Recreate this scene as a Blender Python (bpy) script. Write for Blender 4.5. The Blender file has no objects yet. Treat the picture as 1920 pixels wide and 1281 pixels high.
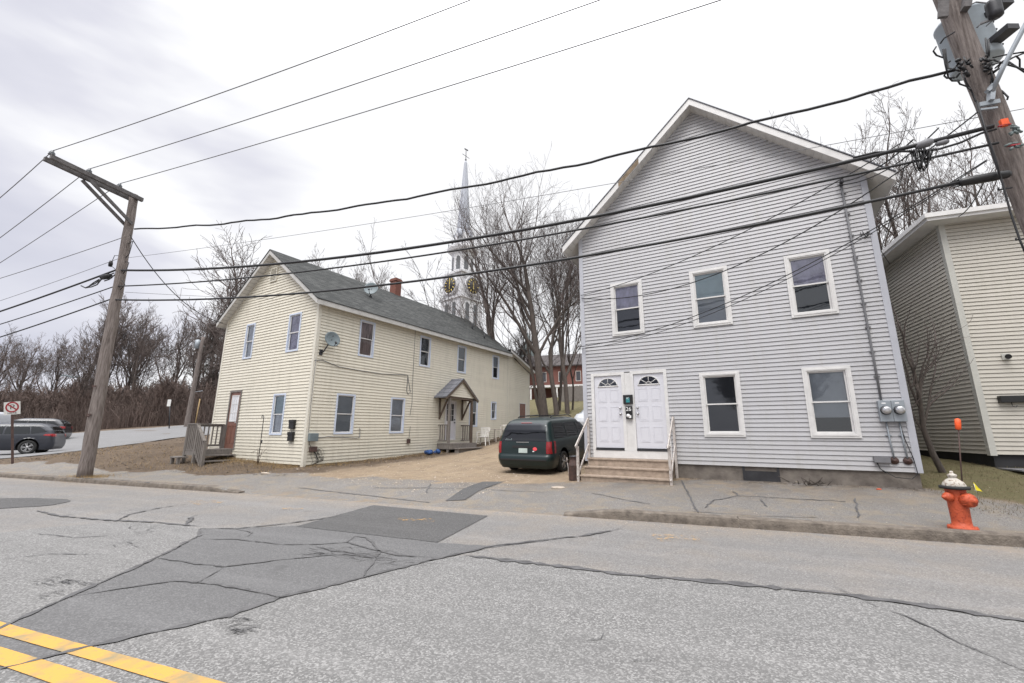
import bpy, bmesh, math, random
import numpy as np
from mathutils import Vector, Matrix, Euler

# ------------------------------------------------------------------ camera, sky, sun, exposure
scene = bpy.context.scene
C = scene.collection
CAMZ = 1.45
F = 791.53; PITCH = math.radians(12.299); ROLL = math.radians(.2724)
cd = bpy.data.cameras.new('camera'); cam = bpy.data.objects.new('camera', cd); C.objects.link(cam)
cd.sensor_width = 36; cd.lens = F / 1920 * 36; cd.clip_end = 3000; cd.clip_start = .05
_cp, _sp, _cr, _sr = math.cos(PITCH), math.sin(PITCH), math.cos(ROLL), math.sin(ROLL)
FWD = Vector((0, _cp, _sp)); UP0 = Vector((0, -_sp, _cp)); R0 = Vector((1, 0, 0))
RT = _cr * R0 + _sr * UP0; UPV = -_sr * R0 + _cr * UP0
mw = Matrix((RT, UPV, -FWD)).transposed().to_4x4(); mw.translation = (0, 0, CAMZ)
cam.matrix_world = mw
scene.camera = cam
scene.view_settings.view_transform = 'Standard'; scene.view_settings.look = 'None'
scene.view_settings.exposure = 0.60; scene.view_settings.gamma = 1

world = bpy.data.worlds.new('World'); scene.world = world; world.use_nodes = True
nt = world.node_tree; nt.nodes.clear()
def N(nt, t, **k):
    n = nt.nodes.new(t)
    for a, b in k.items():
        if a.startswith('_'): setattr(n, a[1:], b)
        else: n.inputs[a.replace('_', ' ')].default_value = b
    return n
SUN_EL, SUN_AZ = math.radians(58), math.radians(205)
wo = N(nt, 'ShaderNodeOutputWorld'); bg = N(nt, 'ShaderNodeBackground', Strength=1.0)
sky = N(nt, 'ShaderNodeTexSky'); sky.sky_type = 'NISHITA'; sky.sun_disc = False
sky.sun_elevation = SUN_EL; sky.sun_rotation = SUN_AZ
skm = N(nt, 'ShaderNodeVectorMath', _operation='SCALE'); skm.inputs['Scale'].default_value = .1
tc = N(nt, 'ShaderNodeTexCoord'); mp = N(nt, 'ShaderNodeMapping'); mp.inputs['Scale'].default_value = (1.0, 1.0, 2.6)
mp.inputs['Location'].default_value = (.35, .1, .2)
nz = N(nt, 'ShaderNodeTexNoise', Scale=1.55, Detail=5.0, Roughness=.5, Distortion=.3)
sx = N(nt, 'ShaderNodeSeparateXYZ')
gr = N(nt, 'ShaderNodeMapRange'); gr.inputs['From Min'].default_value = -.75; gr.inputs['From Max'].default_value = .35
gr.inputs['To Min'].default_value = -.10; gr.inputs['To Max'].default_value = .75
ad = N(nt, 'ShaderNodeMath', _operation='ADD')
rp = N(nt, 'ShaderNodeValToRGB')
e = rp.color_ramp.elements
e[0].position = .34; e[0].color = (.43, .435, .50, 1)
e[1].position = .60; e[1].color = (.70, .70, .71, 1)
x = e.new(.49); x.color = (.53, .53, .58, 1)
mx = N(nt, 'ShaderNodeMix', _data_type='RGBA'); mx.inputs['Factor'].default_value = .95
L = nt.links
L.new(tc.outputs['Generated'], mp.inputs['Vector']); L.new(mp.outputs['Vector'], nz.inputs['Vector'])
L.new(tc.outputs['Generated'], sx.inputs[0]); L.new(sx.outputs['X'], gr.inputs['Value'])
L.new(nz.outputs[0], ad.inputs[0]); L.new(gr.outputs['Result'], ad.inputs[1]); L.new(ad.outputs[0], rp.inputs[0])
L.new(sky.outputs[0], skm.inputs[0]); L.new(skm.outputs[0], mx.inputs['A']); L.new(rp.outputs[0], mx.inputs['B'])
zr = N(nt, 'ShaderNodeMapRange', _interpolation_type='SMOOTHSTEP'); zr.inputs['From Min'].default_value = .62; zr.inputs['From Max'].default_value = 1.0; zr.inputs['To Min'].default_value = 0; zr.inputs['To Max'].default_value = 3.0
yr = N(nt, 'ShaderNodeMapRange', _interpolation_type='SMOOTHSTEP'); yr.inputs['From Min'].default_value = .15; yr.inputs['From Max'].default_value = -.7; yr.inputs['To Min'].default_value = 1; yr.inputs['To Max'].default_value = 1.15
am = N(nt, 'ShaderNodeMath', _operation='ADD'); L.new(sx.outputs['Z'], zr.inputs['Value']); L.new(sx.outputs['Y'], yr.inputs['Value']); L.new(zr.outputs[0], am.inputs[0]); L.new(yr.outputs[0], am.inputs[1]); L.new(am.outputs[0], bg.inputs['Strength'])
L.new(mx.outputs['Result'], bg.inputs['Color']); L.new(bg.outputs[0], wo.inputs[0])

sd = bpy.data.lights.new('sun', 'SUN'); sd.energy = 1.5; sd.angle = math.radians(35); sd.color = (1, .97, .93)
sun = bpy.data.objects.new('sun', sd); C.objects.link(sun)
_d = Vector((math.sin(SUN_AZ) * math.cos(SUN_EL), math.cos(SUN_AZ) * math.cos(SUN_EL), math.sin(SUN_EL)))
sun.rotation_euler = _d.to_track_quat('Z', 'Y').to_euler(); sun.location = (0, -20, 30)

# ------------------------------------------------------------------ helpers
def ray(px, py):
    px = float(px); py = float(py); return FWD + (px - 960) / F * RT - (py - 640.5) / F * UPV
def at_z(px, py, z):
    r = ray(px, py); t = (z - CAMZ) / r.z; return Vector((r.x * t, r.y * t, z))
def at_y(px, py, Y):
    r = ray(px, py); t = Y / r.y; return Vector((r.x * t, Y, CAMZ + r.z * t))
A0 = math.radians(-19.3)
T2 = Vector((math.cos(A0), math.sin(A0))); N2 = Vector((-T2.y, T2.x))
def sn(s, n, z=0): return Vector((T2.x * s + N2.x * n, T2.y * s + N2.y * n, z))
def at_n(px, py, n):
    r = ray(px, py); t = n / (r.x * N2.x + r.y * N2.y); return Vector((r.x * t, r.y * t, CAMZ + r.z * t))

class MB:
    def __init__(s): s.v = []; s.f = []; s.m = []; s.sm = []; s.cur = 0; s.tf = None
    def add(s, vs, fs, smooth=False, m=None):
        o = len(s.v)
        if s.tf: vs = [s.tf(Vector(p)) for p in vs]
        s.v.extend([tuple(p) for p in vs])
        for f in fs: s.f.append(tuple(i + o for i in f)); s.m.append(s.cur if m is None else m); s.sm.append(smooth)
        return s
    def box(s, a, b, rot=0, piv=None, m=None):
        x0, y0, z0 = a; x1, y1, z1 = b
        vs = [Vector((x, y, z)) for x in (x0, x1) for y in (y0, y1) for z in (z0, z1)]
        if rot:
            R = Matrix.Rotation(rot, 4, 'Z'); p = Vector(piv or ((x0 + x1) / 2, (y0 + y1) / 2, 0)); vs = [R @ (v - p) + p for v in vs]
        return s.add(vs, [(0, 1, 3, 2), (4, 6, 7, 5), (0, 4, 5, 1), (2, 3, 7, 6), (0, 2, 6, 4), (1, 5, 7, 3)], m=m)
    def beam(s, a, b, w, h, up=(0, 0, 1), m=None):
        a, b = Vector(a), Vector(b); d = (b - a).normalized(); u = Vector(up)
        r = d.cross(u)
        if r.length < 1e-4: r = Vector((1, 0, 0))
        r.normalize(); u = r.cross(d).normalized()
        vs = []
        for p in (a, b):
            for q, t in ((-1, -1), (1, -1), (1, 1), (-1, 1)): vs.append(p + r * (w / 2 * q) + u * (h / 2 * t))
        return s.add(vs, [(0, 1, 2, 3)[::-1], (4, 5, 6, 7), (0, 1, 5, 4), (1, 2, 6, 5), (2, 3, 7, 6), (3, 0, 4, 7)], m=m)
    def twig(s, pts, rad, n=3):
        o = len(s.v); m = len(pts); d = pts[-1] - pts[0]
        if d.length < 1e-6: return
        d.normalize(); r = d.orthogonal().normalized(); u = d.cross(r)
        if s.tf is None:
            cs = [(math.cos(2 * math.pi * k / n), math.sin(2 * math.pi * k / n)) for k in range(n)]; off = [r * a + u * b for a, b in cs]
            for p, q in zip(pts, rad):
                for f in off: s.v.append((p.x + f.x * q, p.y + f.y * q, p.z + f.z * q))
            for i in range(m - 1):
                for k in range(n):
                    k2 = (k + 1) % n; a = o + i * n; s.f.append((a + k, a + k2, a + n + k2, a + n + k)); s.m.append(s.cur); s.sm.append(True)
    def tube(s, pts, rad, n=8, cap=True, smooth=True, m=None):
        pts = [Vector(p) for p in pts]
        if not hasattr(rad, '__len__'): rad = [rad] * len(pts)
        vs = []; fs = []; pr = None
        for i, p in enumerate(pts):
            d = (pts[min(i + 1, len(pts) - 1)] - pts[max(i - 1, 0)])
            if d.length < 1e-9: d = Vector((0, 0, 1))
            d.normalize()
            if pr is None:
                r = d.cross(Vector((0, 0, 1)));
                if r.length < 1e-3: r = Vector((1, 0, 0))
            else:
                r = pr - d * pr.dot(d)
                if r.length < 1e-4: r = d.orthogonal()
            r.normalize(); pr = r; u = d.cross(r)
            for k in range(n):
                a = 2 * math.pi * k / n; vs.append(p + (r * math.cos(a) + u * math.sin(a)) * rad[i])
        for i in range(len(pts) - 1):
            for k in range(n):
                k2 = (k + 1) % n; fs.append((i * n + k, i * n + k2, (i + 1) * n + k2, (i + 1) * n + k))
        if cap and n > 2:
            fs.append(tuple(range(n))[::-1]); o = (len(pts) - 1) * n; fs.append(tuple(o + k for k in range(n)))
        return s.add(vs, fs, smooth, m)
    def lathe(s, prof, org=(0, 0, 0), axis=(0, 0, 1), n=24, m=None, smooth=True):
        ax = Vector(axis).normalized(); r = ax.orthogonal().normalized(); u = ax.cross(r); o = Vector(org)
        vs = []; fs = []
        for (rr, h) in prof:
            for k in range(n):
                a = 2 * math.pi * k / n; vs.append(o + ax * h + (r * math.cos(a) + u * math.sin(a)) * rr)
        for i in range(len(prof) - 1):
            for k in range(n):
                k2 = (k + 1) % n; fs.append((i * n + k, i * n + k2, (i + 1) * n + k2, (i + 1) * n + k))
        fs.append(tuple(range(n))[::-1]); b = (len(prof) - 1) * n; fs.append(tuple(b + k for k in range(n)))
        return s.add(vs, fs, smooth, m)
    def poly(s, pts, m=None): return s.add(pts, [tuple(range(len(pts)))], m=m)
    def prism(s, poly, d, m=None):      # polygon of 3d points extruded by vector d
        n = len(poly); d = Vector(d); vs = [Vector(p) for p in poly] + [Vector(p) + d for p in poly]
        return s.add(vs, [tuple(range(n))[::-1], tuple(range(n, 2 * n))] + [(i, (i + 1) % n, n + (i + 1) % n, n + i) for i in range(n)], m=m)
    def build(s, name, mat, parent=None, label=None, cat=None, group=None, kind=None, bevel=0):
        me = bpy.data.meshes.new(name); me.from_pydata(s.v, [], s.f)
        mats = mat if isinstance(mat, (list, tuple)) else [mat]
        for q in mats: me.materials.append(q)
        me.polygons.foreach_set('material_index', s.m); me.polygons.foreach_set('use_smooth', s.sm)
        me.update(); o = bpy.data.objects.new(name, me); C.objects.link(o)
        if parent: o.parent = parent
        if bevel:
            b = o.modifiers.new('b', 'BEVEL'); b.width = bevel; b.segments = 2; b.limit_method = 'ANGLE'
        tag(o, label, cat, group, kind); return o
def tag(o, label=None, cat=None, group=None, kind=None):
    if label: o['label'] = label
    if cat: o['category'] = cat
    if group: o['group'] = group
    if kind: o['kind'] = kind
    return o
def empty(name, loc=(0, 0, 0), rz=0, label=None, cat=None, group=None):
    o = bpy.data.objects.new(name, None); C.objects.link(o); o.location = loc; o.rotation_euler = (0, 0, rz)
    return tag(o, label, cat, group)
def copy_tree(o, parent=None):
    c = o.copy(); C.objects.link(c)
    if parent: c.parent = parent
    for ch in list(o.children): copy_tree(ch, c)
    return c

# ------------------------------------------------------------------ materials
M = {}
def mat(name, col, rough=.6, var=.12, scale=3., bump=0., bscale=30., metal=0., col2=None, stretch=None, spec=.5, detail=6., sharp=None, coat=0.):
    m = bpy.data.materials.new(name); m.use_nodes = True; t = m.node_tree; b = t.nodes['Principled BSDF']
    b.inputs['Roughness'].default_value = rough; b.inputs['Metallic'].default_value = metal
    b.inputs['Specular IOR Level'].default_value = spec
    b.inputs['Coat Weight'].default_value = coat
    tc = N(t, 'ShaderNodeTexCoord'); mp = N(t, 'ShaderNodeMapping')
    if stretch: mp.inputs['Scale'].default_value = stretch
    n = N(t, 'ShaderNodeTexNoise', Scale=scale, Detail=detail, Roughness=.62)
    r = N(t, 'ShaderNodeValToRGB')
    c2 = col2 or tuple(c * (1 - var * 1.6) for c in col[:3]); c1 = col if col2 else tuple(min(1, c * (1 + var)) for c in col[:3])
    lo, hi = sharp or (.3, .7)
    r.color_ramp.elements[0].position = lo; r.color_ramp.elements[0].color = (*c2, 1)
    r.color_ramp.elements[1].position = hi; r.color_ramp.elements[1].color = (*c1, 1)
    t.links.new(tc.outputs['Object'], mp.inputs[0]); t.links.new(mp.outputs[0], n.inputs['Vector']); t.links.new(n.outputs[0], r.inputs[0])
    t.links.new(r.outputs[0], b.inputs['Base Color'])
    if bump:
        n2 = N(t, 'ShaderNodeTexNoise', Scale=bscale, Detail=4.); bp = N(t, 'ShaderNodeBump', Strength=bump, Distance=.02)
        t.links.new(mp.outputs[0], n2.inputs['Vector']); t.links.new(n2.outputs[0], bp.inputs['Height']); t.links.new(bp.outputs[0], b.inputs['Normal'])
    M[name] = m; return m
def glass(name, tint, fac, rough=.03):
    m = bpy.data.materials.new(name); m.use_nodes = True; t = m.node_tree; t.nodes.clear()
    o = N(t, 'ShaderNodeOutputMaterial'); g = N(t, 'ShaderNodeBsdfGlossy', Roughness=rough); tr = N(t, 'ShaderNodeBsdfTransparent')
    g.inputs['Color'].default_value = (.9, .93, .97, 1); tr.inputs['Color'].default_value = (*tint, 1)
    fr = N(t, 'ShaderNodeFresnel', IOR=1.5); a = N(t, 'ShaderNodeMath', _operation='MULTIPLY_ADD'); a.inputs[1].default_value = 1.05; a.inputs[2].default_value = fac
    x = N(t, 'ShaderNodeMixShader'); t.links.new(fr.outputs[0], a.inputs[0]); t.links.new(a.outputs[0], x.inputs[0])
    nn = N(t, 'ShaderNodeTexNoise', Scale=1.7); bp = N(t, 'ShaderNodeBump', Strength=.12, Distance=.03)
    tc = N(t, 'ShaderNodeTexCoord'); t.links.new(tc.outputs['Object'], nn.inputs['Vector']); t.links.new(nn.outputs[0], bp.inputs['Height']); t.links.new(bp.outputs[0], g.inputs['Normal'])
    t.links.new(tr.outputs[0], x.inputs[1]); t.links.new(g.outputs[0], x.inputs[2]); t.links.new(x.outputs[0], o.inputs[0]); M[name] = m
def mathn(t, op, a, b=None, c=None):
    n = N(t, 'ShaderNodeMath', _operation=op)
    for i, q in enumerate((a, b, c)):
        if q is None: continue
        if isinstance(q, (int, float)): n.inputs[i].default_value = q
        else: t.links.new(q, n.inputs[i])
    return n.outputs[0]
def mixc(t, f, a, b):
    n = N(t, 'ShaderNodeMix', _data_type='RGBA')
    for k, q in (('Factor', f), ('A', a), ('B', b)):
        s = n.inputs[k]
        if isinstance(q, tuple): s.default_value = (*q, 1)
        elif isinstance(q, (int, float)): s.default_value = q
        else: t.links.new(q, s)
    return n.outputs['Result']
def noise(t, vec, scale, detail=4., rough=.6, lo=0., hi=1.):
    n = N(t, 'ShaderNodeTexNoise', Scale=scale, Detail=detail, Roughness=rough); t.links.new(vec, n.inputs['Vector'])
    if (lo, hi) == (0., 1.): return n.outputs[0]
    r = N(t, 'ShaderNodeMapRange'); r.inputs['From Min'].default_value = lo; r.inputs['From Max'].default_value = hi
    t.links.new(n.outputs[0], r.inputs['Value']); return r.outputs['Result']
def newmat(name, rough=.8, spec=.4):
    m = bpy.data.materials.new(name); m.use_nodes = True; t = m.node_tree; b = t.nodes['Principled BSDF']
    b.inputs['Roughness'].default_value = rough; b.inputs['Specular IOR Level'].default_value = spec
    tc = N(t, 'ShaderNodeTexCoord'); M[name] = m; return m, t, b, tc.outputs['Object']
def asphalt(name, base, agg=.5, dirt=0., size=85.):
    m, t, b, v = newmat(name, .85, .3)
    vo = N(t, 'ShaderNodeTexVoronoi', Scale=size); t.links.new(v, vo.inputs['Vector'])
    sp = N(t, 'ShaderNodeSeparateColor'); t.links.new(vo.outputs['Color'], sp.inputs[0])
    st = mathn(t, 'POWER', sp.outputs[0], 2.2)
    d = tuple(c * (1 - agg) for c in base); l = tuple(min(1, c * (1 + agg * 1.7)) for c in base)
    c = mixc(t, st, d, l)
    fine = noise(t, v, 260, 2, .7, .35, .65)
    c = mixc(t, mathn(t, 'MULTIPLY', fine, .35), c, tuple(q * .6 for q in base))
    big = noise(t, v, .5, 5, .6, .35, .7)
    c = mixc(t, mathn(t, 'MULTIPLY', big, .35), c, tuple(q * .78 for q in base))
    med = noise(t, v, 4.5, 4, .65, .55, .75)
    c = mixc(t, mathn(t, 'MULTIPLY', med, .28), c, tuple(q * .66 for q in base))
    mpr = N(t, 'ShaderNodeMapping'); mpr.inputs['Rotation'].default_value = (0, 0, math.radians(19.3)); mpr.inputs['Scale'].default_value = (1, 1, 1); t.links.new(v, mpr.inputs[0])
    mps = N(t, 'ShaderNodeMapping'); mps.inputs['Scale'].default_value = (.07, 1.15, 1); t.links.new(mpr.outputs[0], mps.inputs[0])
    c = mixc(t, mathn(t, 'MULTIPLY', noise(t, mps.outputs[0], 1.0, 5, .6, .42, .66), .26), c, tuple(q * .70 for q in base))
    c = mixc(t, mathn(t, 'MULTIPLY', noise(t, mps.outputs[0], 2.3, 4, .6, .5, .7), .22), c, tuple(min(1, q * 1.35) for q in base))
    c = mixc(t, mathn(t, 'MULTIPLY', noise(t, v, 1.7, 3, .5, .66, .74), .4), c, tuple(q * .5 for q in base))
    if dirt:
        dn = noise(t, v, 1.1, 6, .65, .45, .66)
        c = mixc(t, mathn(t, 'MULTIPLY', dn, dirt), c, (.30, .235, .165))
        sxr = N(t, 'ShaderNodeSeparateXYZ'); t.links.new(mpr.outputs[0], sxr.inputs[0])
        er = N(t, 'ShaderNodeMapRange'); er.inputs['From Min'].default_value = 6.9; er.inputs['From Max'].default_value = 8.0; t.links.new(sxr.outputs['Y'], er.inputs['Value'])
        g = mathn(t, 'MULTIPLY', mathn(t, 'POWER', er.outputs[0], 1.6), noise(t, v, 3.2, 6, .75, .36, .6))
        c = mixc(t, mathn(t, 'MULTIPLY', g, .6), c, (.28, .225, .165))
    t.links.new(c, b.inputs['Base Color'])
    bp = N(t, 'ShaderNodeBump', Strength=.35, Distance=.006); t.links.new(vo.outputs['Distance'], bp.inputs['Height']); t.links.new(bp.outputs[0], b.inputs['Normal'])
    return m
asphalt('road_asphalt', (.200, .193, .188), .34, .15, size=90.)
asphalt('road_coarse', (.198, .194, .190), .42, size=85.)
asphalt('road_mid', (.138, .136, .137), .28, size=95.)
asphalt('road_dark', (.100, .098, .098), .35)
asphalt('side_street', (.205, .203, .205), .2)
mat('tar', (.090, .088, .090), .6, .3, 8, .3, 60)
# yellow paint worn down to the asphalt
m, t, b, v = newmat('yellow_paint', .7)
w = noise(t, v, 38, 5, .75, .30, .44); w2 = noise(t, v, 3, 4, .6, .32, .5)
c = mixc(t, mathn(t, 'MULTIPLY', w, w2), (.22, .19, .12), (.52, .285, .062))
t.links.new(c, b.inputs['Base Color'])
m, t, b, v = newmat('sprayed_mark', .8)
b.inputs['Base Color'].default_value = (.62, .36, .10, 1)
w = noise(t, v, 7, 6, .8, .52, .62)
t.links.new(mathn(t, 'MULTIPLY', w, .55), b.inputs['Alpha'])

def siding_mat(name, base, rough=.42, dirt=(.30, .28, .22), dz=0., course=.1016, zb=.716):
    m, t, b, v = newmat(name, rough, .35)
    mp = N(t, 'ShaderNodeMapping'); mp.inputs['Scale'].default_value = (.55, .55, 5.); t.links.new(v, mp.inputs[0])
    c = mixc(t, noise(t, mp.outputs[0], 1.0, 5, .6, .35, .7), tuple(q * .955 for q in base), tuple(min(1, q * 1.02) for q in base))
    sq = N(t, 'ShaderNodeSeparateXYZ'); t.links.new(v, sq.inputs[0]); cb_ = N(t, 'ShaderNodeCombineXYZ'); t.links.new(mathn(t, 'ADD', sq.outputs[0], mathn(t, 'MULTIPLY', sq.outputs[1], 1.0)), cb_.inputs[0]); t.links.new(mathn(t, 'SUBTRACT', sq.outputs[2], zb), cb_.inputs[1])
    bk = N(t, 'ShaderNodeTexBrick', Scale=1.0); bk.inputs['Brick Width'].default_value = 3.4; bk.inputs['Row Height'].default_value = course * 2; bk.inputs['Mortar Size'].default_value = .0028; bk.offset_frequency = 3; bk.offset = .37
    bk.inputs['Color1'].default_value = (0, 0, 0, 1); bk.inputs['Color2'].default_value = (1, 1, 1, 1); bk.inputs['Mortar'].default_value = (.5, .5, .5, 1); t.links.new(cb_.outputs[0], bk.inputs['Vector'])
    c = mixc(t, mathn(t, 'MULTIPLY', bk.outputs['Color'], .55), c, tuple(q * .90 for q in base)); c = mixc(t, mathn(t, 'MULTIPLY', bk.outputs['Fac'], .15), c, tuple(q * .45 for q in base))
    mp2 = N(t, 'ShaderNodeMapping'); mp2.inputs['Scale'].default_value = (3., 3., .35); t.links.new(v, mp2.inputs[0])
    c = mixc(t, mathn(t, 'MULTIPLY', noise(t, mp2.outputs[0], 1.5, 6, .7, .5, .8), .34), c, dirt)
    sx = N(t, 'ShaderNodeSeparateXYZ'); t.links.new(v, sx.inputs[0])
    r = N(t, 'ShaderNodeMapRange'); r.inputs['From Min'].default_value = 1.7 + dz; r.inputs['From Max'].default_value = .4 + dz; t.links.new(sx.outputs['Z'], r.inputs['Value'])
    g = mathn(t, 'MULTIPLY', r.outputs['Result'], noise(t, v, 6, 5, .7, .3, .75))
    c = mixc(t, mathn(t, 'MULTIPLY', g, .35), c, dirt)
    t.links.new(c, b.inputs['Base Color'])
    bp = N(t, 'ShaderNodeBump', Strength=.03, Distance=.01); t.links.new(noise(t, v, 9, 3), bp.inputs['Height']); t.links.new(bp.outputs[0], b.inputs['Normal'])
siding_mat('grey_vinyl', (.46, .458, .474))
siding_mat('cream_vinyl', (.70, .66, .56), course=.11, zb=.42)
siding_mat('tan_vinyl', (.50, .472, .42), zb=1.02)
mat('grey_trim', (.44, .45, .49), .45, .05); mat('rake_trim', (.50, .49, .47), .5, .1, 5); mat('cream_trim', (.64, .61, .53), .45, .06); mat('tan_trim', (.46, .455, .42), .45, .05)
mat('white_trim', (.66, .65, .64), .45, .06, 5); mat('white_door', (.62, .62, .665), .35, .02, 3); mat('white_worn', (.48, .44, .41), .6, .18, 14, col2=(.30, .25, .22), sharp=(.36, .5))
mat('soffit', (.60, .585, .56), .6, .08); mat('blue_trim', (.56, .62, .74), .45, .05)
mat('foundation', (.21, .185, .16), .9, .3, 4, .5, 20, col2=(.10, .085, .075)); mat('granite', (.20, .17, .14), .9, .3, 7, .8, 40, col2=(.08, .066, .055))
mat('black_foundation', (.025, .025, .028), .8, .2)
mat('grey_wood', (.20, .18, .165), .8, .3, 5, .4, 20, stretch=(9, 9, .8)); mat('brown_wood', (.115, .085, .065), .8, .3, 5, .4, 20, stretch=(9, 9, .8))
mat('tan_step', (.36, .285, .225), .75, .2, 8, .3, 20); mat('pole_wood', (.25, .215, .20), .85, .4, 4, .8, 14, stretch=(7, 7, .55), col2=(.075, .058, .05))
mat('arm_wood', (.16, .15, .15), .85, .4, 6, .5, 20, col2=(.06, .055, .055))
mat('raw_wood', (.21, .155, .10), .8, .3, 6)
mat('brown_door', (.20, .095, .07), .5, .15, 4); mat('dark_room', (.018, .018, .02), .9, .2); mat('metal_grey', (.30, .33, .36), .45, .08, 5, metal=.2)  # dark_room: darkness of the unlit interior put into the colour
mat('dark_metal', (.05, .05, .055), .5, .2, metal=.5); mat('black_plastic', (.012, .012, .013), .4, .1); mat('rust', (.10, .055, .045), .75, .3, 12, col2=(.045, .03, .028))
mat('steel', (.55, .55, .56), .3, .05, metal=.9); mat('cable_black', (.012, .012, .014), .6, .1); mat('cable_grey', (.16, .16, .17), .6, .1)
mat('transformer', (.36, .41, .45), .5, .1, 3); mat('porcelain', (.10, .11, .12), .25, .1)
mat('brick', (.145, .062, .048), .85, .35, 25, .4, 40, col2=(.13, .05, .04)); mat('chimney_brick', (.21, .08, .055), .85, .3, 18, .4, 40, col2=(.12, .05, .04))
mat('bark', (.105, .086, .074), .95, .3, 6, .9, 18, stretch=(3, 3, .6), col2=(.055, .045, .04)); mat('twig', (.115, .092, .085), .95, .25, 2)
mat('forest_bark', (.10, .082, .074), .95, .3, 2); mat('forest_twig', (.135, .108, .098), .95, .3, .6)
mat('light_bark', (.24, .20, .175), .95, .3, 4, .6, 18, col2=(.12, .10, .09)); mat('pine_needles', (.035, .045, .03), .9, .4, 2)
mat('thicket_twig', (.13, .095, .082), .95, .35, .8)
mat('curtain_white', (.84, .83, .88), .9, .25, 6, stretch=(6, 6, .4)); mat('curtain_lilac', (.66, .60, .71), .9, .2, 4, stretch=(2, 2, 1)); mat('curtain_brown', (.50, .37, .33), .9, .45, 9, stretch=(5, 5, .3))
mat('shade_sky_grey', (.46, .47, .49), .9, .08, 2); mat('blind_pale', (.66, .67, .70), .8, .1, 3); mat('screen_dark', (.05, .052, .06), .9, .1, 2); mat('shade_green', (.50, .60, .62), .9, .1, 2)  # the first grey serves real shades and a painted sky reflection
mat('orange_paint', (.46, .075, .025), .55, .18, 16, .5, 40, col2=(.26, .035, .014), sharp=(.36, .46)); mat('hydrant_white', (.46, .43, .38), .7, .3, 22, .5, 40, col2=(.20, .13, .09), sharp=(.38, .47)); mat('yellow_flag', (.85, .70, .02), .5, .1)
mat('white_plastic', (.72, .70, .67), .4, .06); mat('dish_grey', (.15, .185, .20), .5, .08); mat('blue_cloth', (.02, .07, .22), .7, .4, 20)
mat('tyre', (.018, .018, .018), .8, .2); mat('rim', (.42, .42, .43), .35, .1, metal=.7); mat('rubber', (.02, .02, .02), .7, .2)
mat('van_paint', (.004, .015, .0155), .34, .08, 2, coat=.15); mat('suv_paint', (.020, .023, .033), .32, .08, 2, coat=.25); mat('car_white', (.50, .52, .55), .3, .05, coat=.5)
mat('car_dark', (.02, .02, .025), .25, .08, coat=.6); mat('tail_red', (.26, .008, .012), .25, .1, coat=.4); mat('lamp_clear', (.6, .58, .6), .2, .05); mat('sticker_red', (.75, .08, .10), .5, .05)
mat('plate', (.45, .52, .50), .5, .1); mat('plate_green', (.05, .16, .11), .5, .1); mat('sign_white', (.62, .62, .60), .5, .05); mat('sign_red', (.30, .02, .03), .5, .05); mat('ink_black', (.02, .02, .02), .5, .05)
mat('white_ink', (.80, .80, .80), .5, .03); mat('gold', (.75, .58, .16), .5, .1); mat('slate', (.13, .14, .15), .7, .2); mat('church_white', (.62, .62, .64), .6, .06); mat('spire_metal', (.36, .38, .43), .5, .1, stretch=(4, 4, .2))
mat('spire_slate', (.12, .15, .15), .6, .2); mat('brown_roof', (.055, .045, .045), .8, .2); mat('teal', (.02, .20, .22), .5, .1); mat('blue_paint', (.16, .36, .50), .6, .1)
mat('straw', (.36, .25, .12), .9, .3, 20); mat('dry_grass', (.15, .12, .07), .95, .3, 5); mat('orange_fab', (.80, .10, .02), .6, .2, 10); mat('stone_pale', (.40, .34, .28), .8, .2, 8)
glass('window_glass', (.80, .84, .88), .03); glass('dark_glass', (.34, .36, .40), .06); glass('car_glass', (.06, .065, .075), .02); glass('suv_glass', (.10, .14, .15), .02)
# shingles
def shingle(name, a, b_, c_):
    m, t, b, v = newmat(name, .95, .12)
    br = N(t, 'ShaderNodeTexBrick', Scale=1.0); br.inputs['Brick Width'].default_value = .30; br.inputs['Row Height'].default_value = .135; br.inputs['Mortar Size'].default_value = .010
    br.inputs['Color1'].default_value = (*a, 1); br.inputs['Color2'].default_value = (*b_, 1); br.inputs['Mortar'].default_value = (*c_, 1); br.inputs['Bias'].default_value = 0
    uv = N(t, 'ShaderNodeUVMap'); t.links.new(uv.outputs[0], br.inputs['Vector'])
    c = mixc(t, mathn(t, 'MULTIPLY', noise(t, v, 1.2, 6, .7, .4, .7), .45), br.outputs[0], tuple(q * .55 for q in a))
    c = mixc(t, mathn(t, 'MULTIPLY', noise(t, v, 40, 3, .7, .45, .6), .3), c, tuple(q * 1.5 for q in b_))
    t.links.new(c, b.inputs['Base Color'])
shingle('roof_shingle', (.044, .046, .046), (.092, .094, .092), (.016, .018, .019))
shingle('porch_shingle', (.13, .135, .15), (.17, .17, .19), (.05, .05, .055))
def set_uv(o, fn):
    me = o.data; uv = me.uv_layers.new(name='UVMap')
    for l in me.loops: uv.data[l.index].uv = fn(me.vertices[l.vertex_index].co)

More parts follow.
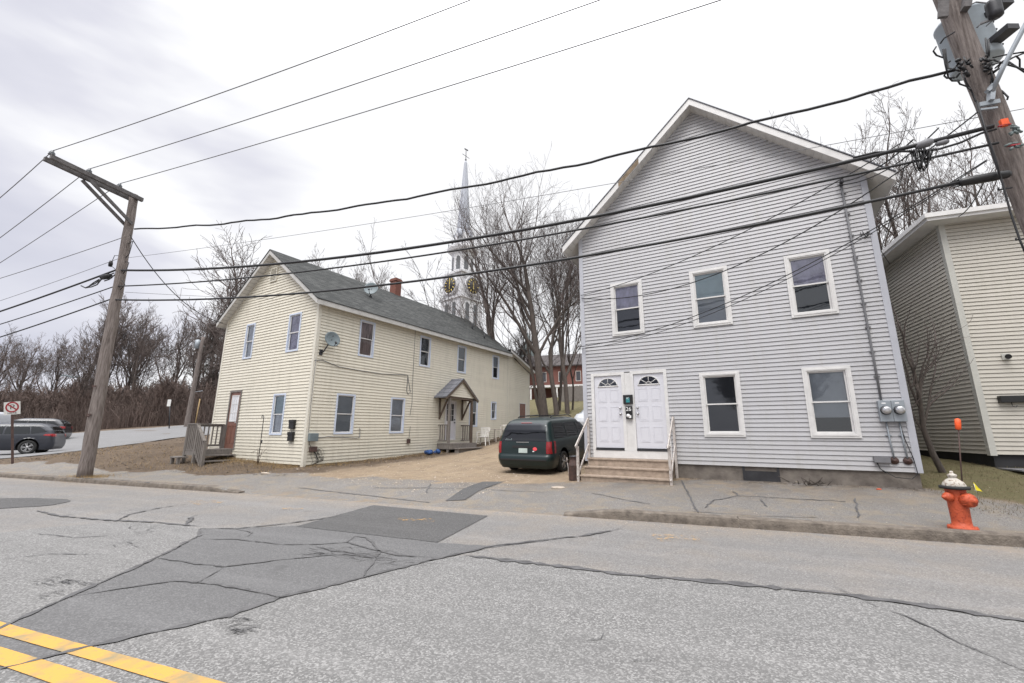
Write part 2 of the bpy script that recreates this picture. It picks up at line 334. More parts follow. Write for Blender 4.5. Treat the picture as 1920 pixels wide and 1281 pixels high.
# ------------------------------------------------------------------ terrain
S_L = -9.8; S_R = -1.8      # kerb gap (the driveway) along the street
ctrl = []
def cpn(s, n, z): p = sn(s, n); ctrl.append((p.x, p.y, z))
for s in (-60, -45, -32, -24, -18, -13, -9, -5, -1, 3, 6, 9, 14, 20, 30, 45): cpn(s, 9.6, .17 if s > -20 else .22)
for x, y, z in [(2.4, 11.9, .30), (4.2, 11.25, .36), (6, 10.2, .39), (8.3, 8.85, .40), (1.2, 12.3, .19), (-.1, 13.2, .19), (.4, 14, .20), (2.5, 17.5, .45), (0, 16, .30), (4, 21, 1.0), (-3, 20.2, .66), (-4.2, 18.2, .52), (-5.4, 16, .42),
                (-6.75, 14.0, .36), (-9, 15.3, .42), (-12.2, 17.3, .62), (-12.2, 15.4, .34), (-9, 13.4, .22), (-5, 12.9, .22), (-2, 12, .17), (1.1, 27.4, 1.6), (-1, 23.5, 1.1),
                (11.5, 10.2, .72), (9.3, 11.5, .65), (16, 8.5, .75), (14, 14, .9), (25, 8, .9), (9, 18, 1.2)]: ctrl.append((x, y, z))
for px, py, Y in [(80, 852, 23.6), (0, 856, 22), (130, 836, 28), (121, 815, 36), (0, 823, 36), (200, 808, 38), (200, 832, 29), (300, 812, 34), (270, 800, 44), (351, 796, 48), (-150, 835, 38), (-300, 870, 24), (1020, 777, 27), (1060, 782, 24), (1080, 750, 45), (1050, 742, 60), (140, 856, 17), (240, 848, 17.5), (30, 869, 15.8), (320, 828, 20.5), (350, 820, 22)]:
    p = at_y(px, py, Y); ctrl.append((p.x, p.y, p.z))
for x, y, z in [(-60, 70, 2.6), (-90, 60, 1.5), (-30, 80, 3.5), (-90, 20, .5), (0, 90, 8), (40, 60, 7), (40, 20, 1.5), (90, 40, 5), (0, 150, 8), (-100, 150, 4), (100, 150, 8), (-16, 40, 2.6), (-8, 60, 4.5), (-14, 30, 1.9), (-10, 26, 1.4)]: ctrl.append((x, y, z))
CP = np.array(ctrl)
def _phi(r2): return np.sqrt(r2 + 1.0)
_n = len(CP); _A = np.zeros((_n + 3, _n + 3)); _d2 = ((CP[:, None, :2] - CP[None, :, :2]) ** 2).sum(-1)
_A[:_n, :_n] = _phi(_d2) - np.eye(_n) * .25; _A[:_n, _n] = 1; _A[:_n, _n + 1:] = CP[:, :2]; _A[_n, :_n] = 1; _A[_n + 1:, :_n] = CP[:, :2].T
_W = np.linalg.solve(_A, np.concatenate([CP[:, 2], np.zeros(3)]))
def sstep(a, b, x):
    t = np.clip((x - a) / (b - a), 0, 1); return t * t * (3 - 2 * t)
def Hn(P):
    P = np.atleast_2d(np.asarray(P, float)); out = np.zeros(len(P))
    for i in range(0, len(P), 20000):
        q = P[i:i + 20000]; d2 = ((q[:, None] - CP[None, :, :2]) ** 2).sum(-1)
        out[i:i + 20000] = _phi(d2) @ _W[:_n] + _W[_n] + q @ _W[_n + 1:]
    s = P @ np.array(T2); n = P @ np.array(N2)
    kz = .13 * (1 - sstep(S_L - .8, S_L, s) * (1 - sstep(S_R, S_R + 1.2, s)))
    kz = np.where(s < -6, np.minimum(kz, .115), kz)
    w = sstep(8.0, 9.7, n); out = kz * (1 - w) + out * w
    far = sstep(110, 200, np.hypot(P[:, 0], P[:, 1])); out = out * (1 - far) + 4 * far
    out = np.where(n < 8.0, -.06, out)
    return out
def H(x, y): return float(Hn([(x, y)])[0])

def nonuni(a, b, fine0, fine1, step, grow=1.18):
    xs = list(np.arange(fine0, fine1 + 1e-6, step)); d = step; q = fine1
    while q < b: d *= grow; q += d; xs.append(q)
    d = step; q = fine0; lo = []
    while q > a: d *= grow; q -= d; lo.append(q)
    return np.array(lo[::-1] + xs)
ss = nonuni(-500, 500, -24, 12, .16); nn_ = np.concatenate([[-300, -100, -20, 7.6, 7.98, 8.001], nonuni(8.1, 900, 8.1, 26, .14)[1:]])
SS, NN = np.meshgrid(ss, nn_, indexing='ij')
X = SS * T2.x + NN * N2.x; Y = SS * T2.y + NN * N2.y
P = np.stack([X.ravel(), Y.ravel()], -1); Z = Hn(P)
rng = np.random.default_rng(3)
def vnoise(P, sc, seed):
    r = np.random.default_rng(seed).random((257, 257)); q = P * sc + 1000.37; i = np.floor(q).astype(int); f = q - i; f = f * f * (3 - 2 * f); i %= 256
    a = r[i[:, 0], i[:, 1]]; b = r[i[:, 0] + 1, i[:, 1]]; c = r[i[:, 0], i[:, 1] + 1]; d = r[i[:, 0] + 1, i[:, 1] + 1]
    return (a * (1 - f[:, 0]) + b * f[:, 0]) * (1 - f[:, 1]) + (c * (1 - f[:, 0]) + d * f[:, 0]) * f[:, 1]
def fbm(P, sc, seed): return sum(vnoise(P, sc * 2 ** k, seed + k) * .5 ** k for k in range(4)) / 1.875
s_, n_ = P @ np.array(T2), P @ np.array(N2)
x_, y_ = P[:, 0], P[:, 1]
# what covers the ground: 1 = paved sidewalk, dirt drive, grass
wob = (fbm(P, 1.1, 5) - .5)
edge = np.interp(s_, [-30, -16, -12.5, -10.3, -8, -5.5, -4, -2.5, -1, 1.2, 3.0, 4.9, 6.0, 7.5, 13, 20], [9.3, 9.4, 9.7, 10.1, 10.4, 10.6, 10.9, 11.3, 11.5, 11.9, 12, 11.4, 10.2, 9.7, 9.6, 9.6])
pave = 1 - sstep(-.12, .22, n_ - edge + wob * 1.3)
grass_r = sstep(4.3, 4.7, s_ + wob * .3) * sstep(-.1, .3, n_ - edge + wob)
grass_b = sstep(22, 25, y_ + wob * 3) * sstep(-1.5, 2.5, x_)
drive = sstep(-.3, .5, (x_ + 5.55 - (y_ - 14.2) * .6) + wob * 1.4) * (1 - sstep(22, 25, y_)) * (1 - grass_r)
bank = (1 - drive) * (1 - grass_r) * (1 - grass_b)
amp = np.where(n_ > 8.2, 1, 0) * (.012 * pave + .03 * drive + .09 * bank + .03 * grass_r + .2 * grass_b) * (1 - .7 * pave)
Z = Z + (fbm(P, 1.6, 11) - .5) * amp * 1.5 + (fbm(P, 5., 21) - .5) * amp * .7
ni, nj = SS.shape
idx = np.arange(ni * nj).reshape(ni, nj)
fc = np.stack([idx[:-1, :-1].ravel(), idx[1:, :-1].ravel(), idx[1:, 1:].ravel(), idx[:-1, 1:].ravel()], -1)
me = bpy.data.meshes.new('ground'); me.from_pydata(np.column_stack([P, Z]).tolist(), [], fc.tolist())
me.polygons.foreach_set('use_smooth', [True] * len(me.polygons))
col = np.column_stack([pave, drive, np.clip(grass_r + grass_b, 0, 1), np.ones(len(P))]).astype(np.float32)
ca = me.color_attributes.new('cover', 'FLOAT_COLOR', 'POINT'); ca.data.foreach_set('color', col.ravel()); me.update()
ground = bpy.data.objects.new('ground', me); C.objects.link(ground); tag(ground, kind='structure')
m, t, b, v = newmat('ground_mat', .95, .2)
at = N(t, 'ShaderNodeVertexColor'); at.layer_name = 'cover'; sp = N(t, 'ShaderNodeSeparateColor'); t.links.new(at.outputs[0], sp.inputs[0])
n1 = noise(t, v, .8, 6, .65, .35, .68); n2 = noise(t, v, 9, 6, .7, .35, .65); n3 = noise(t, v, 60, 4, .75, .38, .62); n4 = noise(t, v, 2.6, 6, .7, .48, .62)
cb = mixc(t, n1, (.085, .062, .046), (.145, .108, .080)); cb = mixc(t, mathn(t, 'MULTIPLY', n2, .5), cb, (.065, .05, .038)); cb = mixc(t, mathn(t, 'MULTIPLY', n3, .45), cb, (.20, .155, .11))
cdv = mixc(t, n1, (.30, .228, .155), (.245, .19, .138)); cdv = mixc(t, mathn(t, 'MULTIPLY', n4, .75), cdv, (.16, .12, .085)); mrt = N(t, 'ShaderNodeMapping'); mrt.inputs['Rotation'].default_value = (0, 0, -math.radians(60)); t.links.new(v, mrt.inputs[0]); mrs = N(t, 'ShaderNodeMapping'); mrs.inputs['Scale'].default_value = (.16, 1.7, 1); t.links.new(mrt.outputs[0], mrs.inputs[0])
cdv = mixc(t, mathn(t, 'MULTIPLY', noise(t, mrs.outputs[0], 1.0, 6, .65, .48, .66), .7), cdv, (.17, .125, .088)); cdv = mixc(t, mathn(t, 'MULTIPLY', noise(t, mrs.outputs[0], 1.9, 5, .65, .5, .68), .6), cdv, (.37, .30, .215)); cdv = mixc(t, mathn(t, 'MULTIPLY', n2, .35), cdv, (.22, .165, .11)); cdv = mixc(t, mathn(t, 'MULTIPLY', n3, .4), cdv, (.38, .305, .22))
cg = mixc(t, n4, (.13, .115, .060), (.165, .135, .082)); cg = mixc(t, mathn(t, 'MULTIPLY', n3, .6), cg, (.055, .065, .025)); cg = mixc(t, mathn(t, 'MULTIPLY', n2, .4), cg, (.19, .155, .09))
vo = N(t, 'ShaderNodeTexVoronoi', Scale=95.); t.links.new(v, vo.inputs['Vector']); sv = N(t, 'ShaderNodeSeparateColor'); t.links.new(vo.outputs['Color'], sv.inputs[0])
cpv = mixc(t, sv.outputs[0], (.135, .126, .118), (.285, .27, .255)); cpv = mixc(t, mathn(t, 'MULTIPLY', n1, .45), cpv, (.155, .145, .135)); cpv = mixc(t, mathn(t, 'MULTIPLY', n4, .5), cpv, (.27, .225, .165))
c = mixc(t, sp.outputs[1], cb, cdv); c = mixc(t, sp.outputs[2], c, cg)
pm = N(t, 'ShaderNodeMapRange'); pm.inputs['From Min'].default_value = .42; pm.inputs['From Max'].default_value = .58
t.links.new(mathn(t, 'ADD', sp.outputs[0], mathn(t, 'ADD', mathn(t, 'MULTIPLY', mathn(t, 'SUBTRACT', noise(t, v, 5, 6, .7), .5), 1.3), mathn(t, 'MULTIPLY', mathn(t, 'SUBTRACT', noise(t, v, 45, 4, .8), .5), 1.1))), pm.inputs['Value'])
mpr = N(t, 'ShaderNodeMapping'); mpr.inputs['Rotation'].default_value = (0, 0, math.radians(19.3)); t.links.new(v, mpr.inputs[0]); sxr = N(t, 'ShaderNodeSeparateXYZ'); t.links.new(mpr.outputs[0], sxr.inputs[0])
er = N(t, 'ShaderNodeMapRange'); er.inputs['From Min'].default_value = 9.6; er.inputs['From Max'].default_value = 11.2; t.links.new(sxr.outputs['Y'], er.inputs['Value'])
er2 = N(t, 'ShaderNodeMapRange'); er2.inputs['From Min'].default_value = 9.0; er2.inputs['From Max'].default_value = 8.1; t.links.new(sxr.outputs['Y'], er2.inputs['Value'])
sand = noise(t, v, 1.6, 7, .78, .50, .60); sand2 = noise(t, v, 2.1, 7, .8, .40, .62)
cpv = mixc(t, mathn(t, 'MULTIPLY', mathn(t, 'ADD', mathn(t, 'MULTIPLY', er.outputs[0], sand2), mathn(t, 'MULTIPLY', er2.outputs[0], sand)), .62), cpv, (.27, .205, .14))
cpv = mixc(t, mathn(t, 'MULTIPLY', mathn(t, 'MULTIPLY', er.outputs[0], noise(t, v, 1.2, 5, .7, .45, .65)), .5), cpv, (.10, .088, .08))
c = mixc(t, pm.outputs['Result'], c, cpv); t.links.new(c, b.inputs['Base Color'])
bp = N(t, 'ShaderNodeBump', Strength=.5, Distance=.02); t.links.new(n3, bp.inputs['Height']); t.links.new(bp.outputs[0], b.inputs['Normal'])
me.materials.append(m)

# road: one sheet, with patches, tar seams and lines as its parts
rd = MB()
sr = np.linspace(-400, 400, 2)
for (s0, s1) in [(-400, 400)]:
    rd.add([sn(s0, -12, 0), sn(s1, -12, 0), sn(s1, 8.02, 0), sn(s0, 8.02, 0)], [(0, 1, 2, 3)])
road = rd.build('road', M['road_asphalt'], kind='structure')
def pxpoly(pts, z, wob=0., seed=1, sub=6):
    r = random.Random(seed); out = []
    P3 = [at_z(x, y, 0) for x, y in pts]
    for i, p in enumerate(P3):
        q = P3[(i + 1) % len(P3)]; n = max(1, min(60, int((q - p).length / .12))) if wob else 1
        for k in range(n):
            a = p.lerp(q, k / n); out.append(Vector((a.x + r.uniform(-wob, wob), a.y + r.uniform(-wob, wob), z)))
    return out
def patch(pts, z, matn, wob=.01, seed=1, name='asphalt_patch'):
    poly = pxpoly(pts, z, wob, seed); bm = bmesh.new(); vs = [bm.verts.new(p) for p in poly]; bm.faces.new(vs)
    bmesh.ops.triangulate(bm, faces=bm.faces[:]); me = bpy.data.meshes.new(name); bm.to_mesh(me); bm.free()
    for p in me.polygons:
        if p.normal.z < 0: p.flip()
    me.materials.append(M[matn]); o = bpy.data.objects.new(name, me); C.objects.link(o); o.parent = road; return o
patch([(-900, 1010), (0, 1000), (90, 990), (170, 983), (250, 980), (330, 984), (374, 992), (372, 1006), (295, 1048), (150, 1112), (0, 1179), (-300, 1300)], .004, 'road_coarse', .02, 2)
patch([(0, 1179), (150, 1112), (295, 1048), (372, 1006), (374, 992), (440, 991), (560, 986), (820, 1018), (915, 1024), (1045, 1012), (915, 1028), (810, 1052), (690, 1083), (525, 1123), (430, 1156), (165, 1216), (0, 1258), (-200, 1310), (-300, 1300)], .004, 'road_mid', .015, 3)
patch([(0, 1258), (165, 1216), (430, 1156), (525, 1123), (690, 1083), (810, 1052), (870, 1042), (1000, 1058), (1180, 1078), (1330, 1091), (1600, 1120), (1920, 1167), (2600, 1290), (2600, 1500), (960, 2100), (-900, 1900)], .004, 'road_coarse', .015, 4)
patch([(555, 988), (700, 948), (915, 968), (820, 1018)], .008, 'road_dark', .006, 5)
patch([(-100, 940), (-40, 936), (60, 934), (125, 937), (133, 941), (90, 949), (0, 954), (-100, 956)], .008, 'road_dark', .02, 6)
def seam(pts, w, z=.012, seed=1, jag=.75, parent=road, name='tar_seam', matn='tar', zf=None, acc=None):
    r = random.Random(seed); P3 = [at_z(x, y, 0) for x, y in pts]; path = []
    for a, b in zip(P3, P3[1:]):
        n = max(1, min(80, int((b - a).length / .07)))
        for k in range(n): path.append(a.lerp(b, k / n))
    path.append(P3[-1]); mb = acc or MB(); vs = []; n = len(path); off = 0
    for i, p in enumerate(path):
        d = (path[min(i + 1, n - 1)] - path[max(i - 1, 0)]).normalized(); q = Vector((-d.y, d.x, 0))
        off = off * .8 + r.uniform(-.012, .012); ww = w * .75 * (1 + r.uniform(-jag, jag)) * min(1, .25 + min(i, n - 1 - i) / 6)
        for sg in (-1, 1):
            c = p + q * (off + sg * ww / 2); c.z = z if zf is None else zf(c.x, c.y) + z; vs.append(c)
    mb.add(vs, [(2 * i, 2 * i + 2, 2 * i + 3, 2 * i + 1) for i in range(n - 1)])
    if acc is None: return mb.build(name, M[matn], parent)
seam([(0, 1258), (165, 1216), (430, 1156), (525, 1123), (690, 1083), (810, 1052), (915, 1025), (990, 1017), (1080, 1007), (1140, 997), (1165, 991)], .065, seed=2)
seam([(-100, 1225), (0, 1180), (150, 1112), (295, 1048), (372, 1006), (376, 992)], .05, seed=3)
seam([(870, 1042), (1000, 1058), (1180, 1080), (1330, 1091), (1600, 1118), (1800, 1146), (1990, 1178)], .115, seed=4)
seam([(295, 1048), (360, 1058), (420, 1064), (500, 1054), (570, 1046), (640, 1040), (720, 1048)], .04, seed=5)
seam([(135, 1120), (230, 1104), (325, 1091), (400, 1097), (470, 1110), (525, 1122)], .035, seed=6)
seam([(420, 1064), (395, 1082), (372, 1096)], .03, seed=7)
seam([(376, 992), (440, 992), (540, 982), (590, 975), (640, 968)], .05, seed=8)
seam([(70, 958), (110, 968), (200, 976), (290, 980), (376, 988)], .07, seed=9)
seam([(220, 977), (245, 965), (300, 953), (350, 946)], .05, seed=10)
seam([(350, 984), (360, 970), (370, 966)], .09, seed=11)
seam([(380, 1012), (450, 1012), (530, 1022), (600, 1022), (650, 1018), (690, 1028), (750, 1042), (815, 1046)], .035, seed=12)
seam([(440, 992), (470, 1000), (460, 1008)], .035, seed=22)
seam([(650, 1018), (665, 1006), (690, 1010), (710, 1034), (700, 1060), (680, 1085)], .035, seed=13)
crk = MB()
_r = random.Random(7)
for k in range(34):
    x, y = _r.uniform(560, 790), 0; y = 1022 + (x - 560) * .1 + _r.uniform(-2, 22); pts = [(x, y)]
    for _ in range(3): x += _r.uniform(8, 26); y += _r.uniform(-4, 6); pts.append((x, y))
    seam(pts, .024, seed=k, acc=crk, z=.0125)
for cx, cy, n, sx_, sy_ in [(110, 1092, 26, 60, 9), (430, 1180, 22, 30, 14), (255, 996, 9, 28, 4), (215, 1020, 6, 40, 5), (60, 1120, 6, 40, 6)]:
    for k in range(n):
        x = cx + _r.gauss(0, sx_ * .45); y = cy + _r.gauss(0, sy_ * .5); pts = [(x, y)]
        for _ in range(3): x += _r.uniform(4, 16); y += _r.uniform(-4, 4); pts.append((x, y))
        seam(pts, .022, seed=k, acc=crk, z=.0125)
for pts in [[(1640, 1138), (1700, 1157), (1750, 1180), (1800, 1208), (1860, 1235), (1925, 1262)], [(1100, 1203), (1125, 1200), (1132, 1188)], [(1190, 1243), (1230, 1240)], [(60, 1000), (140, 1010), (230, 1004)], [(0, 1050), (90, 1040), (190, 1042)], [(1560, 1100), (1640, 1138)]]:
    seam(pts, .022, seed=len(pts), acc=crk, z=.0125)
crk.build('crack_network', M['tar'], road)
for n0, n1 in ((2.03, 2.145), (1.80, 1.93)):
    mb = MB(); vs = []; k = 0
    for s in np.arange(-60, 40, .5): vs += [sn(s, n0 + _r.uniform(-.004, .004), .010), sn(s, n1 + _r.uniform(-.004, .004), .010)]
    mb.add(vs, [(2 * i, 2 * i + 2, 2 * i + 3, 2 * i + 1) for i in range(len(vs) // 2 - 1)]); mb.build('lane_line', M['yellow_paint'], road)
for pts in [[(1215, 1003), (1300, 1006), (1322, 1015), (1240, 1018)], [(745, 972), (812, 974), (815, 980), (750, 978)], [(350, 941), (405, 938), (425, 943), (370, 948)], [(528, 953), (570, 954), (560, 958), (530, 957)]]:
    patch(pts, .016, 'sprayed_mark', .02, 9, 'paint_mark')
# driveway patch and sidewalk cracks follow the ground
def drape(o, dz):
    bm = bmesh.new(); bm.from_mesh(o.data)
    for _ in range(3): bmesh.ops.subdivide_edges(bm, edges=bm.edges[:], cuts=1, use_grid_fill=True)
    hz = Hn([(v.co.x, v.co.y) for v in bm.verts])
    for v, z in zip(bm.verts, hz): v.co.z = max(z, 0) + dz
    bm.to_mesh(o.data); bm.free()
def at_ground(px, py, z0=.15):
    z = z0
    for _ in range(12): p = at_z(px, py, z); z = .5 * z + .5 * H(p.x, p.y)
    p = at_z(px, py, z); return p
pts = [at_ground(x, y) for x, y in [(835, 940), (905, 904), (947, 904), (872, 938)]]
mb = MB()
for i in range(12):
    for j in range(3):
        def q(a, b_):
            l = pts[0].lerp(pts[1], a); r = pts[3].lerp(pts[2], a); p = l.lerp(r, b_); p.z = H(p.x, p.y) + .012; return p
        mb.add([q(i / 12, j / 3), q(i / 12, (j + 1) / 3), q((i + 1) / 12, (j + 1) / 3), q((i + 1) / 12, j / 3)], [(3, 2, 1, 0)])
mb.build('asphalt_patch', M['road_dark'], ground)
crk = MB()
for pl in [[(1278, 902), (1290, 925), (1312, 965)], [(1322, 952), (1335, 940), (1385, 930), (1450, 934), (1560, 940), (1610, 943)], [(1425, 937), (1442, 956)], [(1605, 935), (1608, 975)], [(1385, 930), (1370, 918)], [(700, 915), (900, 918), (1040, 924)], [(560, 915), (690, 930), (820, 945)], [(1300, 960), (1420, 968), (1560, 972)], [(150, 905), (260, 912), (380, 925)], [(800, 925), (808, 905)], [(1110, 925), (1180, 940), (1240, 948)]]:
    pts = [at_ground(*p) for p in pl]; path = []
    for a, b_ in zip(pts, pts[1:]):
        k = max(2, int((b_ - a).length / .1))
        for i in range(k): path.append(a.lerp(b_, i / k) + Vector((_r.uniform(-.02, .02), _r.uniform(-.02, .02), 0)))
    vs = []
    for i, p in enumerate(path[:-1]):
        d = (path[i + 1] - p).normalized(); qn = Vector((-d.y, d.x, 0)); w = _r.uniform(.008, .02)
        for sg in (-1, 1): c = p + qn * w * sg; c.z = H(c.x, c.y) + .012; vs.append(c)
    crk.add(vs, [(2 * i, 2 * i + 2, 2 * i + 3, 2 * i + 1) for i in range(len(vs) // 2 - 1)])
crk.build('crack_network', M['tar'], ground)

# kerb stones
def kerb(s0, s1, cuts, h):
    root = MB(); r = random.Random(int(s0 * 7)); cuts = [s0] + cuts + [s1]; objs = []
    for a, b_ in zip(cuts, cuts[1:]):
        mb = MB(); n = max(3, int((b_ - a) / .15)); vs = []
        for i in range(n + 1):
            s = a + .006 + (b_ - a - .012) * i / n; hh = h
            if a == S_R: hh = h * min(1, .25 + (s - a) * .8)
            if b_ == S_L: hh = h * min(1, .25 + (b_ - s) * .8)
            j = lambda q: r.uniform(-q, q) * .35
            vs += [sn(s, 7.97 + j(.006), -.05), sn(s, 7.985 + j(.008), hh * .55 + j(.012)), sn(s, 8.0 + j(.008), hh - .012 + j(.006)), sn(s, 8.03 + j(.006), hh + .006 + j(.004)), sn(s, 8.155, hh + .008 + j(.004)), sn(s, 8.16, -.05)]
        fs = [(i * 6 + k, (i + 1) * 6 + k, (i + 1) * 6 + k + 1, i * 6 + k + 1) for i in range(n) for k in range(5)]
        fs += [tuple(range(6)), tuple(n * 6 + k for k in range(6))[::-1]]
        mb.add(vs, fs); objs.append(mb)
    return objs
kr = empty('kerb'); tag(kr, kind='structure')
for mb in kerb(S_R, 60, [1.05, 4.6, 8.2, 11.5, 15, 20, 30], .145) + kerb(-80, S_L, [-50, -35, -28, -24, -20.5, -17.2, -14.1, -12.0, -10.9], .12): mb.build('kerb_stone', M['granite'], kr)

# side street behind the bank
def ribbon(name, near, far, matn, dz, kind='structure', nx=60, ny=8, parent=None):
    mb = MB(); vs = []
    def pl(P_, t):
        k = t * (len(P_) - 1); i = min(int(k), len(P_) - 2); return Vector(P_[i]).lerp(Vector(P_[i + 1]), k - i)
    for i in range(nx + 1):
        a, b_ = pl(near, i / nx), pl(far, i / nx)
        for j in range(ny + 1): p = a.lerp(b_, j / ny); vs.append(p)
    hz = Hn([(p.x, p.y) for p in vs])
    # smooth cross-fall
    for i in range(nx + 1):
        for j in range(ny + 1):
            k = i * (ny + 1) + j; vs[k] = Vector((vs[k].x, vs[k].y, max(0.0, hz[k]) + dz))
    mb.add(vs, [(i * (ny + 1) + j, i * (ny + 1) + j + 1, (i + 1) * (ny + 1) + j + 1, (i + 1) * (ny + 1) + j) for i in range(nx) for j in range(ny)], smooth=True)
    mb.f = [f[::-1] for f in mb.f]
    return mb.build(name, M[matn], parent, kind=kind if not parent else None)
near = [(-80, 30), (-50, 24.5), (-33, 18.5), (-22, 18.3), (-17.5, 20.5), (-16.5, 24.5), (-19, 31), (-23, 40), (-29, 56), (-36, 75)]
far = [(-80, 47), (-60, 42), (-48, 38.5), (-38, 36.5), (-36, 37.5), (-33, 39.5), (-32.5, 43), (-34.5, 50), (-39.5, 62), (-46, 80)]
ribbon('side_street', [(x, y, 0) for x, y in near], [(x, y, 0) for x, y in far], 'side_street', .035, nx=140, ny=24)

# ------------------------------------------------------------------ houses
def siding(mb, fr, u0, u1, z0, z1, course, openings=(), lim=None, t=.019):
    """fr(u,z,out)->xyz ; openings (ua,ub,za,zb) ; lim(z)->(ulo,uhi)"""
    zs = set(); k = 0
    while z0 + k * course < z1 - 1e-4: zs.add(round(z0 + k * course, 5)); k += 1
    zs.add(round(z1, 5))
    for q_ in list(zs):
        if q_ > z0 + .02: zs.add(round(q_ - .011, 5))
    for o in openings: zs.add(round(min(max(o[2], z0), z1), 5)); zs.add(round(min(max(o[3], z0), z1), 5))
    zs = sorted(zs)
    for a, b in zip(zs, zs[1:]):
        if b - a < 1e-4: continue
        mid = (a + b) / 2; ci = math.floor((mid - z0) / course); base = z0 + ci * course
        la, lb = (lim(a), lim(b)) if lim else ((u0, u1), (u0, u1))
        iv = [(None, None)]; cuts = sorted([(o[0], o[1]) for o in openings if o[2] < mid < o[3]])
        segs = []; cur = None
        for c in cuts: segs.append((cur, c[0])); cur = c[1]
        segs.append((cur, None))
        of_ = lambda h: t * (1 - h / course) if h < course - .0112 else t * .1 + (-.016 - t * .1) * (h - course + .0112) / .0112
        oa = of_(a - base); ob = of_(min(b - base, course))
        for l, r in segs:
            A0_, A1_ = (la[0] if l is None else l), (la[1] if r is None else r); B0_, B1_ = (lb[0] if l is None else l), (lb[1] if r is None else r)
            if A1_ - A0_ < 1e-3: continue
            B1_ = max(B1_, B0_)
            mb.add([fr(A0_, a, oa), fr(A1_, a, oa), fr(B1_, b, ob), fr(B0_, b, ob)], [(0, 1, 2, 3)])
            if abs(a - base) < 1e-4: mb.add([fr(A0_, a, -.016), fr(A1_, a, -.016), fr(A1_, a, oa), fr(A0_, a, oa)], [(0, 1, 2, 3)])
def fbox(mb, fr, u0, u1, z0, z1, o0, o1, m=None):
    vs = [fr(u, z, o) for u in (u0, u1) for o in (o0, o1) for z in (z0, z1)]
    mb.add(vs, [(0, 1, 3, 2), (4, 6, 7, 5), (0, 4, 5, 1), (2, 3, 7, 6), (0, 2, 6, 4), (1, 5, 7, 3)], m=m)
def ring(mb, fr, u0, u1, z0, z1, w, o0, o1, wt=None, wb=None, m=None):
    wt = w if wt is None else wt; wb = w if wb is None else wb
    fbox(mb, fr, u0, u0 + w, z0, z1, o0, o1, m); fbox(mb, fr, u1 - w, u1, z0, z1, o0, o1, m)
    fbox(mb, fr, u0 + w, u1 - w, z1 - wt, z1, o0 + .0005, o1 - .001, m); fbox(mb, fr, u0 + w, u1 - w, z0, z0 + wb, o0 + .0005, o1 - .001, m)
def window(root, fr, u0, u1, z0, z1, trim='white_trim', tw=.085, upper='screen_dark', lower='screen_dark', shade=None, split=.5, gl='window_glass', cur=None, label=None, thick=.035, sash='white_trim'):
    """casing, two sashes, glass and the curtain; occupies u0..u1, z0..z1"""
    w = MB(); ring(w, fr, u0, u1, z0, z1, tw, -.05, thick)
    if tw > .06: ring(w, fr, u0 + tw * .45, u1 - tw * .45, z0 + tw * .45, z1 - tw * .45, tw * .3, thick, thick + .012)
    wo_ = w.build('window', M[trim], root, label=label)
    a, b, c, d = u0 + tw, u1 - tw, z0 + tw, z1 - tw; mz = c + (d - c) * split
    s = MB(); ring(s, fr, a, b, mz - .018, d, .032, -.035, -.005); ring(s, fr, a, b, c, mz + .018, .036, -.055, -.0355)
    fbox(s, fr, a, b, c - .001, c + .02, -.06, .012)
    s.build('sash', M[sash], wo_)
    g = MB(); g.add([fr(a + .03, mz, -.02), fr(b - .03, mz, -.02), fr(b - .03, d - .03, -.02), fr(a + .03, d - .03, -.02)], [(0, 1, 2, 3)])
    g.add([fr(a + .03, c + .03, -.045), fr(b - .03, c + .03, -.045), fr(b - .03, mz, -.045), fr(a + .03, mz, -.045)], [(0, 1, 2, 3)])
    g.build('pane', M[gl], wo_)
    k = MB(); fbox(k, fr, a - .02, b + .02, c - .02, mz, -.12, -.075, 0); fbox(k, fr, a - .02, b + .02, mz, d + .02, -.115, -.055, 1)
    if shade: fbox(k, fr, a, b, mz + (c - mz) * shade, mz, -.0745, -.068, 1)
    k.build('window_backing', [M[lower], M[upper]], wo_)  # backing sheets: curtains, blinds, and dark fill painted for unlit rooms
    return wo_

# ---- grey two-storey gable house
GS = 1.36; GA = math.radians(-29.563); U0 = 1.788 * GS
gd = Vector((math.cos(GA), math.sin(GA), 0)); g0 = Vector((0, 13.6, 0)) + gd * U0
grey = empty('clapboard_house', g0, GA, 'two storey light grey vinyl sided house with a front gable and twin white doors', 'house')
GW = 7.11; GD = 11.0; gfr = lambda u, z, o: Vector((u, -o, z))
gz = lambda v: v * GS + CAMZ
gw = lambda q: (q[0] * GS - U0, q[1] * GS - U0, gz(q[2]), gz(q[3]))
wins = [gw(q) for q in [(2.477, 3.147, 2.03, 3.195), (4.079, 4.76, 2.022, 3.185), (5.683, 6.353, 2.012, 3.172), (4.095, 4.77, -.04, 1.139), (5.712, 6.379, -.045, 1.122)]]
DU0, DU1, DZ0, DZ1 = gw((1.96, 3.507, -.322, 1.257))
EZ = CAMZ + 6.03; AX = GW / 2; AZ = CAMZ + 9.30; SB = CAMZ - .734
slope = (AZ - EZ) / AX
lim = lambda z: (0, GW) if z <= EZ else ((z - EZ) / slope, GW - (z - EZ) / slope)
mb = MB(); siding(mb, gfr, 0, GW, SB, AZ - .02, .1016, [(w[0] + .01, w[1] - .01, w[2] + .01, w[3] - .01) for w in wins] + [(DU0 + .02, DU1 - .02, SB, DZ1 - .02)], lim)
rfr = lambda u, z, o: Vector((GW + o, u, z)); lfr = lambda u, z, o: Vector((-o, u, z))
siding(mb, rfr, 0, GD, SB, EZ, .1016)
mb.tf = None; l = MB(); siding(l, lfr, 0, GD, SB, EZ, .1016); mb.add(l.v, [f[::-1] for f in l.f])
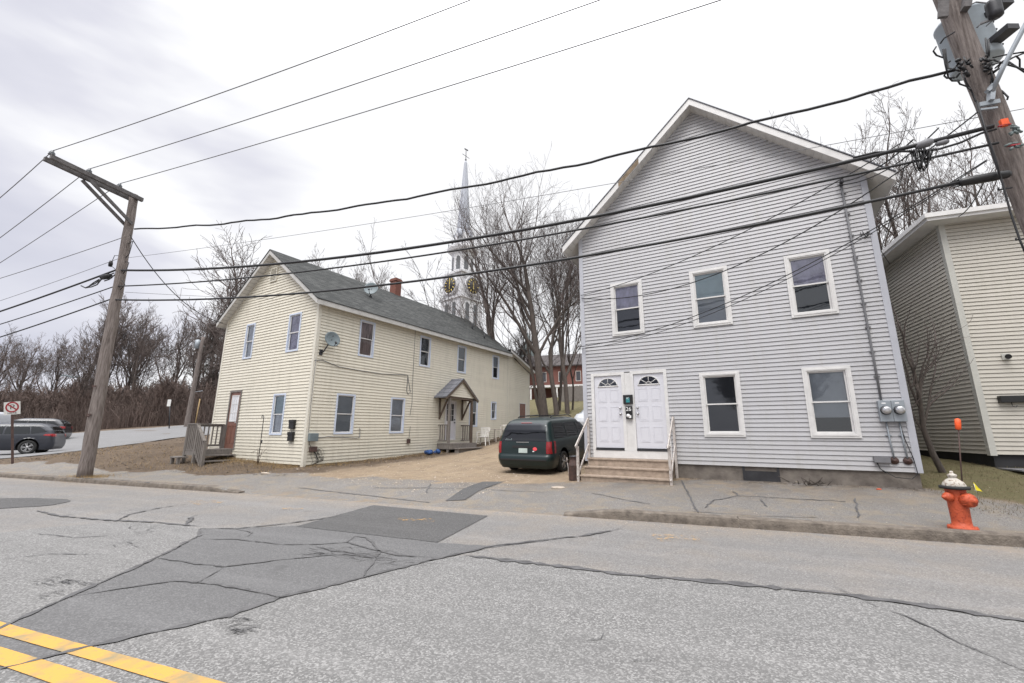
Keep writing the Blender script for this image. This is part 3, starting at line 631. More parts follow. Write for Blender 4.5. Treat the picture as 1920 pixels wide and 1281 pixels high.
mb.add([(0, GD, SB), (GW, GD, SB), (GW, GD, EZ), (AX, GD, AZ), (0, GD, EZ)], [(0, 1, 2, 3, 4)])
mb.build('wall', M['grey_vinyl'], grey)
for a, b, e0_, e1_ in ((-.018, .10, -.022, 0), (GW - .10, GW + .018, GW, GW + .022)):
    mb = MB(); mb.box((a, -.024, SB - .01), (b, .004, EZ + .02)); mb.box((e0_, -.02, SB - .01), (e1_, .10, EZ)); mb.build('corner_board', M['grey_trim'], grey)
mb = MB(); mb.box((.03, .03, -.3), (GW - .03, GD - .05, SB + .02)); mb.build('foundation', M['foundation'], grey)
mb = MB(); mb.box((3.95, .012, .2), (4.6, .029, SB - .10)); mb.box((3.90, .004, .2), (3.95, .029, SB)); mb.box((4.6, .004, .2), (4.65, .029, SB)); mb.build('basement_panel', M['dark_metal'], grey)
# roof: slab with front and side overhang
OV = .36; OE = .42; RT_ = .17
def gable_roof(root, W, D, ez, az, ax, ov, ovb, oe, th, roofm, fasciam, soffm, ytop=None, fh=.19, shear=0., drop=.0):
    sl = (az - ez) / ax; ov0, ov1 = -ov, D + ovb
    sh = lambda y: shear * y
    r = MB(); objs = []
    for sg in (-1, 1):
        xe = ax + sg * (ax + oe); zb = ez - oe * sl; n = 26
        xs0 = ax
        vs = [(xs0, ov0 - .02, az + th), (xe + sg * .03, ov0 - .02, zb + th - .02), (xe + sg * .03, ov1 + .02, zb + th - .02 + sh(ov1)), (xs0, ov1 + .02, az + th + sh(ov1)),
              (xs0, ov0 - .02, az + th - .03), (xe + sg * .03, ov0 - .02, zb + th - .05), (xe + sg * .03, ov1 + .02, zb + th - .05 + sh(ov1)), (xs0, ov1 + .02, az + th - .03 + sh(ov1))]
        fs = [(0, 1, 2, 3), (4, 7, 6, 5), (0, 4, 5, 1), (1, 5, 6, 2), (2, 6, 7, 3)]
        if sg > 0: pass
        else: fs = [f[::-1] for f in fs]
        r.add(vs, fs)
    ro = r.build('roof', M[roofm], root); L_ = math.hypot(1, sl)
    set_uv(ro, lambda co: (co.y, (co.x - ax) * L_))
    f = MB(); s = MB()
    for sg in (-1, 1):
        xe = ax + sg * (ax + oe); zb = ez - oe * sl
        for y0_, y1_ in ((ov0, ov0 + .025), (ov1 - .025, ov1)):
            P_ = [(ax, y0_, az + th - .03), (xe, y0_, zb + th - .04), (xe, y0_, zb + th - .04 - fh), (ax, y0_, az + th - .03 - fh * 1.0)]
            f.prism([(p[0], p[1], p[2] + sh(p[1])) for p in P_], (0, y1_ - y0_, 0))
        f.add([(xe, ov0, zb + th - .05), (xe + sg * .012, ov0, zb + th - .05), (xe + sg * .012, ov0, zb + th - .05 - fh), (xe, ov0, zb + th - .05 - fh),
               (xe, ov1, zb + th - .05 + sh(ov1)), (xe + sg * .012, ov1, zb + th - .05 + sh(ov1)), (xe + sg * .012, ov1, zb + th - .05 - fh + sh(ov1)), (xe, ov1, zb + th - .05 - fh + sh(ov1))],
              [(0, 1, 2, 3), (4, 7, 6, 5), (0, 4, 5, 1), (1, 5, 6, 2), (2, 6, 7, 3), (3, 7, 4, 0)])
        # rake soffit panels follow the slope, with grooves every 30 cm
        n = int(math.hypot(ax + oe, az - zb) / .2)
        for k in range(n):
            a, b = k / n, (k + 1) / n - .012
            q = lambda t_: (ax + (xe - ax) * t_, az + (zb - az) * t_ + th - fh - .01)
            xa, za = q(a); xb, zb2 = q(b)
            s.add([(xa, ov0 + .03, za), (xb, ov0 + .03, zb2), (xb, .02, zb2), (xa, .02, za)], [(0, 1, 2, 3)])
            xc, zc = q(b + .012); s.add([(xb, ov0 + .03, zb2 + .008), (xc, ov0 + .03, zc + .008), (xc, .02, zc + .008), (xb, .02, zb2 + .008)], [(0, 1, 2, 3)])
        # sloping eave soffit along the side
        xw = ax + sg * ax; z1_ = ez + th - fh - .01; z2_ = zb + th - fh - .01
        s.add([(xw, .02, z1_), (xe, .02, z2_), (xe, ov1, z2_ + sh(ov1)), (xw, ov1, z1_ + sh(ov1))], [(0, 1, 2, 3)])
    f.build('fascia', M[fasciam], root); s.build('soffit', M[soffm], root)
    return ro
gable_roof(grey, GW, GD, EZ, AZ, AX, OV, .3, OE, .13, 'porch_shingle', 'white_trim', 'soffit', fh=.20)
# bare board where the fascia cover has blown off
sl = slope; mb = MB(); pa = (2.05, EZ + 2.05 * sl + .075); pb = (1.42, EZ + 1.42 * sl + .075)
mb.prism([(pa[0], -.366, pa[1]), (pb[0], -.366, pb[1]), (pb[0], -.366, pb[1] - .17), (pa[0], -.366, pa[1] - .17)], (0, .005, 0)); mb.build('bare_board', M['raw_wood'], grey, label='bare brown wood where the white fascia is missing')
sty = [('curtain_lilac', 'screen_dark', None), ('shade_green', 'shade_sky_grey', None), ('curtain_lilac', 'screen_dark', None), ('screen_dark', 'dark_room', None), ('shade_sky_grey', 'dark_room', .5)]  # last window: grey upper tone paints in the sky's reflection
for w, (up_, lo_, sh_) in zip(wins, sty): window(grey, gfr, *w, upper=up_, lower=lo_, shade=sh_, tw=.10, thick=.045)
# twin doors
def sixpanel(mb, fr, u0, u1, z0, z1, o):
    fbox(mb, fr, u0, u1, z0, z1, o - .04, o)
    W = u1 - u0; Hh = z1 - z0
    for a, b in ((.13, .44), (.56, .87)):
        for c, d in ((.08, .285), (.36, .56), (.625, .80)):
            ring(mb, fr, u0 + a * W, u0 + b * W, z0 + c * Hh, z0 + d * Hh, .016, o + .0002, o + .007)
            fbox(mb, fr, u0 + a * W + .035, u0 + b * W - .035, z0 + c * Hh + .035, z0 + d * Hh - .035, o + .0003, o + .005)
def fanlight(door, fr, uc, zb, R, o):
    g = MB(); n = 16; pts = [fr(uc + R * math.cos(a), zb + R * .82 * math.sin(a), o + .004) for a in np.linspace(0, math.pi, n)]
    g.add(pts, [tuple(range(n))]); fo = g.build('fanlight', M['dark_glass'], door)
    k = MB(); k.tube([fr(uc + (R + .015) * math.cos(a), zb + (R + .015) * .82 * math.sin(a), o + .006) for a in np.linspace(0, math.pi, n)], .014, 5)
    k.tube([fr(uc - R - .04, zb - .012, o + .006), fr(uc + R + .04, zb - .012, o + .006)], .018, 5)
    k.tube([fr(uc + R * .28 * math.cos(a), zb + R * .25 * math.sin(a), o + .006) for a in np.linspace(0, math.pi, 8)], .010, 4)
    for a in (math.radians(38), math.radians(90), math.radians(142)): k.tube([fr(uc + R * .28 * math.cos(a), zb + R * .25 * math.sin(a), o + .007), fr(uc + R * math.cos(a), zb + R * .82 * math.sin(a), o + .007)], .009, 4)
    k.build('muntin', M['white_trim'], fo)
FT = .085
doors = [(DU0 + FT, DU0 + FT + .80), (DU1 - FT - .80, DU1 - FT)]
z0, z1 = CAMZ - .385, CAMZ + 1.63
mb = MB()
for k, (a, b) in enumerate(doors):
    fbox(mb, gfr, a - FT, a, DZ0, z1 + .085, -.06, .03); fbox(mb, gfr, b, b + FT, DZ0, z1 + .085, -.06, .03); fbox(mb, gfr, a, b, z1, z1 + .084, -.06, .029)
fbox(mb, gfr, doors[0][1] + FT, doors[1][0] - FT, DZ0, z1 + .05, -.06, .012)
fbox(mb, gfr, DU0, DU1, DZ0 - .20, DZ0 - .002, -.05, .028); mb.build('door_frame', M['white_trim'], grey)
mb = MB(); fbox(mb, gfr, doors[0][0], doors[0][1], DZ0, z0, -.06, .04); fbox(mb, gfr, doors[1][0], doors[1][1], DZ0, z0, -.06, .04); mb.build('threshold', M['dark_metal'], grey)
for k, (a, b) in enumerate(doors):
    mb = MB(); sixpanel(mb, gfr, a + .004, b - .004, z0 + .015, z1 - .004, -.01); d = mb.build('door', M['white_door'], grey)
    fanlight(d, gfr, (a + b) / 2, z0 + 1.72, .255, -.01)
    hu = b - .07 if k == 0 else a + .07
    for zz, rr, nm in ((z0 + .93, .030, 'handle'), (z0 + 1.09, .026, 'lock')): mb = MB(); mb.lathe([(.034, 0), (.034, .008), (.012, .012), (.012, .03), (rr, .045), (rr, .06), (.01, .07)], gfr(hu, zz, -.01), (0, -1, 0), 14); mb.build(nm, M['steel'], d)
# steps and rails
st = empty('door_steps', g0 + Matrix.Rotation(GA, 3, 'Z') @ Vector((DU0 - .08, -.02, .15)), GA, 'tan wooden steps with peeling white handrails below the two white doors', 'steps')
SW = DU1 - DU0 + .14; zt = CAMZ - .60; mb = MB(); tr = MB()
tops = [CAMZ - .645 - .15, CAMZ - .845 - .15, CAMZ - 1.045 - .15]
yb = 0
for k, tz in enumerate(tops):
    y1_ = -(.34 + .30 * k); y0_ = -.02 if k == 0 else -(.34 + .30 * (k - 1)) + .0
    mb.box((.03, y1_ + .03, tz - .20 if k < 2 else -.05), (SW - .03, y0_ + .03, tz - .035)); tr.box((0, y1_, tz - .032), (SW, y0_ + .028, tz))
mb.box((.02, -.04, .1), (SW - .02, -.005, tops[0] - .04)); mb.build('riser', M['tan_step'], st); tr.build('tread', M['tan_step'], st)
for xx in (-.03, SW + .03):
    mb = MB(); mb.box((xx - .03, -.98, -.05), (xx + .03, -.92, .98)); mb.box((xx - .03, -.085, tops[0] - .5), (xx + .03, -.025, 1.75))
    mb.beam((xx, -.06, 1.72), (xx, -1.10, .96), .03, .07); mb.beam((xx, -.06, 1.02), (xx, -1.0, .22), .025, .055)
    if xx > 0: mb.lathe([(.05, 0), (.05, .05), (.02, .07)], (xx, -.955, .98), (0, 0, 1), 10)
    mb.build('handrail', M['white_worn'], st)

def text(body, size, fr_o, xdir, updir, matn, name, parent, ext=.002, align='CENTER'):
    cu = bpy.data.curves.new(name, 'FONT'); cu.body = body; cu.size = size; cu.extrude = ext; cu.align_x = align; cu.align_y = 'CENTER'
    to = bpy.data.objects.new('t', cu); C.objects.link(to)
    me = bpy.data.meshes.new_from_object(to.evaluated_get(bpy.context.evaluated_depsgraph_get())); bpy.data.objects.remove(to)
    x = Vector(xdir).normalized(); u = Vector(updir).normalized(); z = x.cross(u)
    Mx = Matrix((x, u, z)).transposed().to_4x4(); Mx.translation = Vector(fr_o); me.transform(Mx)
    me.materials.clear(); me.materials.append(M[matn]); o = bpy.data.objects.new(name, me); C.objects.link(o); o.parent = parent; return o
def glocal(u, z, o=0): return g0 + Matrix.Rotation(GA, 3, 'Z') @ Vector((u - U0, -o, z))
def on_grey(name, u, z, label, cat, o=.014, group=None): return empty(name, glocal(u, z, o), GA, label, cat, group)
yb = on_grey('mailbox', 3.72, CAMZ + .81, 'square black box with a teal and white sticker between the white doors', 'mailbox')
mb = MB(); mb.box((-.13, -.07, 0), (.13, 0, .25)); mb.build('box_body', M['black_plastic'], yb, bevel=.008)
mb = MB(); mb.box((-.05, -.073, .04), (.05, -.0705, .17)); mb.build('sticker', M['teal'], yb); text('IC', .075, (0, -.0735, .15), (1, 0, 0), (0, 0, 1), 'white_ink', 'lettering', yb)
y2 = on_grey('mailbox', 3.735, CAMZ + .40, 'narrow black box numbered 26 between the white doors', 'mailbox')
mb = MB(); mb.box((-.085, -.09, 0), (.085, 0, .34)); mb.box((-.088, -.10, .17), (.088, 0, .35)); mb.build('box_body', M['black_plastic'], y2, bevel=.008)
text('26', .15, (0, -.102, .265), (1, 0, 0), (0, 0, 1), 'white_ink', 'house_number', y2)
mb = MB(); mb.lathe([(.05, 0), (.05, .004)], (-.02, -.09, .09), (0, -1, 0), 12); mb.box((-.0, -.0935, .03), (.06, -.0905, .10)); mb.build('sticker', M['white_ink'], y2)
# meters
mt = on_grey('electric_meters', 9.02, CAMZ + .28, 'pair of round electric meters in grey boxes by the corner board', 'meter')
mb = MB(); mb.box((0, -.12, 0), (.212, 0, .44)); mb.box((.216, -.12, 0), (.428, 0, .44)); mb.build('meter_box', M['metal_grey'], mt, bevel=.006)
for xx in (.106, .322):
    mb = MB(); mb.lathe([(.092, 0), (.092, .03), (.082, .035)], (xx, -.12, .235), (0, -1, 0), 24); mb.build('collar', M['dark_metal'], mt)
    mb = MB(); mb.lathe([(.08, .03), (.08, .09), (.072, .115), (.05, .13), (.02, .132)], (xx, -.12, .235), (0, -1, 0), 24); mb.build('meter_glass', M['steel'], mt)
    mb = MB(); mb.box((xx - .05, -.1225, .37), (xx + .02, -.1205, .395)); mb.build('label_plate', M['white_ink'], mt)
cdt = on_grey('conduit', 9.10, CAMZ + .73, 'grey conduit running up the wall from the meters to the eave', 'pipe')
mb = MB(); mb.tube([(0, -.03, 0), (.0, -.03, 1.0), (-.01, -.035, 3), (-.02, -.03, 5.1)], .022, 8)
for k in range(9): mb.box((-.05, -.035, .5 + k * .55), (.05, -.005, .53 + k * .55))
mb.build('pipe', M['cable_grey'], cdt)
mb = MB(); mb.tube([(-.02, -.03, 5.1), (-.02, -.06, 5.2), (-.02, -.14, 5.2), (-.02, -.17, 5.12)], .035, 8); mb.build('weatherhead', M['dark_metal'], cdt)
dn = on_grey('conduit_pair', 9.12, CAMZ - .56, 'two short grey conduits below the meters ending in round flanges', 'pipe')
mb = MB()
for xx in (0, .21): mb.tube([(xx, -.03, .84), (xx + .005, -.03, .45), (xx + .02, -.04, .10)], .016, 8); mb.box((xx - .05, -.03, .55), (xx + .05, -.005, .57))
mb.build('pipe', M['metal_grey'], dn)
for xx in (.02, .23): mb = MB(); mb.lathe([(.075, 0), (.075, .015), (.05, .02), (.045, .035), (.02, .035), (.02, .05)], (xx, -.01, .05), (0, -1, 0), 18); mb.build('flange', M['rust'], dn)
tb = on_grey('junction_box', 8.80, CAMZ - .56, 'small flat grey cable box low on the grey wall', 'box')
mb = MB(); mb.box((0, -.09, 0), (.27, 0, .12)); mb.build('box_body', M['cable_grey'], tb, bevel=.006)
mb = MB(); mb.tube([(.05, -.04, 0), (.08, -.06, -.12), (.16, -.06, -.2)], .01, 6); mb.tube([(.12, -.06, -.15), (.3, -.07, -.28), (.55, -.07, -.30), (.66, -.05, -.2), (.64, -.04, .1), (.56, -.04, .5), (.5, -.03, 1.2)], .008, 6); mb.build('cable', M['cable_black'], tb)
hk = on_grey('cable_hook', 9.33, CAMZ + 4.5, 'small looped cable bracket near the top right corner board', 'bracket')
mb = MB(); mb.tube([(-.06, -.03, .08), (-.06, -.05, -.04), (0, -.06, -.1), (.06, -.05, -.04), (.06, -.03, .08)], .008, 6); mb.tube([(0, -.02, 0), (.14, -.06, -.02)], .01, 6); mb.tube([(-.02, -.02, .1), (.02, -.06, -.08)], .008, 6); mb.build('loop', M['cable_black'], hk)

# ---- cream house
CA = math.radians(-30.696); c0 = Vector((-6.7506, 14.199, 0)); SHR = .0155
cream = empty('farmhouse', c0, CA, 'long cream vinyl sided two storey house with grey shingle roof and brown front door', 'house')
def tilt(p): return Vector((p.x, p.y, p.z + SHR * p.y))
W = 6.18; D = 12.70; cfr = lambda u, z, o: Vector((u, -o, z)); sfr = lambda u, z, o: Vector((o, u, z + SHR * u))
cw = lambda q: (q[0], q[1], q[2] + CAMZ, q[3] + CAMZ)
sw_ = lambda q: (q[0], q[1], q[2] + CAMZ - SHR * (q[0] + q[1]) / 2, q[3] + CAMZ - SHR * (q[0] + q[1]) / 2)
gwin = [cw(q) for q in [(-4.567, -3.933, 2.82, 4.24), (-1.687, -.946, 2.83, 4.26), (-2.068, -1.336, -.088, 1.345)]]
swin = [sw_(q) for q in [(1.772, 2.503, 2.856, 4.282), (5.107, 5.812, 2.929, 4.328), (7.829, 8.55, 2.982, 4.383), (11.044, 11.731, 3.034, 4.385), (1.024, 1.829, -.051, 1.378), (3.593, 4.371, -.014, 1.427), (10.962, 11.495, .744, 1.739), (8.93, 9.66, .33, 1.76)]]
CE = CAMZ + 4.60; CAX = W / 2; CAZ = CAMZ + 6.93; CB = CAMZ - 1.03; cs_ = (CAZ - CE) / CAX
clim = lambda z: (-W, 0) if z <= CE else (-W + (z - CE) / cs_, -(z - CE) / cs_)
FD = (-5.10, -4.24, CAMZ - .60, CAMZ + 1.60); PD = (7.0, 7.88, CAMZ - .40, CAMZ + 1.45); ED = (14.1, 14.95, CAMZ - .15, CAMZ + 1.65)
inner = lambda ws: [(w[0] + .01, w[1] - .01, w[2] + .01, w[3] - .01) for w in ws]
mb = MB(); siding(mb, cfr, -W, 0, CB, CAZ - .02, .11, inner(gwin) + [(FD[0] + .01, FD[1] - .01, FD[2], FD[3] - .01)], clim, t=.021)
def base_lim(z): return (0, D)
siding(mb, sfr, 0, D, CB, CE + .01, .11, inner(swin) + [(PD[0] + .01, PD[1] - .01, PD[2], PD[3] - .01)], t=.021)
bl = MB(); siding(bl, lambda u, z, o: Vector((-W - o, u, z)), 0, D, CB, CE + .2, .11); mb.add(bl.v, [f[::-1] for f in bl.f])
mb.add([(-W, D, CB), (0, D, CB), (0, D, CE + .2), (-W / 2, D, CAZ + .2), (-W, D, CE + .2)], [(0, 1, 2, 3, 4)])
mb.build('wall', M['cream_vinyl'], cream)
mb = MB(); mb.box((-.09, -.030, CB - .12), (.031, .005, CE + .02)); mb.box((0, -.028, CB - .12), (.033, .09, CE + .0)); mb.build('corner_board', M['cream_trim'], cream)
mb = MB(); mb.box((-W - .02, -.022, CB - .05), (-W + .09, .005, CE + .02)); mb.box((-W - .024, -.01, CB), (-W, .09, CE)); mb.build('corner_board', M['cream_trim'], cream)
mb = MB(); mb.box((0, D - .05, CB + .3), (.02, D + .03, CE + SHR * D)); mb.build('corner_board', M['cream_trim'], cream)
mb = MB(); mb.box((-W + .06, .06, -.3), (-.06, D + 2.6, CB + .15)); mb.build('foundation', M['foundation'], cream)
gx = empty('x'); bpy.data.objects.remove(gx)
class Shift:  # builds the roof in a frame whose x starts at -W
    pass
rroot = cream
_old_add = MB.add
def gable_roof_at(dx, *a, **k):
    def add2(s, vs, fs, smooth=False, m=None): return _old_add(s, [Vector(p) + Vector((dx, 0, 0)) for p in vs], fs, smooth, m)
    MB.add = add2
    try: return gable_roof(*a, **k)
    finally: MB.add = _old_add
gable_roof_at(-W, cream, W, D, CE, CAZ, CAX, .30, .12, .27, .14, 'roof_shingle', 'rake_trim', 'soffit', fh=.17, shear=SHR)
for w, (up_, lo_, gl_) in zip(gwin, [('curtain_white', 'curtain_white', 'window_glass'), ('curtain_lilac', 'curtain_lilac', 'window_glass'), ('shade_green', 'curtain_white', 'window_glass')]):
    window(cream, cfr, *w, trim='blue_trim', tw=.055, upper=up_, lower=lo_, gl=gl_, thick=.036)
for w, (up_, lo_) in zip(swin, [('curtain_brown', 'curtain_brown'), ('screen_dark', 'screen_dark'), ('screen_dark', 'screen_dark'), ('shade_sky_grey', 'screen_dark'), ('shade_sky_grey', 'shade_sky_grey'), ('blind_pale', 'blind_pale'), ('shade_sky_grey', 'shade_sky_grey'), ('screen_dark', 'screen_dark')]):
    window(cream, sfr, *w, trim='blue_trim', tw=.055, upper=up_, lower=lo_, thick=.036)
# gable vent
mb = MB(); vfr = lambda u, z, o: cfr(u, z, o); ring(mb, vfr, -3.30, -2.86, CAMZ + 5.80, CAMZ + 6.37, .04, 0, .055)
for k in range(9): mb.add([cfr(-3.26, CAMZ + 5.84 + k * .055, .05), cfr(-2.9, CAMZ + 5.84 + k * .055, .05), cfr(-2.9, CAMZ + 5.88 + k * .055, .024), cfr(-3.26, CAMZ + 5.88 + k * .055, .024)], [(0, 1, 2, 3)])
mb.build('gable_vent', M['cream_trim'], cream)
# brown front door with nine lights
mb = MB(); ring(mb, cfr, FD[0], FD[1], FD[2] - .05, FD[3], .07, -.06, .03, wb=.05); mb.build('door_frame', M['grey_wood'], cream)
mb = MB(); a, b, c, d = FD[0] + .07, FD[1] - .07, FD[2], FD[3] - .07; fbox(mb, cfr, a, b, c, d, -.05, -.005)
for x0, x1 in ((.12, .46), (.54, .88)): ring(mb, cfr, a + (b - a) * x0, a + (b - a) * x1, c + .18, c + .85, .02, -.005, .006)
fd = mb.build('door', M['brown_door'], cream); mb = MB(); a2, b2, c2, d2 = a + .12, b - .12, c + 1.02, d - .14
ring(mb, cfr, a2 - .02, b2 + .02, c2 - .02, d2 + .02, .03, -.004, .012)
for k in (1, 2): uu = a2 + (b2 - a2) * k / 3; fbox(mb, cfr, uu - .01, uu + .01, c2, d2, -.003, .008); zz = c2 + (d2 - c2) * k / 3; fbox(mb, cfr, a2, b2, zz - .01, zz + .01, -.003, .009)
mb.build('muntin', M['white_trim'], fd); mb = MB(); fbox(mb, cfr, a2, b2, c2, d2, -.0045, -.001); mb.build('glazing', M['blind_pale'], fd)
mb = MB(); mb.lathe([(.03, 0), (.012, .01), (.012, .03), (.028, .045), (.02, .06)], cfr(b - .07, c + .95, -.005), (0, -1, 0), 12); mb.build('handle', M['steel'], fd)
# porch door
mb = MB(); ring(mb, sfr, PD[0], PD[1], PD[2] - .04, PD[3], .06, -.06, .03, wb=.05); mb.build('door_frame', M['white_trim'], cream)
mb = MB(); a, b, c, d = PD[0] + .06, PD[1] - .06, PD[2], PD[3] - .06; fbox(mb, sfr, a, b, c, d, -.05, -.005)
for x0, x1 in ((.12, .46), (.54, .88)): ring(mb, sfr, a + (b - a) * x0, a + (b - a) * x1, c + .15, c + .72, .02, -.005, .006)
pdo = mb.build('door', M['white_door'], cream); a2, b2, c2, d2 = a + .12, b - .12, c + .86, d - .12
mb = MB(); fbox(mb, sfr, a2, b2, c2, d2, -.0045, -.001); mb.build('glazing', M['screen_dark'], pdo); mb = MB()
for k in (1, 2): uu = a2 + (b2 - a2) * k / 3; fbox(mb, sfr, uu - .008, uu + .008, c2, d2, -.003, .006); zz = c2 + (d2 - c2) * k / 3; fbox(mb, sfr, a2, b2, zz - .008, zz + .008, -.003, .007)
mb.build('muntin', M['white_trim'], pdo)
for zz, nm in ((.78, 'handle'), (.92, 'lock')): mb = MB(); mb.lathe([(.03, 0), (.012, .01), (.028, .045), (.02, .06)], sfr(b - .06, c + zz, -.005), (1, 0, 0), 10); mb.build(nm, M['dark_metal'], pdo)
# lean-to at the back
E1 = 15.45; EZ0 = CAMZ + 4.86 - SHR * D; EZ1 = CAMZ + 4.02 - SHR * 15.5
top = lambda u: EZ0 + (EZ1 - EZ0) * (u - D) / (E1 - D)
mb = MB(); siding(mb, sfr, D + .03, E1, CB + .22, EZ1, .11, [(ED[0], ED[1], ED[2], ED[3])], t=.021)
siding(mb, sfr, D + .03, E1, EZ1, EZ0, .11, [], lambda z: (D + .03, D + .03 + (E1 - D - .03) * (EZ0 - z) / (EZ0 - EZ1)))
mb.add([sfr(E1, CB, 0), sfr(E1, CB, 0) + Vector((-W, 0, 0)), sfr(E1, EZ1, 0) + Vector((-W, 0, 0)), sfr(E1, EZ1, 0)], [(0, 1, 2, 3)][::1])
mb.build('lean_to_wall', M['cream_vinyl'], cream)
mb = MB(); fbox(mb, sfr, E1 - .06, E1 + .02, CB + .2, EZ1, -.05, .02); mb.build('corner_board', M['cream_trim'], cream)
mb = MB()
A_ = [sfr(D + .02, EZ0 + .10, .27), sfr(E1 + .35, EZ1 - .0, .27)]
for z_ in (0,): mb.prism([A_[0], A_[1], A_[1] + Vector((0, 0, -.16)), A_[0] + Vector((0, 0, -.16))], (-.03, 0, 0))
mb.prism([A_[1] + Vector((0, 0, -.02)), A_[1] + Vector((0, 0, -.16)), A_[1] + Vector((-W, 0, -.16)), A_[1] + Vector((-W, 0, -.02))], (0, -.02, 0)); mb.build('fascia', M['white_trim'], cream)
mb = MB(); o_ = Vector((.02, 0, .02)); mb.prism([A_[0] + o_, A_[1] + o_, A_[1] + o_ + Vector((0, 0, -.03)), A_[0] + o_ + Vector((0, 0, -.03))], (-W - .5, 0, 0)); lr = mb.build('lean_to_roof', M['roof_shingle'], cream); set_uv(lr, lambda co: (co.x, co.y))
mb = MB(); mb.prism([A_[0] + Vector((0, 0, -.15)), A_[1] + Vector((0, 0, -.15)), A_[1] + Vector((0, 0, -.16)), A_[0] + Vector((0, 0, -.16))], (-.3, 0, 0)); mb.build('soffit', M['soffit'], cream)
mb = MB(); ring(mb, sfr, ED[0], ED[1], ED[2], ED[3], .05, -.05, .03); mb.build('door_frame', M['white_trim'], cream)
mb = MB(); fbox(mb, sfr, ED[0] + .05, ED[1] - .05, ED[2], ED[3] - .05, -.05, 0)
for zz in (.3, .8, 1.3): ring(mb, sfr, ED[0] + .15, ED[1] - .15, ED[2] + zz, ED[2] + zz + .35, .03, .0005, .008)
mb.build('door', M['brown_door'], cream, label='dark brown back door')
# chimney and roof vent
def roofz(x, y): return CAZ + .14 - abs(x + W / 2) * cs_ + SHR * y
ch = MB(); cx, cy = -W / 2 - .12, 6.45; zb = roofz(cx, cy)
ch.box((cx - .21, cy - .20, zb - .6), (cx + .21, cy + .20, zb + .80)); ch.box((cx - .25, cy - .24, zb + .80), (cx + .25, cy + .24, zb + .90)); ch.box((cx - .22, cy - .21, zb + .90), (cx + .22, cy + .21, zb + .96)); ch.build('chimney', M['chimney_brick'], cream)
mb = MB(); cx, cy = -.75, 11.3; mb.tube([(cx, cy, roofz(cx, cy) - .1), (cx, cy, roofz(cx, cy) + .30)], .05, 8); mb.tube([(cx - .9, cy, roofz(cx - .9, cy) - .1), (cx - .9, cy, roofz(cx - .9, cy) + .35)], .05, 8); mb.build('vent_pipe', M['dark_metal'], cream)
# side porch
def clocal(x, y, z): return c0 + Matrix.Rotation(CA, 3, 'Z') @ Vector((x, y, z))
PU0, PU1 = 6.60, 8.32; PZ = CAMZ - .45
pc = empty('porch_canopy', clocal(0, (PU0 + PU1) / 2, PZ), CA, 'small gabled wooden porch with grey shingle roof over the white side door', 'porch')
hw = (PU1 - PU0) / 2; PR = .62; rw = 1.27
PEz = 2.08; PAz = PEz + .90
mb = MB()
for sg in (-1, 1):
    vs = [(.0, 0, PAz + .06), (PR + .12, 0, PAz + .06), (PR + .12, sg * rw, PEz), (0, sg * rw, PEz)]; vs += [(p[0], p[1], p[2] - .05) for p in vs]
    fs = [(0, 1, 2, 3), (7, 6, 5, 4), (1, 5, 6, 2), (2, 6, 7, 3), (0, 4, 5, 1)]; mb.add(vs, fs if sg > 0 else [f[::-1] for f in fs])
ro = mb.build('canopy_roof', M['porch_shingle'], pc); set_uv(ro, lambda co: (co.x, math.hypot(co.y, co.z)))
mb = MB()
for sg in (-1, 1): mb.beam((PR + .10, 0, PAz - .05), (PR + .10, sg * rw, PEz - .10), .035, .12)
mb.beam((0, -hw, PEz), (PR, -hw, PEz), .05, .12); mb.beam((0, hw, PEz), (PR, hw, PEz), .05, .12); mb.beam((PR, -hw - .05, PEz), (PR, hw + .05, PEz), .05, .12)
mb.build('rafter', M['brown_wood'], pc)
g_ = MB(); siding(g_, lambda u, z, o: Vector((PR + .03 + o, u, z)), -rw, rw, PEz + .05, PAz - .05, .11, [], lambda z: (-(PAz - z) * rw / .90 * .9, (PAz - z) * rw / .90 * .9)); g_.build('gable_panel', M['cream_vinyl'], pc)
for sg in (-1, 1):
    mb = MB(); mb.box((PR - .05, sg * hw - .05, -.55), (PR + .05, sg * hw + .05, PEz - .05)); mb.build('post', M['grey_wood' if sg < 0 else 'brown_wood'], pc)
    mb = MB(); mb.box((.03, sg * hw - .04, PEz - 1.0), (.07, sg * hw + .04, PEz)); mb.beam((.04, sg * hw, PEz - .95), (.5, sg * hw, PEz - .08), .07, .06); mb.build('bracket', M['brown_wood'], pc)
    mb = MB(); mb.beam((.02, sg * hw, .82), (PR, sg * hw, .82), .08, .05); mb.beam((.02, sg * hw, .12), (PR, sg * hw, .12), .06, .05)
    for k in range(4): mb.box((.10 + k * .13, sg * hw - .02, .10), (.14 + k * .13, sg * hw + .02, .82))
    mb.build('railing', M['grey_wood'], pc)
mb = MB()
for k in range(6): mb.box((.03 + k * .145, -hw - .08, -.035), (k * .145 + .168, hw + .12, 0))
DR = .88; mb.box((DR - .02, -hw - .04, -.25), (DR + .02, hw + .10, -.04)); mb.box((.04, -hw - .07, -.25), (DR, -hw - .03, -.04)); mb.box((.04, hw + .06, -.25), (DR, hw + .10, -.04)); mb.build('deck', M['grey_wood'], pc)
mb = MB(); mb.box((DR + .03, -hw + .05, -.24), (DR + .32, hw + .25, -.20)); mb.box((DR + .04, -hw + .1, -.6), (DR + .26, hw + .2, -.245)); mb.build('step', M['grey_wood'], pc)
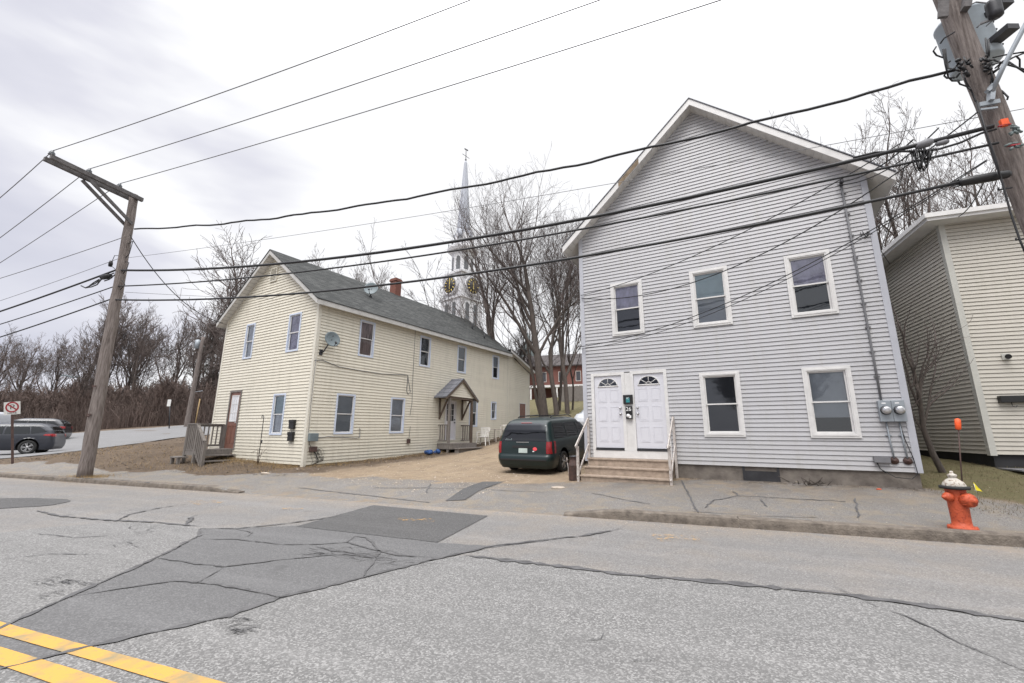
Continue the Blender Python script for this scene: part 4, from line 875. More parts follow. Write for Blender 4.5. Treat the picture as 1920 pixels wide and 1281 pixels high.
# front deck of the cream house
dk = empty('wooden_stoop', clocal(-4.95, 0, CAMZ - 1.25), CA, 'weathered grey wooden stoop with railing and steps at the brown door', 'stoop')
x0_, x1_, yo, dz = -.15, .60, -1.25, .64
mb = MB()
for k in range(5): mb.box((x0_ + k * .15, yo, dz - .035), (x0_ + k * .15 + .143, -.01, dz))
mb.box((x0_, yo - .02, dz - .2), (x1_, yo + .02, dz - .04)); mb.box((x1_ - .035, yo + .02, dz - .2), (x1_, -.02, dz - .04)); mb.box((x0_, yo + .02, dz - .2), (x0_ + .03, -.02, dz - .04)); mb.build('deck', M['grey_wood'], dk)
for (px_, py_, zt__) in ((x0_, yo, dz + .90), (x0_, -.07, dz + .90), (x1_ - .02, yo, dz + .90), (x1_ + .62, yo, .92), (x1_ + .62, -.1, .26)):
    mb = MB(); mb.box((px_ - .045, py_ - .045, -.35), (px_ + .045, py_ + .045, zt__)); mb.build('post', M['grey_wood'], dk)
def rail(a, b, n, z=.9, lowz=.12, bw=.035):
    mb = MB(); a, b = Vector(a), Vector(b); up = Vector((0, 0, z)); mb.beam(a + up, b + up, .10, .04); mb.beam(a + up - Vector((0, 0, .05)), b + up - Vector((0, 0, .05)), .035, .08); mb.beam(a + Vector((0, 0, lowz)), b + Vector((0, 0, lowz)), .04, .08)
    for k in range(n): p = a.lerp(b, (k + .5) / n); mb.beam(p + Vector((0, 0, lowz)), p + up, bw, bw, (0, 1, 0))
    mb.build('railing', M['grey_wood'], dk)
rail((x0_, -.07, dz), (x0_, yo, dz), 8); rail((x0_, yo, dz), (x1_ - .02, yo, dz), 6, lowz=-.02, bw=.06)
rail((x1_ - .02, yo - .03, dz), (x1_ + .62, yo - .03, dz - .58), 5, .88, lowz=0, bw=.06)
for k in range(3):
    mb = MB(); z_ = dz - .185 * (k + 1); mb.box((x1_ + .27 * k + .0, yo + .03, z_ - .04), (x1_ + .27 * (k + 1) + .02, -.04, z_)); mb.build('tread', M['grey_wood'], dk)
for yy in (yo + .06, -.08): mb = MB(); mb.beam((x1_, yy, dz - .2), (x1_ + .85, yy, -.15), .04, .16, (0, 0, 1)); mb.build('stringer', M['brown_wood'], dk)
mb = MB(); mb.box((x0_ - .10, yo - .40, .36), (x0_ + .52, yo - .08, .41)); mb.box((x0_ - .06, yo - .38, -.35), (x0_ + .03, yo - .29, .36)); mb.box((x0_ + .40, yo - .38, -.35), (x0_ + .49, yo - .29, .36)); mb.build('bench_step', M['grey_wood'], dk)

def on_cream(name, x, y, z, label, cat, group=None): return empty(name, clocal(x, y, z), CA, label, cat, group)
for z_, lb in ((CAMZ + .12, 'upper black mailbox beside the front window of the cream house'), (CAMZ - .28 + .0, 'lower dark mailbox hung under the other black mailbox')):
    o = on_cream('mailbox', -.72, -.014, z_, lb, 'mailbox', 'black mailboxes on the cream wall'); mb = MB(); mb.box((-.13, -.09, 0), (.13, 0, .28)); mb.box((-.14, -.105, .2), (.14, 0, .3)); mb.build('box_body', M['black_plastic'], o, bevel=.008)
    mb = MB(); mb.tube([(-.08, -.03, 0), (-.08, -.06, -.07), (-.05, -.07, -.09)], .006, 5); mb.tube([(.08, -.03, 0), (.08, -.06, -.07), (.05, -.07, -.09)], .006, 5); mb.build('newspaper_hook', M['dark_metal'], o)
# satellite dish on the wall
def dish(name, loc, rz, label, R=.27, el=35, mast=.55, seg=None, parent_side=True):
    o = empty(name, loc, rz, label, 'satellite dish'); mb = MB()
    ax = Vector((.96, -.16, .16)).normalized() if parent_side else Vector((.55, -.78, .25)).normalized()
    c = Vector((.20, .24, .48)) if parent_side else Vector((0, 0, mast))
    prof = [(r_, .18 * (r_ / R) ** 2 * R * 1.2) for r_ in np.linspace(.001, R, 8)]
    mb.lathe(prof + [(R + .008, prof[-1][1] - .01)] + [(r_, h - .012) for r_, h in prof[::-1]], c, ax, 28); mb.build('reflector', M['dish_grey'], o)
    m2 = MB(); m2.tube([(0, 0, 0), (.10, .03, .02), (.14, .16, .30), tuple(c)] if parent_side else [(0, 0, -.1), (0, 0, mast * .7), tuple(c)], .022, 8); m2.box((-.02, -.06, -.10), (.02, .06, .1)); m2.build('mast', M['dark_metal'], o)
    lo = (Vector((0, 0, -1)) + ax * ax.z).normalized(); tip = c + ax * R * 1.1 + lo * R * .8
    m3 = MB(); m3.tube([c + lo * R * .9, c + lo * R * 1.1 + ax * .15, tip], .013, 6); m3.lathe([(.03, -.05), (.04, 0), (.04, .04), (.02, .06)], tip, -(tip - c).normalized(), 12); m3.build('feed_arm', M['dark_metal'], o)
    m4 = MB(); m4.lathe([(.018, 0), (.018, .03)], c + ax * .06 + Vector((0, 0, .1)), ax, 10); m4.build('emblem', M['dark_metal'], o)
    return o
dish('satellite_dish', clocal(.02, .22, CAMZ + 2.72), CA, 'grey satellite dish on a bent mast by the front corner of the cream house')
p = clocal(-1.35, 3.3, 0); dz_ = roofz(-1.35, 3.3)
dish('satellite_dish', clocal(-1.35, 3.3, dz_ - .02), CA, 'dark satellite dish standing on the shingle roof slope', R=.30, mast=.42, parent_side=False)
# cables and boxes on the side wall
o = on_cream('electric_meter_box', .014, .22, CAMZ - .28, 'pale grey box low at the corner of the cream side wall', 'meter'); mb = MB(); mb.box((0, -.16, 0), (.12, .16, .26)); mb.build('box_body', M['dish_grey'], o, bevel=.01)
mb = MB(); mb.tube([(.05, -.1, 0), (.06, -.12, -.1), (.05, 0, -.2)], .01, 5); mb.build('cable', M['cable_black'], o)
o = on_cream('junction_box', .014, .28, CAMZ - .62, 'weathered junction box with loose wires under the pale meter box', 'box'); mb = MB(); mb.box((0, -.13, 0), (.08, .13, .17)); mb.build('box_body', M['rust'], o, bevel=.01)
mb = MB()
for k in range(7): a_ = _r.uniform(-.15, .3); mb.tube([(.03, a_ * .5, .02), (.08, a_, -.12 - _r.random() * .1), (.06, a_ + .1, -.3), (.05, a_ * .3, -.38 - .1 * _r.random())], .006, 5)
for k in range(3): mb.tube([(.03 + .02 * math.cos(q), .3 + .12 * math.cos(q + k), -.1 + .2 * math.sin(q)) for q in np.linspace(0, 6, 12)], .005, 5)
mb.build('cable', M['cable_black'], o)
o = on_cream('junction_box', .014, 4.68, CAMZ - .42, 'tiny grey box low between the side windows of the cream house', 'box'); mb = MB(); mb.box((0, -.08, 0), (.07, .08, .18)); mb.build('box_body', M['rust'], o, bevel=.008); mb = MB(); mb.tube([(.03, .02, .18), (.03, .06, .7)], .008, 5); mb.build('cable', M['cable_black'], o)
def wallcable(label, pts, r=.009):
    o = MB(); pp = [clocal(.03, y, z + SHR * y) for y, z in pts]; b0 = pp[0]; o.tube([p - b0 for p in pp], r, 5); q = o.build('wall_cable', M['cable_grey'], None, label, 'cable'); q.location = b0
wallcable('grey cable strung across the cream side wall below the upper windows', [(.0, CAMZ + 2.40), (.3, CAMZ + 2.45), (1.0, CAMZ + 2.30), (2.0, CAMZ + 2.27), (3.0, CAMZ + 2.26), (4.4, CAMZ + 2.36), (4.45, CAMZ + 2.3), (4.42, CAMZ + 1.7), (4.5, CAMZ + 1.55), (4.65, CAMZ + 1.65), (4.5, CAMZ + 2.1), (4.45, CAMZ + 2.35)], .012)
wallcable('long thin cable hanging straight down the cream wall between two upper windows', [(4.75, CAMZ + 4.5), (4.74, CAMZ + 3.5), (4.75, CAMZ + 2), (4.78, CAMZ + 1.2), (4.7, CAMZ + .65)], .008)
wallcable('dark cable running from the pale meter box under the lower side window', [(.3, CAMZ - .2), (.8, CAMZ - .14), (2.0, CAMZ - .22), (2.15, CAMZ - .2), (2.15, CAMZ + .1), (2.1, CAMZ + .12)], .012)
wallcable('black downlead cable running along the front corner of the cream house', [(.05, CAMZ + 2.5), (.04, CAMZ + 1.8), (.04, CAMZ + .8), (.06, CAMZ)], .010)

# ---- tan house on the right
RH = Vector((11.42, 10.38, 0)); RA = math.radians(-20)
tan = empty('tan_house', RH, RA, 'tan vinyl sided house on a black foundation at the right edge', 'house')
RZ0 = CAMZ - .43; RZ1 = CAMZ + 5.50; RW = 9.; RD = 10.
tfr = lambda u, z, o: Vector((u, -o, z))
mb = MB(); siding(mb, tfr, 0, RW, RZ0, RZ1, .1016, t=.020)
l = MB(); siding(l, lambda u, z, o: Vector((-o, u, z)), 0, RD, RZ0, RZ1, .1016); mb.add(l.v, [f[::-1] for f in l.f])
mb.add([(0, RD, RZ0), (RW, RD, RZ0), (RW, RD, RZ1), (0, RD, RZ1)], [(0, 1, 2, 3)]); mb.add([(RW, 0, RZ0), (RW, RD, RZ0), (RW, RD, RZ1), (RW, 0, RZ1)], [(0, 1, 2, 3)]); mb.build('wall', M['tan_vinyl'], tan)
mb = MB(); mb.box((-.027, -.029, RZ0 - .03), (.10, .004, RZ1)); mb.box((-.025, 0, RZ0 - .03), (.0, .10, RZ1)); mb.build('corner_board', M['tan_trim'], tan)
mb = MB(); mb.box((.06, .06, -.2), (RW, RD, RZ0 + .02)); mb.build('foundation', M['black_foundation'], tan)
mb = MB(); mb.box((-.02, -.9, RZ0 - .33), (3, -.1, RZ0 - .30)); mb.build('edging_board', M['cable_grey'], tan)
mb = MB(); e_ = .42
mb.add([(-e_, -e_, RZ1 + .0), (RW, -e_, RZ1), (RW, 0, RZ1), (-e_, 0, RZ1)], [(0, 1, 2, 3)]); mb.add([(-e_, 0, RZ1), (0, 0, RZ1), (0, RD + e_, RZ1), (-e_, RD + e_, RZ1)], [(0, 1, 2, 3)]); mb.build('soffit', M['soffit'], tan)
mb = MB(); mb.box((-e_ - .02, -e_ - .02, RZ1 - .01), (RW + .3, -e_, RZ1 + .15)); mb.box((-e_ - .02, -e_, RZ1 - .01), (-e_, RD + e_, RZ1 + .15)); mb.box((-e_ - .07, -e_ - .07, RZ1 + .07), (RW + .3, -e_ - .022, RZ1 + .19)); mb.box((-e_ - .07, -e_ - .02, RZ1 + .07), (-e_ - .022, RD + e_, RZ1 + .19)); mb.build('gutter', M['white_trim'], tan)
mb = MB(); a_ = -e_ - .05; zr = RZ1 + .19; hp = 3.0
mb.add([(a_, a_, zr), (RW + .4, a_, zr), (RW + .4, RD / 2, zr + 1.2), (3.2, RD / 2, zr + 1.2), (a_, RD + e_, zr), (RW + .4, RD + e_, zr), (a_, a_, zr + .03)], [(0, 1, 2, 3), (0, 3, 4), (4, 3, 2, 5)]); r_ = mb.build('roof', M['brown_roof'], tan)
def tlocal(x, y, z): return RH + Matrix.Rotation(RA, 3, 'Z') @ Vector((x, y, z))
p = at_y(1900, 666, 9.9); q = Matrix.Rotation(-RA, 3, 'Z') @ (p - RH)
o = empty('flood_lamp', tlocal(q.x, -.015, p.z), RA, 'black spot lamp on a white plate on the tan front wall', 'lamp'); mb = MB(); mb.box((-.08, -.02, -.08), (.08, 0, .08)); mb.build('back_plate', M['tan_trim'], o, bevel=.01); mb = MB(); mb.tube([(0, -.02, 0), (.02, -.08, .01)], .02, 8); mb.lathe([(.02, 0), (.055, .05), (.06, .12), (.05, .12)], (.02, -.06, .01), (-.5, -.8, -.2), 14); mb.build('lamp_head', M['black_plastic'], o)
p = at_y(1905, 747, 9.9); q = Matrix.Rotation(-RA, 3, 'Z') @ (p - RH)
o = empty('mailbox', tlocal(q.x, -.015, p.z), RA, 'long black mailbox mounted on the tan front wall', 'mailbox'); mb = MB(); mb.box((-.16, -.12, -.08), (.5, 0, .08)); mb.build('box_body', M['black_plastic'], o, bevel=.01); mb = MB(); mb.tube([(.05, -.05, -.08), (.05, -.07, -.17), (.1, -.09, -.19), (.12, -.09, -.15)], .008, 5); mb.build('newspaper_hook', M['dark_metal'], o)

# ------------------------------------------------------------------ poles and wires
def taper_pole(name_mb, base, top, r0, r1, n=14, seed=1):
    r = random.Random(seed); b, t = Vector(base), Vector(top); pts = []; rad = []
    for i in range(25):
        k = i / 24; p = b.lerp(t, k); pts.append(p + Vector((r.uniform(-.012, .012), r.uniform(-.012, .012), 0))); rad.append((r0 + (r1 - r0) * k) * r.uniform(.97, 1.03))
    name_mb.tube(pts, rad, n)
PLb = Vector((-12.7, 13.15, 0.0)); PLt = at_n(252, 366, 8.2)
pl = empty('utility_pole', PLb, 0, 'leaning wooden utility pole with a side crossarm by the kerb on the left', 'utility pole')
d_ = PLt - PLb
mb = MB(); taper_pole(mb, (0, 0, 0), d_, .18, .12); mb.build('post', M['pole_wood'], pl)
armdir = Vector((-N2.x, -N2.y, .03)).normalized(); aL = 2.25; a0 = d_ + Vector((0, 0, -.12)) - armdir * .18; a1 = d_ + Vector((0, 0, -.12)) + armdir * aL
side = Vector((T2.x, T2.y, 0))
mb = MB(); mb.beam(a0 + side * .16, a1 + side * .16, .10, .13); mb.beam(a0 - side * .16, a1 - side * .16, .10, .13); mb.build('crossarm', M['arm_wood'], pl)
mb = MB(); br0 = d_ * .88; mb.beam(br0 + side * .17, a0.lerp(a1, .62) + side * .16 + Vector((0, 0, -.12)), .06, .09); mb.beam(br0 - side * .17, a0.lerp(a1, .62) - side * .16 + Vector((0, 0, -.12)), .06, .09); mb.build('brace', M['arm_wood'], pl)
def insulator(parent, p, s=1.):
    mb = MB(); mb.lathe([(.02 * s, -.02), (.02 * s, .05), (.085 * s, .06), (.07 * s, .09), (.05 * s, .10), (.075 * s, .12), (.045 * s, .15), (.04 * s, .19), (.03 * s, .2)], p, (0, 0, 1), 14); return mb.build('insulator', M['porcelain'], parent)
ins = [a0.lerp(a1, k) + Vector((0, 0, .08)) for k in (.97, .60, .26)]
for p in ins: insulator(pl, p)
mb = MB()
for py_, k_ in ((.0, 0), (.5, 1), (1.1, 2)): q = d_ * (.80 - .06 * k_); mb.tube([q, q + side * .35 + Vector((0, 0, .1 - .2 * k_)), q + side * .3 - Vector((0, 0, .35)), q + side * .12 - Vector((0, 0, .5))], .012, 5)
q = d_ * .76; mb.tube([q, q - side * .5 + Vector((0, 0, .08)), q - side * .62 - Vector((0, 0, .25)), q - side * .2 - Vector((0, 0, .5))], .010, 5); mb.lathe([(.05, 0), (.06, .1), (.04, .2)], q - side * .62 - Vector((0, 0, .3)), (0, 0, 1), 8)
mb.build('jumper_wire', M['cable_black'], pl)
mb = MB()
for k in range(5): q = d_ * (.16 + k * .045) - Vector((0, .21, 0)); mb.box((q.x - .06, q.y - .0, q.z - .02), (q.x + .05, q.y + .02, q.z + .03)) if k % 2 else None
mb.lathe([(.03, 0), (.03, .01)], d_ * .2 - Vector((0, .215, 0)), (0, -1, 0), 8); mb.build('pole_tag', M['rust'], pl)

nr = 8.25
PRa = at_n(1796, 47, nr); PRb = at_n(1911, 334, nr + .05); kdir = (PRa - PRb).normalized()
PRg = PRb - kdir * ((PRb.z + .1) / kdir.z); PRt = PRa + kdir * 3.4
pr = empty('utility_pole', PRg, 0, 'thick leaning wooden utility pole carrying a transformer at the upper right', 'utility pole')
loc = lambda p: p - PRg
mb = MB(); taper_pole(mb, (0, 0, 0), loc(PRt), .205, .140, 18, 5); mb.build('post', M['pole_wood'], pr)
def onp(px, py, n=nr): return at_n(px, py, n)
tcn = onp(1808, 72, nr + .72); tdir = Vector((0, 0, 1)) * .92 + kdir * .08
mb = MB(); R_ = .35; base_ = loc(onp(1830, 116, nr + .72)) + Vector((0, 0, -.10)); mb.lathe([(.05, -.02), (R_ * .96, 0), (R_, .03), (R_, .98), (R_ * 1.03, .99), (R_ * 1.03, 1.03), (R_ * .9, 1.08), (.1, 1.12)], base_, kdir, 28); tr_o = mb.build('transformer', M['transformer'], pr)
tp = base_ + kdir * 1.1
mb = MB(); mb.lathe([(.05, -.05), (.05, .04), (.09, .05), (.05, .08), (.09, .10), (.05, .13), (.08, .15), (.045, .18), (.07, .20), (.03, .27)], tp + Vector((.16, 0, 0)), kdir, 14); mb.build('bushing', M['metal_grey'], tr_o)
mb = MB()
for k in range(4): mb.lathe([(.03, 0), (.045, .04), (.03, .1)], base_ + kdir * (.55 + .12 * k) + Vector((-R_ - .02 + .02 * k, -.15, 0)), Vector((-1, -.4, 0)), 8)
for k in range(4): mb.lathe([(.02, 0), (.03, .04), (.02, .1)], base_ + kdir * (.85 - .17 * k) + Vector((R_ - .02, -.12, 0)), Vector((1, -.3, 0)), 8)
mb.build('terminal', M['dark_metal'], tr_o)
mb = MB(); mb.box(tuple(base_ + Vector((-.1, -.62, .15))), tuple(base_ + Vector((.1, -.3, .25)))); mb.build('bracket', M['dark_metal'], pr); mb = MB(); mb.box(tuple(base_ + Vector((-.06, -.62, .7))), tuple(base_ + Vector((.14, -.3, .8)))); mb.build('bracket', M['dark_metal'], pr)
# cut-out fuse and arrester near the top, partly outside the frame
fp = loc(onp(1862, 16, nr - .1)); mb = MB(); mb.lathe([(.05, -.02), (.09, 0), (.095, .08), (.10, .24), (.095, .30), (.06, .33)], fp - kdir * .17, kdir + Vector((.1, 0, 0)), 14); mb.build('arrester', M['dark_metal'], pr)
mb = MB(); mb.beam(fp - kdir * .16 + Vector((.03, 0, -.02)), loc(onp(1838, 45, nr)), .035, .03); mb.tube([loc(onp(1838, 45, nr)), loc(onp(1832, 52, nr))], .012, 6); mb.tube([fp, loc(onp(1850, 6, nr)), loc(onp(1830, 4, nr)), loc(onp(1818, 10, nr))], .012, 6); mb.tube([fp - kdir * .18, loc(onp(1848, 50, nr))], .008, 5); mb.build('fuse_arm', M['cable_grey'], pr)
mb = MB(); mb.beam(loc(onp(1771, -30, nr - .35)), loc(onp(1768, 33, nr - .35)), .05, .13); mb.beam(loc(onp(1818, -30, nr - .2)), loc(onp(1810, 18, nr - .2)), .13, .10); mb.build('crossarm', M['arm_wood'], pr)
mb = MB(); mb.tube([loc(onp(1860, 172, nr - .25)), loc(onp(1880, 128, nr - .35)), loc(onp(1925, 42, nr - .5)), loc(onp(1960, -25, nr - .6))], .034, 8); mb.beam(loc(onp(1857, 190, nr - .22)), loc(onp(1860, 160, nr - .22)), .10, .06); mb.beam(loc(onp(1850, 172, nr - .25)), loc(onp(1866, 160, nr - .25)), .07, .05); mb.build('lamp_arm', M['metal_grey'], pr)
mb = MB(); q1 = loc(onp(1836, 197, nr - .2)); q2 = loc(onp(1874, 190, nr - .2)); mb.beam(q1, q2, .04, .07); q1 = loc(onp(1838, 206, nr - .2)); q2 = loc(onp(1870, 202, nr - .2)); mb.beam(q1, q2, .03, .03); mb.build('band', M['metal_grey'], pr)
mb = MB(); q1 = loc(onp(1876, 232, nr - .24)); q2 = loc(onp(1890, 229, nr - .24)); mb.beam(q1, q2, .05, .12); mb.build('orange_tag', M['orange_fab'], pr)
mb = MB(); q1 = loc(onp(1872, 237, nr - .25)); q2 = loc(onp(1895, 233, nr - .25)); mb.beam(q1, q2, .03, .02); q1 = loc(onp(1888, 274, nr - .25)); q2 = loc(onp(1912, 271, nr - .25)); mb.beam(q1, q2, .03, .02); mb.build('red_tie', M['sign_red'], pr)
r5 = random.Random(12); mb = MB()
def scr(px, py, dn): return loc(onp(px, py, nr + dn))
for pts in [[(1772, 92), (1774, 110), (1778, 128), (1795, 132)], [(1768, 92), (1772, 120), (1778, 145), (1785, 152), (1800, 152)], [(1795, 150), (1800, 158), (1812, 162), (1820, 168)], [(1806, 140), (1812, 155), (1822, 172), (1830, 190)], [(1755, 88), (1750, 96), (1756, 104), (1768, 108)], [(1776, 135), (1770, 142), (1776, 147), (1790, 146)],
            [(1848, 72), (1850, 90), (1852, 110), (1848, 122)], [(1853, 74), (1855, 95), (1854, 110)], [(1845, 118), (1856, 126), (1862, 140), (1858, 155)], [(1850, 130), (1858, 122), (1880, 116), (1892, 120)], [(1852, 140), (1870, 130), (1876, 120)], [(1862, 138), (1875, 128)], [(1893, 112), (1905, 105), (1912, 112), (1912, 130)], [(1890, 115), (1905, 125), (1925, 138)], [(1866, 162), (1880, 172), (1890, 182), (1888, 188)],
            [(1790, 60), (1770, 72), (1763, 82)], [(1858, 130), (1862, 150), (1860, 160)], [(1866, 128), (1880, 115), (1900, 108), (1925, 98)], [(1862, 108), (1885, 103), (1930, 96)], [(1862, 112), (1890, 122), (1930, 133)]]:
    mb.tube([scr(x, y, r5.uniform(-.25, .0)) for x, y in pts], .013, 5)
for k in range(16): x = 1800 + r5.uniform(-20, 22); y = 112 + r5.uniform(-6, 26); mb.tube([scr(x, y, -.3), scr(x + r5.uniform(-10, 10), y + r5.uniform(-10, 10), -.2)], r5.uniform(.012, .028), 5)
for k in range(14): x = 1848 + r5.uniform(-8, 14); y = 112 + r5.uniform(-8, 22); mb.tube([scr(x, y, -.25), scr(x + r5.uniform(-8, 12), y + r5.uniform(-8, 8), -.2)], r5.uniform(.012, .026), 5)
mb.tube([scr(1830, 190, -.22), scr(1845, 235, -.24), scr(1862, 290, -.25), scr(1880, 345, -.26), scr(1895, 400, -.27), scr(1912, 450, -.28), scr(1925, 480, -.3)], .014, 5)
mb.tube([scr(1832, 190, -.3), scr(1850, 250, -.32), scr(1868, 300, -.33), scr(1876, 335, -.33)], .010, 5)
for (x, y) in ((1872, 352), (1905, 446)): mb.tube([scr(x, y, -.3), scr(x, y + 4, -.3), scr(x + 25, y, -.1)], .014, 5)
mb.build('jumper_wire', M['cable_black'], pr)
mb = MB()
for k in range(10): q = scr(1898 + r5.uniform(-6, 14), 240 + r5.uniform(-6, 14), -.25); mb.tube([q, q + Vector((r5.uniform(-.1, .1), 0, r5.uniform(-.06, .06)))], .02, 5)
for k in range(8): q = scr(1905 + r5.uniform(-10, 10), 270 + r5.uniform(-6, 12), -.25); mb.tube([q, q + Vector((r5.uniform(-.1, .1), 0, r5.uniform(-.06, .06)))], .02, 5)
mb.build('clamp', M['spire_slate'], pr)

def wire(label, a, b, sag, r, matn='cable_black', wave=0., name='overhead_wire', n=28, extra=None):
    a, b = Vector(a), Vector(b); pts = []; rr = random.Random(len(label))
    for i in range(n + 1):
        t = i / n; p = a.lerp(b, t); p.z -= 4 * sag * t * (1 - t)
        if wave: p.z += math.sin(t * 60) * wave + rr.uniform(-wave, wave) * .5
        pts.append(p - a)
    mb = MB(); mb.tube(pts, r, 5); o = mb.build(name, M[matn], None, label, 'wire', 'overhead wires'); o.location = a; return o
def lp(px, py, n=8.15): return at_n(px, py, n)          # a spot on the left pole
def rp_(px, py, n=8.1): return at_n(px, py, n)         # a spot on the right pole
# three primaries: from the arm of the left pole to the right pole's top, above the frame
I = [PLb + p + Vector((0, 0, .2)) for p in ins]
tops = [at_n(882, 0, 6.95), at_n(1125, 0, 7.4), at_n(1352, 0, 7.9)]
names = ['highest bare wire leaving the outer end of the left crossarm to the upper right', 'middle bare wire from the centre insulator of the left crossarm', 'lowest of the three bare wires from the crossarm insulator nearest the pole']
for I_, t_, nm in zip(I, tops, names):
    wire(nm, I_, I_ + (t_ - I_) * 1.0, .10, .012, 'cable_grey')
# the same wires go on past the top edge of the view
def leftw(label, a, px, py, r, dist=34, matn='cable_grey', sag=.3):
    ray_ = ray(px, py); t_ = 1
    # goal lies 30 m further along the street
    g = sn(a.x * T2.x + a.y * T2.y - dist, 0); nn0 = a.x * N2.x + a.y * N2.y
    k = nn0 / (ray_.x * N2.x + ray_.y * N2.y); p = Vector((ray_.x * k, ray_.y * k, CAMZ + ray_.z * k)); p = a + (p - a) * 1.3
    wire(label, a, p, .04, r, matn)
leftw('thin wire from the outer crossarm insulator down to the left edge', I[0], 0, 370, .012)
leftw('thin wire from the middle crossarm insulator down to the left edge', I[1], 0, 445, .012)
leftw('thin wire from the inner crossarm insulator down to the left edge', I[2], 0, 492, .012)
leftw('thin wire leaving the left pole just under the crossarm brace to the left edge', lp(229, 446), 0, 521, .012)
leftw('faint wire leaving the left pole at mid height to the left edge', lp(225, 484), 0, 563, .008)
leftw('thick black cable leaving the left pole to the left edge', lp(216, 507), 0, 583, .030, matn='cable_black')
leftw('second black cable below the thick one leaving the left pole to the left', lp(212, 538), 0, 607, .018, matn='cable_black')
leftw('lowest black cable leaving the left pole to the left edge', lp(208, 561), 0, 631, .022, matn='cable_black')
wire('wavy twisted power cable spanning from the left pole up to the transformer', lp(252, 430), rp_(1790, 131), .62, .026, wave=.02, n=70)
wire('thickest black cable spanning across both houses between the poles', lp(228, 507), rp_(1862, 237), .68, .036)
wire('black cable just below the thickest one between the two poles', lp(218, 537), rp_(1872, 268), .50, .022)
wire('lowest heavy black cable between the poles ending at the black splice case', lp(210, 562), rp_(1800, 342), .60, .028)
wire('faint wire just above the lowest heavy cable on the left', lp(234, 548), at_y(905, 560, 22), .2, .007, 'cable_grey')
# service drops to the grey house
gh = glocal(9.06, CAMZ + 5.9, .12)
wire('service cable from the splice enclosure down to the conduit top of the grey house', rp_(1712, 262), gh, .15, .014)
wire('loose cable dropping from the right pole to the grey house corner board', rp_(1760, 240), glocal(9.0, CAMZ + 5.85, .1), .25, .012)
wire('thin drop wire crossing the grey house front diagonally to its left edge', rp_(1690, 268), glocal(2.45, CAMZ + 4.15, .05), .35, .010)
wire('slack drop wire sagging across the grey house front to its left corner', rp_(1840, 205), glocal(2.47, CAMZ + 4.05, .05), .95, .012)
wire('drop wire passing under the upper windows of the grey house from the right', rp_(1850, 300), glocal(2.3, CAMZ + 2.55, .04), .55, .010)
wire('second thin drop wire just beside the one passing under the upper windows', rp_(1850, 302), glocal(2.3, CAMZ + 2.48, .04), .60, .008)
wire('thin horizontal wire from the cable hook of the grey house to the tan house', glocal(9.4, CAMZ + 4.55, .1), tlocal(-.1, 2.5, RZ1 - .1), .02, .009)
wire('cable from the right pole to the tan house gutter above its corner', rp_(1850, 330), tlocal(.2, -.45, RZ1), .1, .012)
wire('thin vertical line hanging from the cable bundle down to the tan house eave', rp_(1702, 290), tlocal(-.45, 3.2, RZ1 - .6), .05, .008)
wire('curving drop wire running from the left pole behind the cream house roof', lp(243, 440), at_y(418, 606, 16.6), .55, .014)
wire('long faint wire crossing the sky high behind the grey house roof', lp(236, 484), rp_(1925, 203, 8.4), .18, .006, 'cable_grey')
# splice cases and looped cable on the strand
sp_ = empty('splice_case', rp_(1810, 341), 0, 'long black splice case hanging beside the right pole', 'splice case'); a_, b_ = rp_(1797, 343) - rp_(1810, 341), rp_(1893, 326) - rp_(1810, 341)
mb = MB(); mb.tube([a_, a_.lerp(b_, .06), a_.lerp(b_, .3), a_.lerp(b_, .7), a_.lerp(b_, .95), b_], [.03, .062, .072, .072, .062, .05], 12); mb.build('case_body', M['black_plastic'], sp_)
mb = MB()
for k in range(5): q = a_.lerp(b_, .02) + Vector((0, 0, -.05 + .025 * k)); mb.tube([q, q - Vector((.08 + .03 * (k % 2), -.03, .02))], .012, 5)
mb.build('cable_stub', M['cable_black'], sp_)
sp2 = empty('splice_case', rp_(1733, 272), 0, 'small dark terminal with a tangle of looped drop cables on the strand', 'splice case'); o0 = rp_(1733, 272)
mb = MB(); a_, b_ = rp_(1716, 276) - o0, rp_(1748, 265) - o0; mb.tube([a_, a_.lerp(b_, .2), a_.lerp(b_, .8), b_], [.02, .06, .07, .04], 10); mb.build('case_body', M['cable_grey'], sp2)
mb = MB(); a_, b_ = rp_(1754, 271) - o0, rp_(1778, 265) - o0; mb.tube([a_, a_.lerp(b_, .2), a_.lerp(b_, .8), b_], [.02, .04, .045, .03], 10); mb.build('case_body', M['cable_grey'], sp2)
mb = MB()
for k in range(13):
    x0 = r5.uniform(1705, 1735); x1 = x0 + r5.uniform(8, 34); dp = r5.uniform(8, 42); pts = [(x0 + (x1 - x0) * t_, 282 - (x0 - 1700) * .12 + dp * 4 * t_ * (1 - t_)) for t_ in np.linspace(0, 1, 9)]
    mb.tube([rp_(x, y, 8.1 + r5.uniform(-.1, .1)) - o0 for x, y in pts], .009, 4)
mb.build('cable_loop', M['cable_black'], sp2)
o0 = rp_(1640, 283); mb = MB(); mb.tube([rp_(x, y) - o0 for x, y in [(1600, 296), (1640, 286), (1680, 284), (1720, 284), (1760, 280), (1800, 268), (1840, 250), (1868, 242)]], .018, 6)
o = mb.build('lashed_cable', M['cable_black'], None, 'extra black cable lashed under the strand near the splice terminal', 'cable'); o.location = o0
o0 = rp_(214, 512, 8.15); mb = MB(); lq = lambda x, y, n=8.15: at_n(x, y, n) - o0
for pts in [[(214, 512), (200, 518), (190, 524), (178, 532), (160, 540)], [(216, 515), (205, 524), (196, 527)], [(190, 524), (182, 534), (172, 538), (160, 540), (152, 536)], [(186, 524), (176, 530), (168, 536)]]: mb.tube([lq(*p) for p in pts], .02, 5)
mb.tube([lq(192, 520), lq(206, 518)], .09, 8)
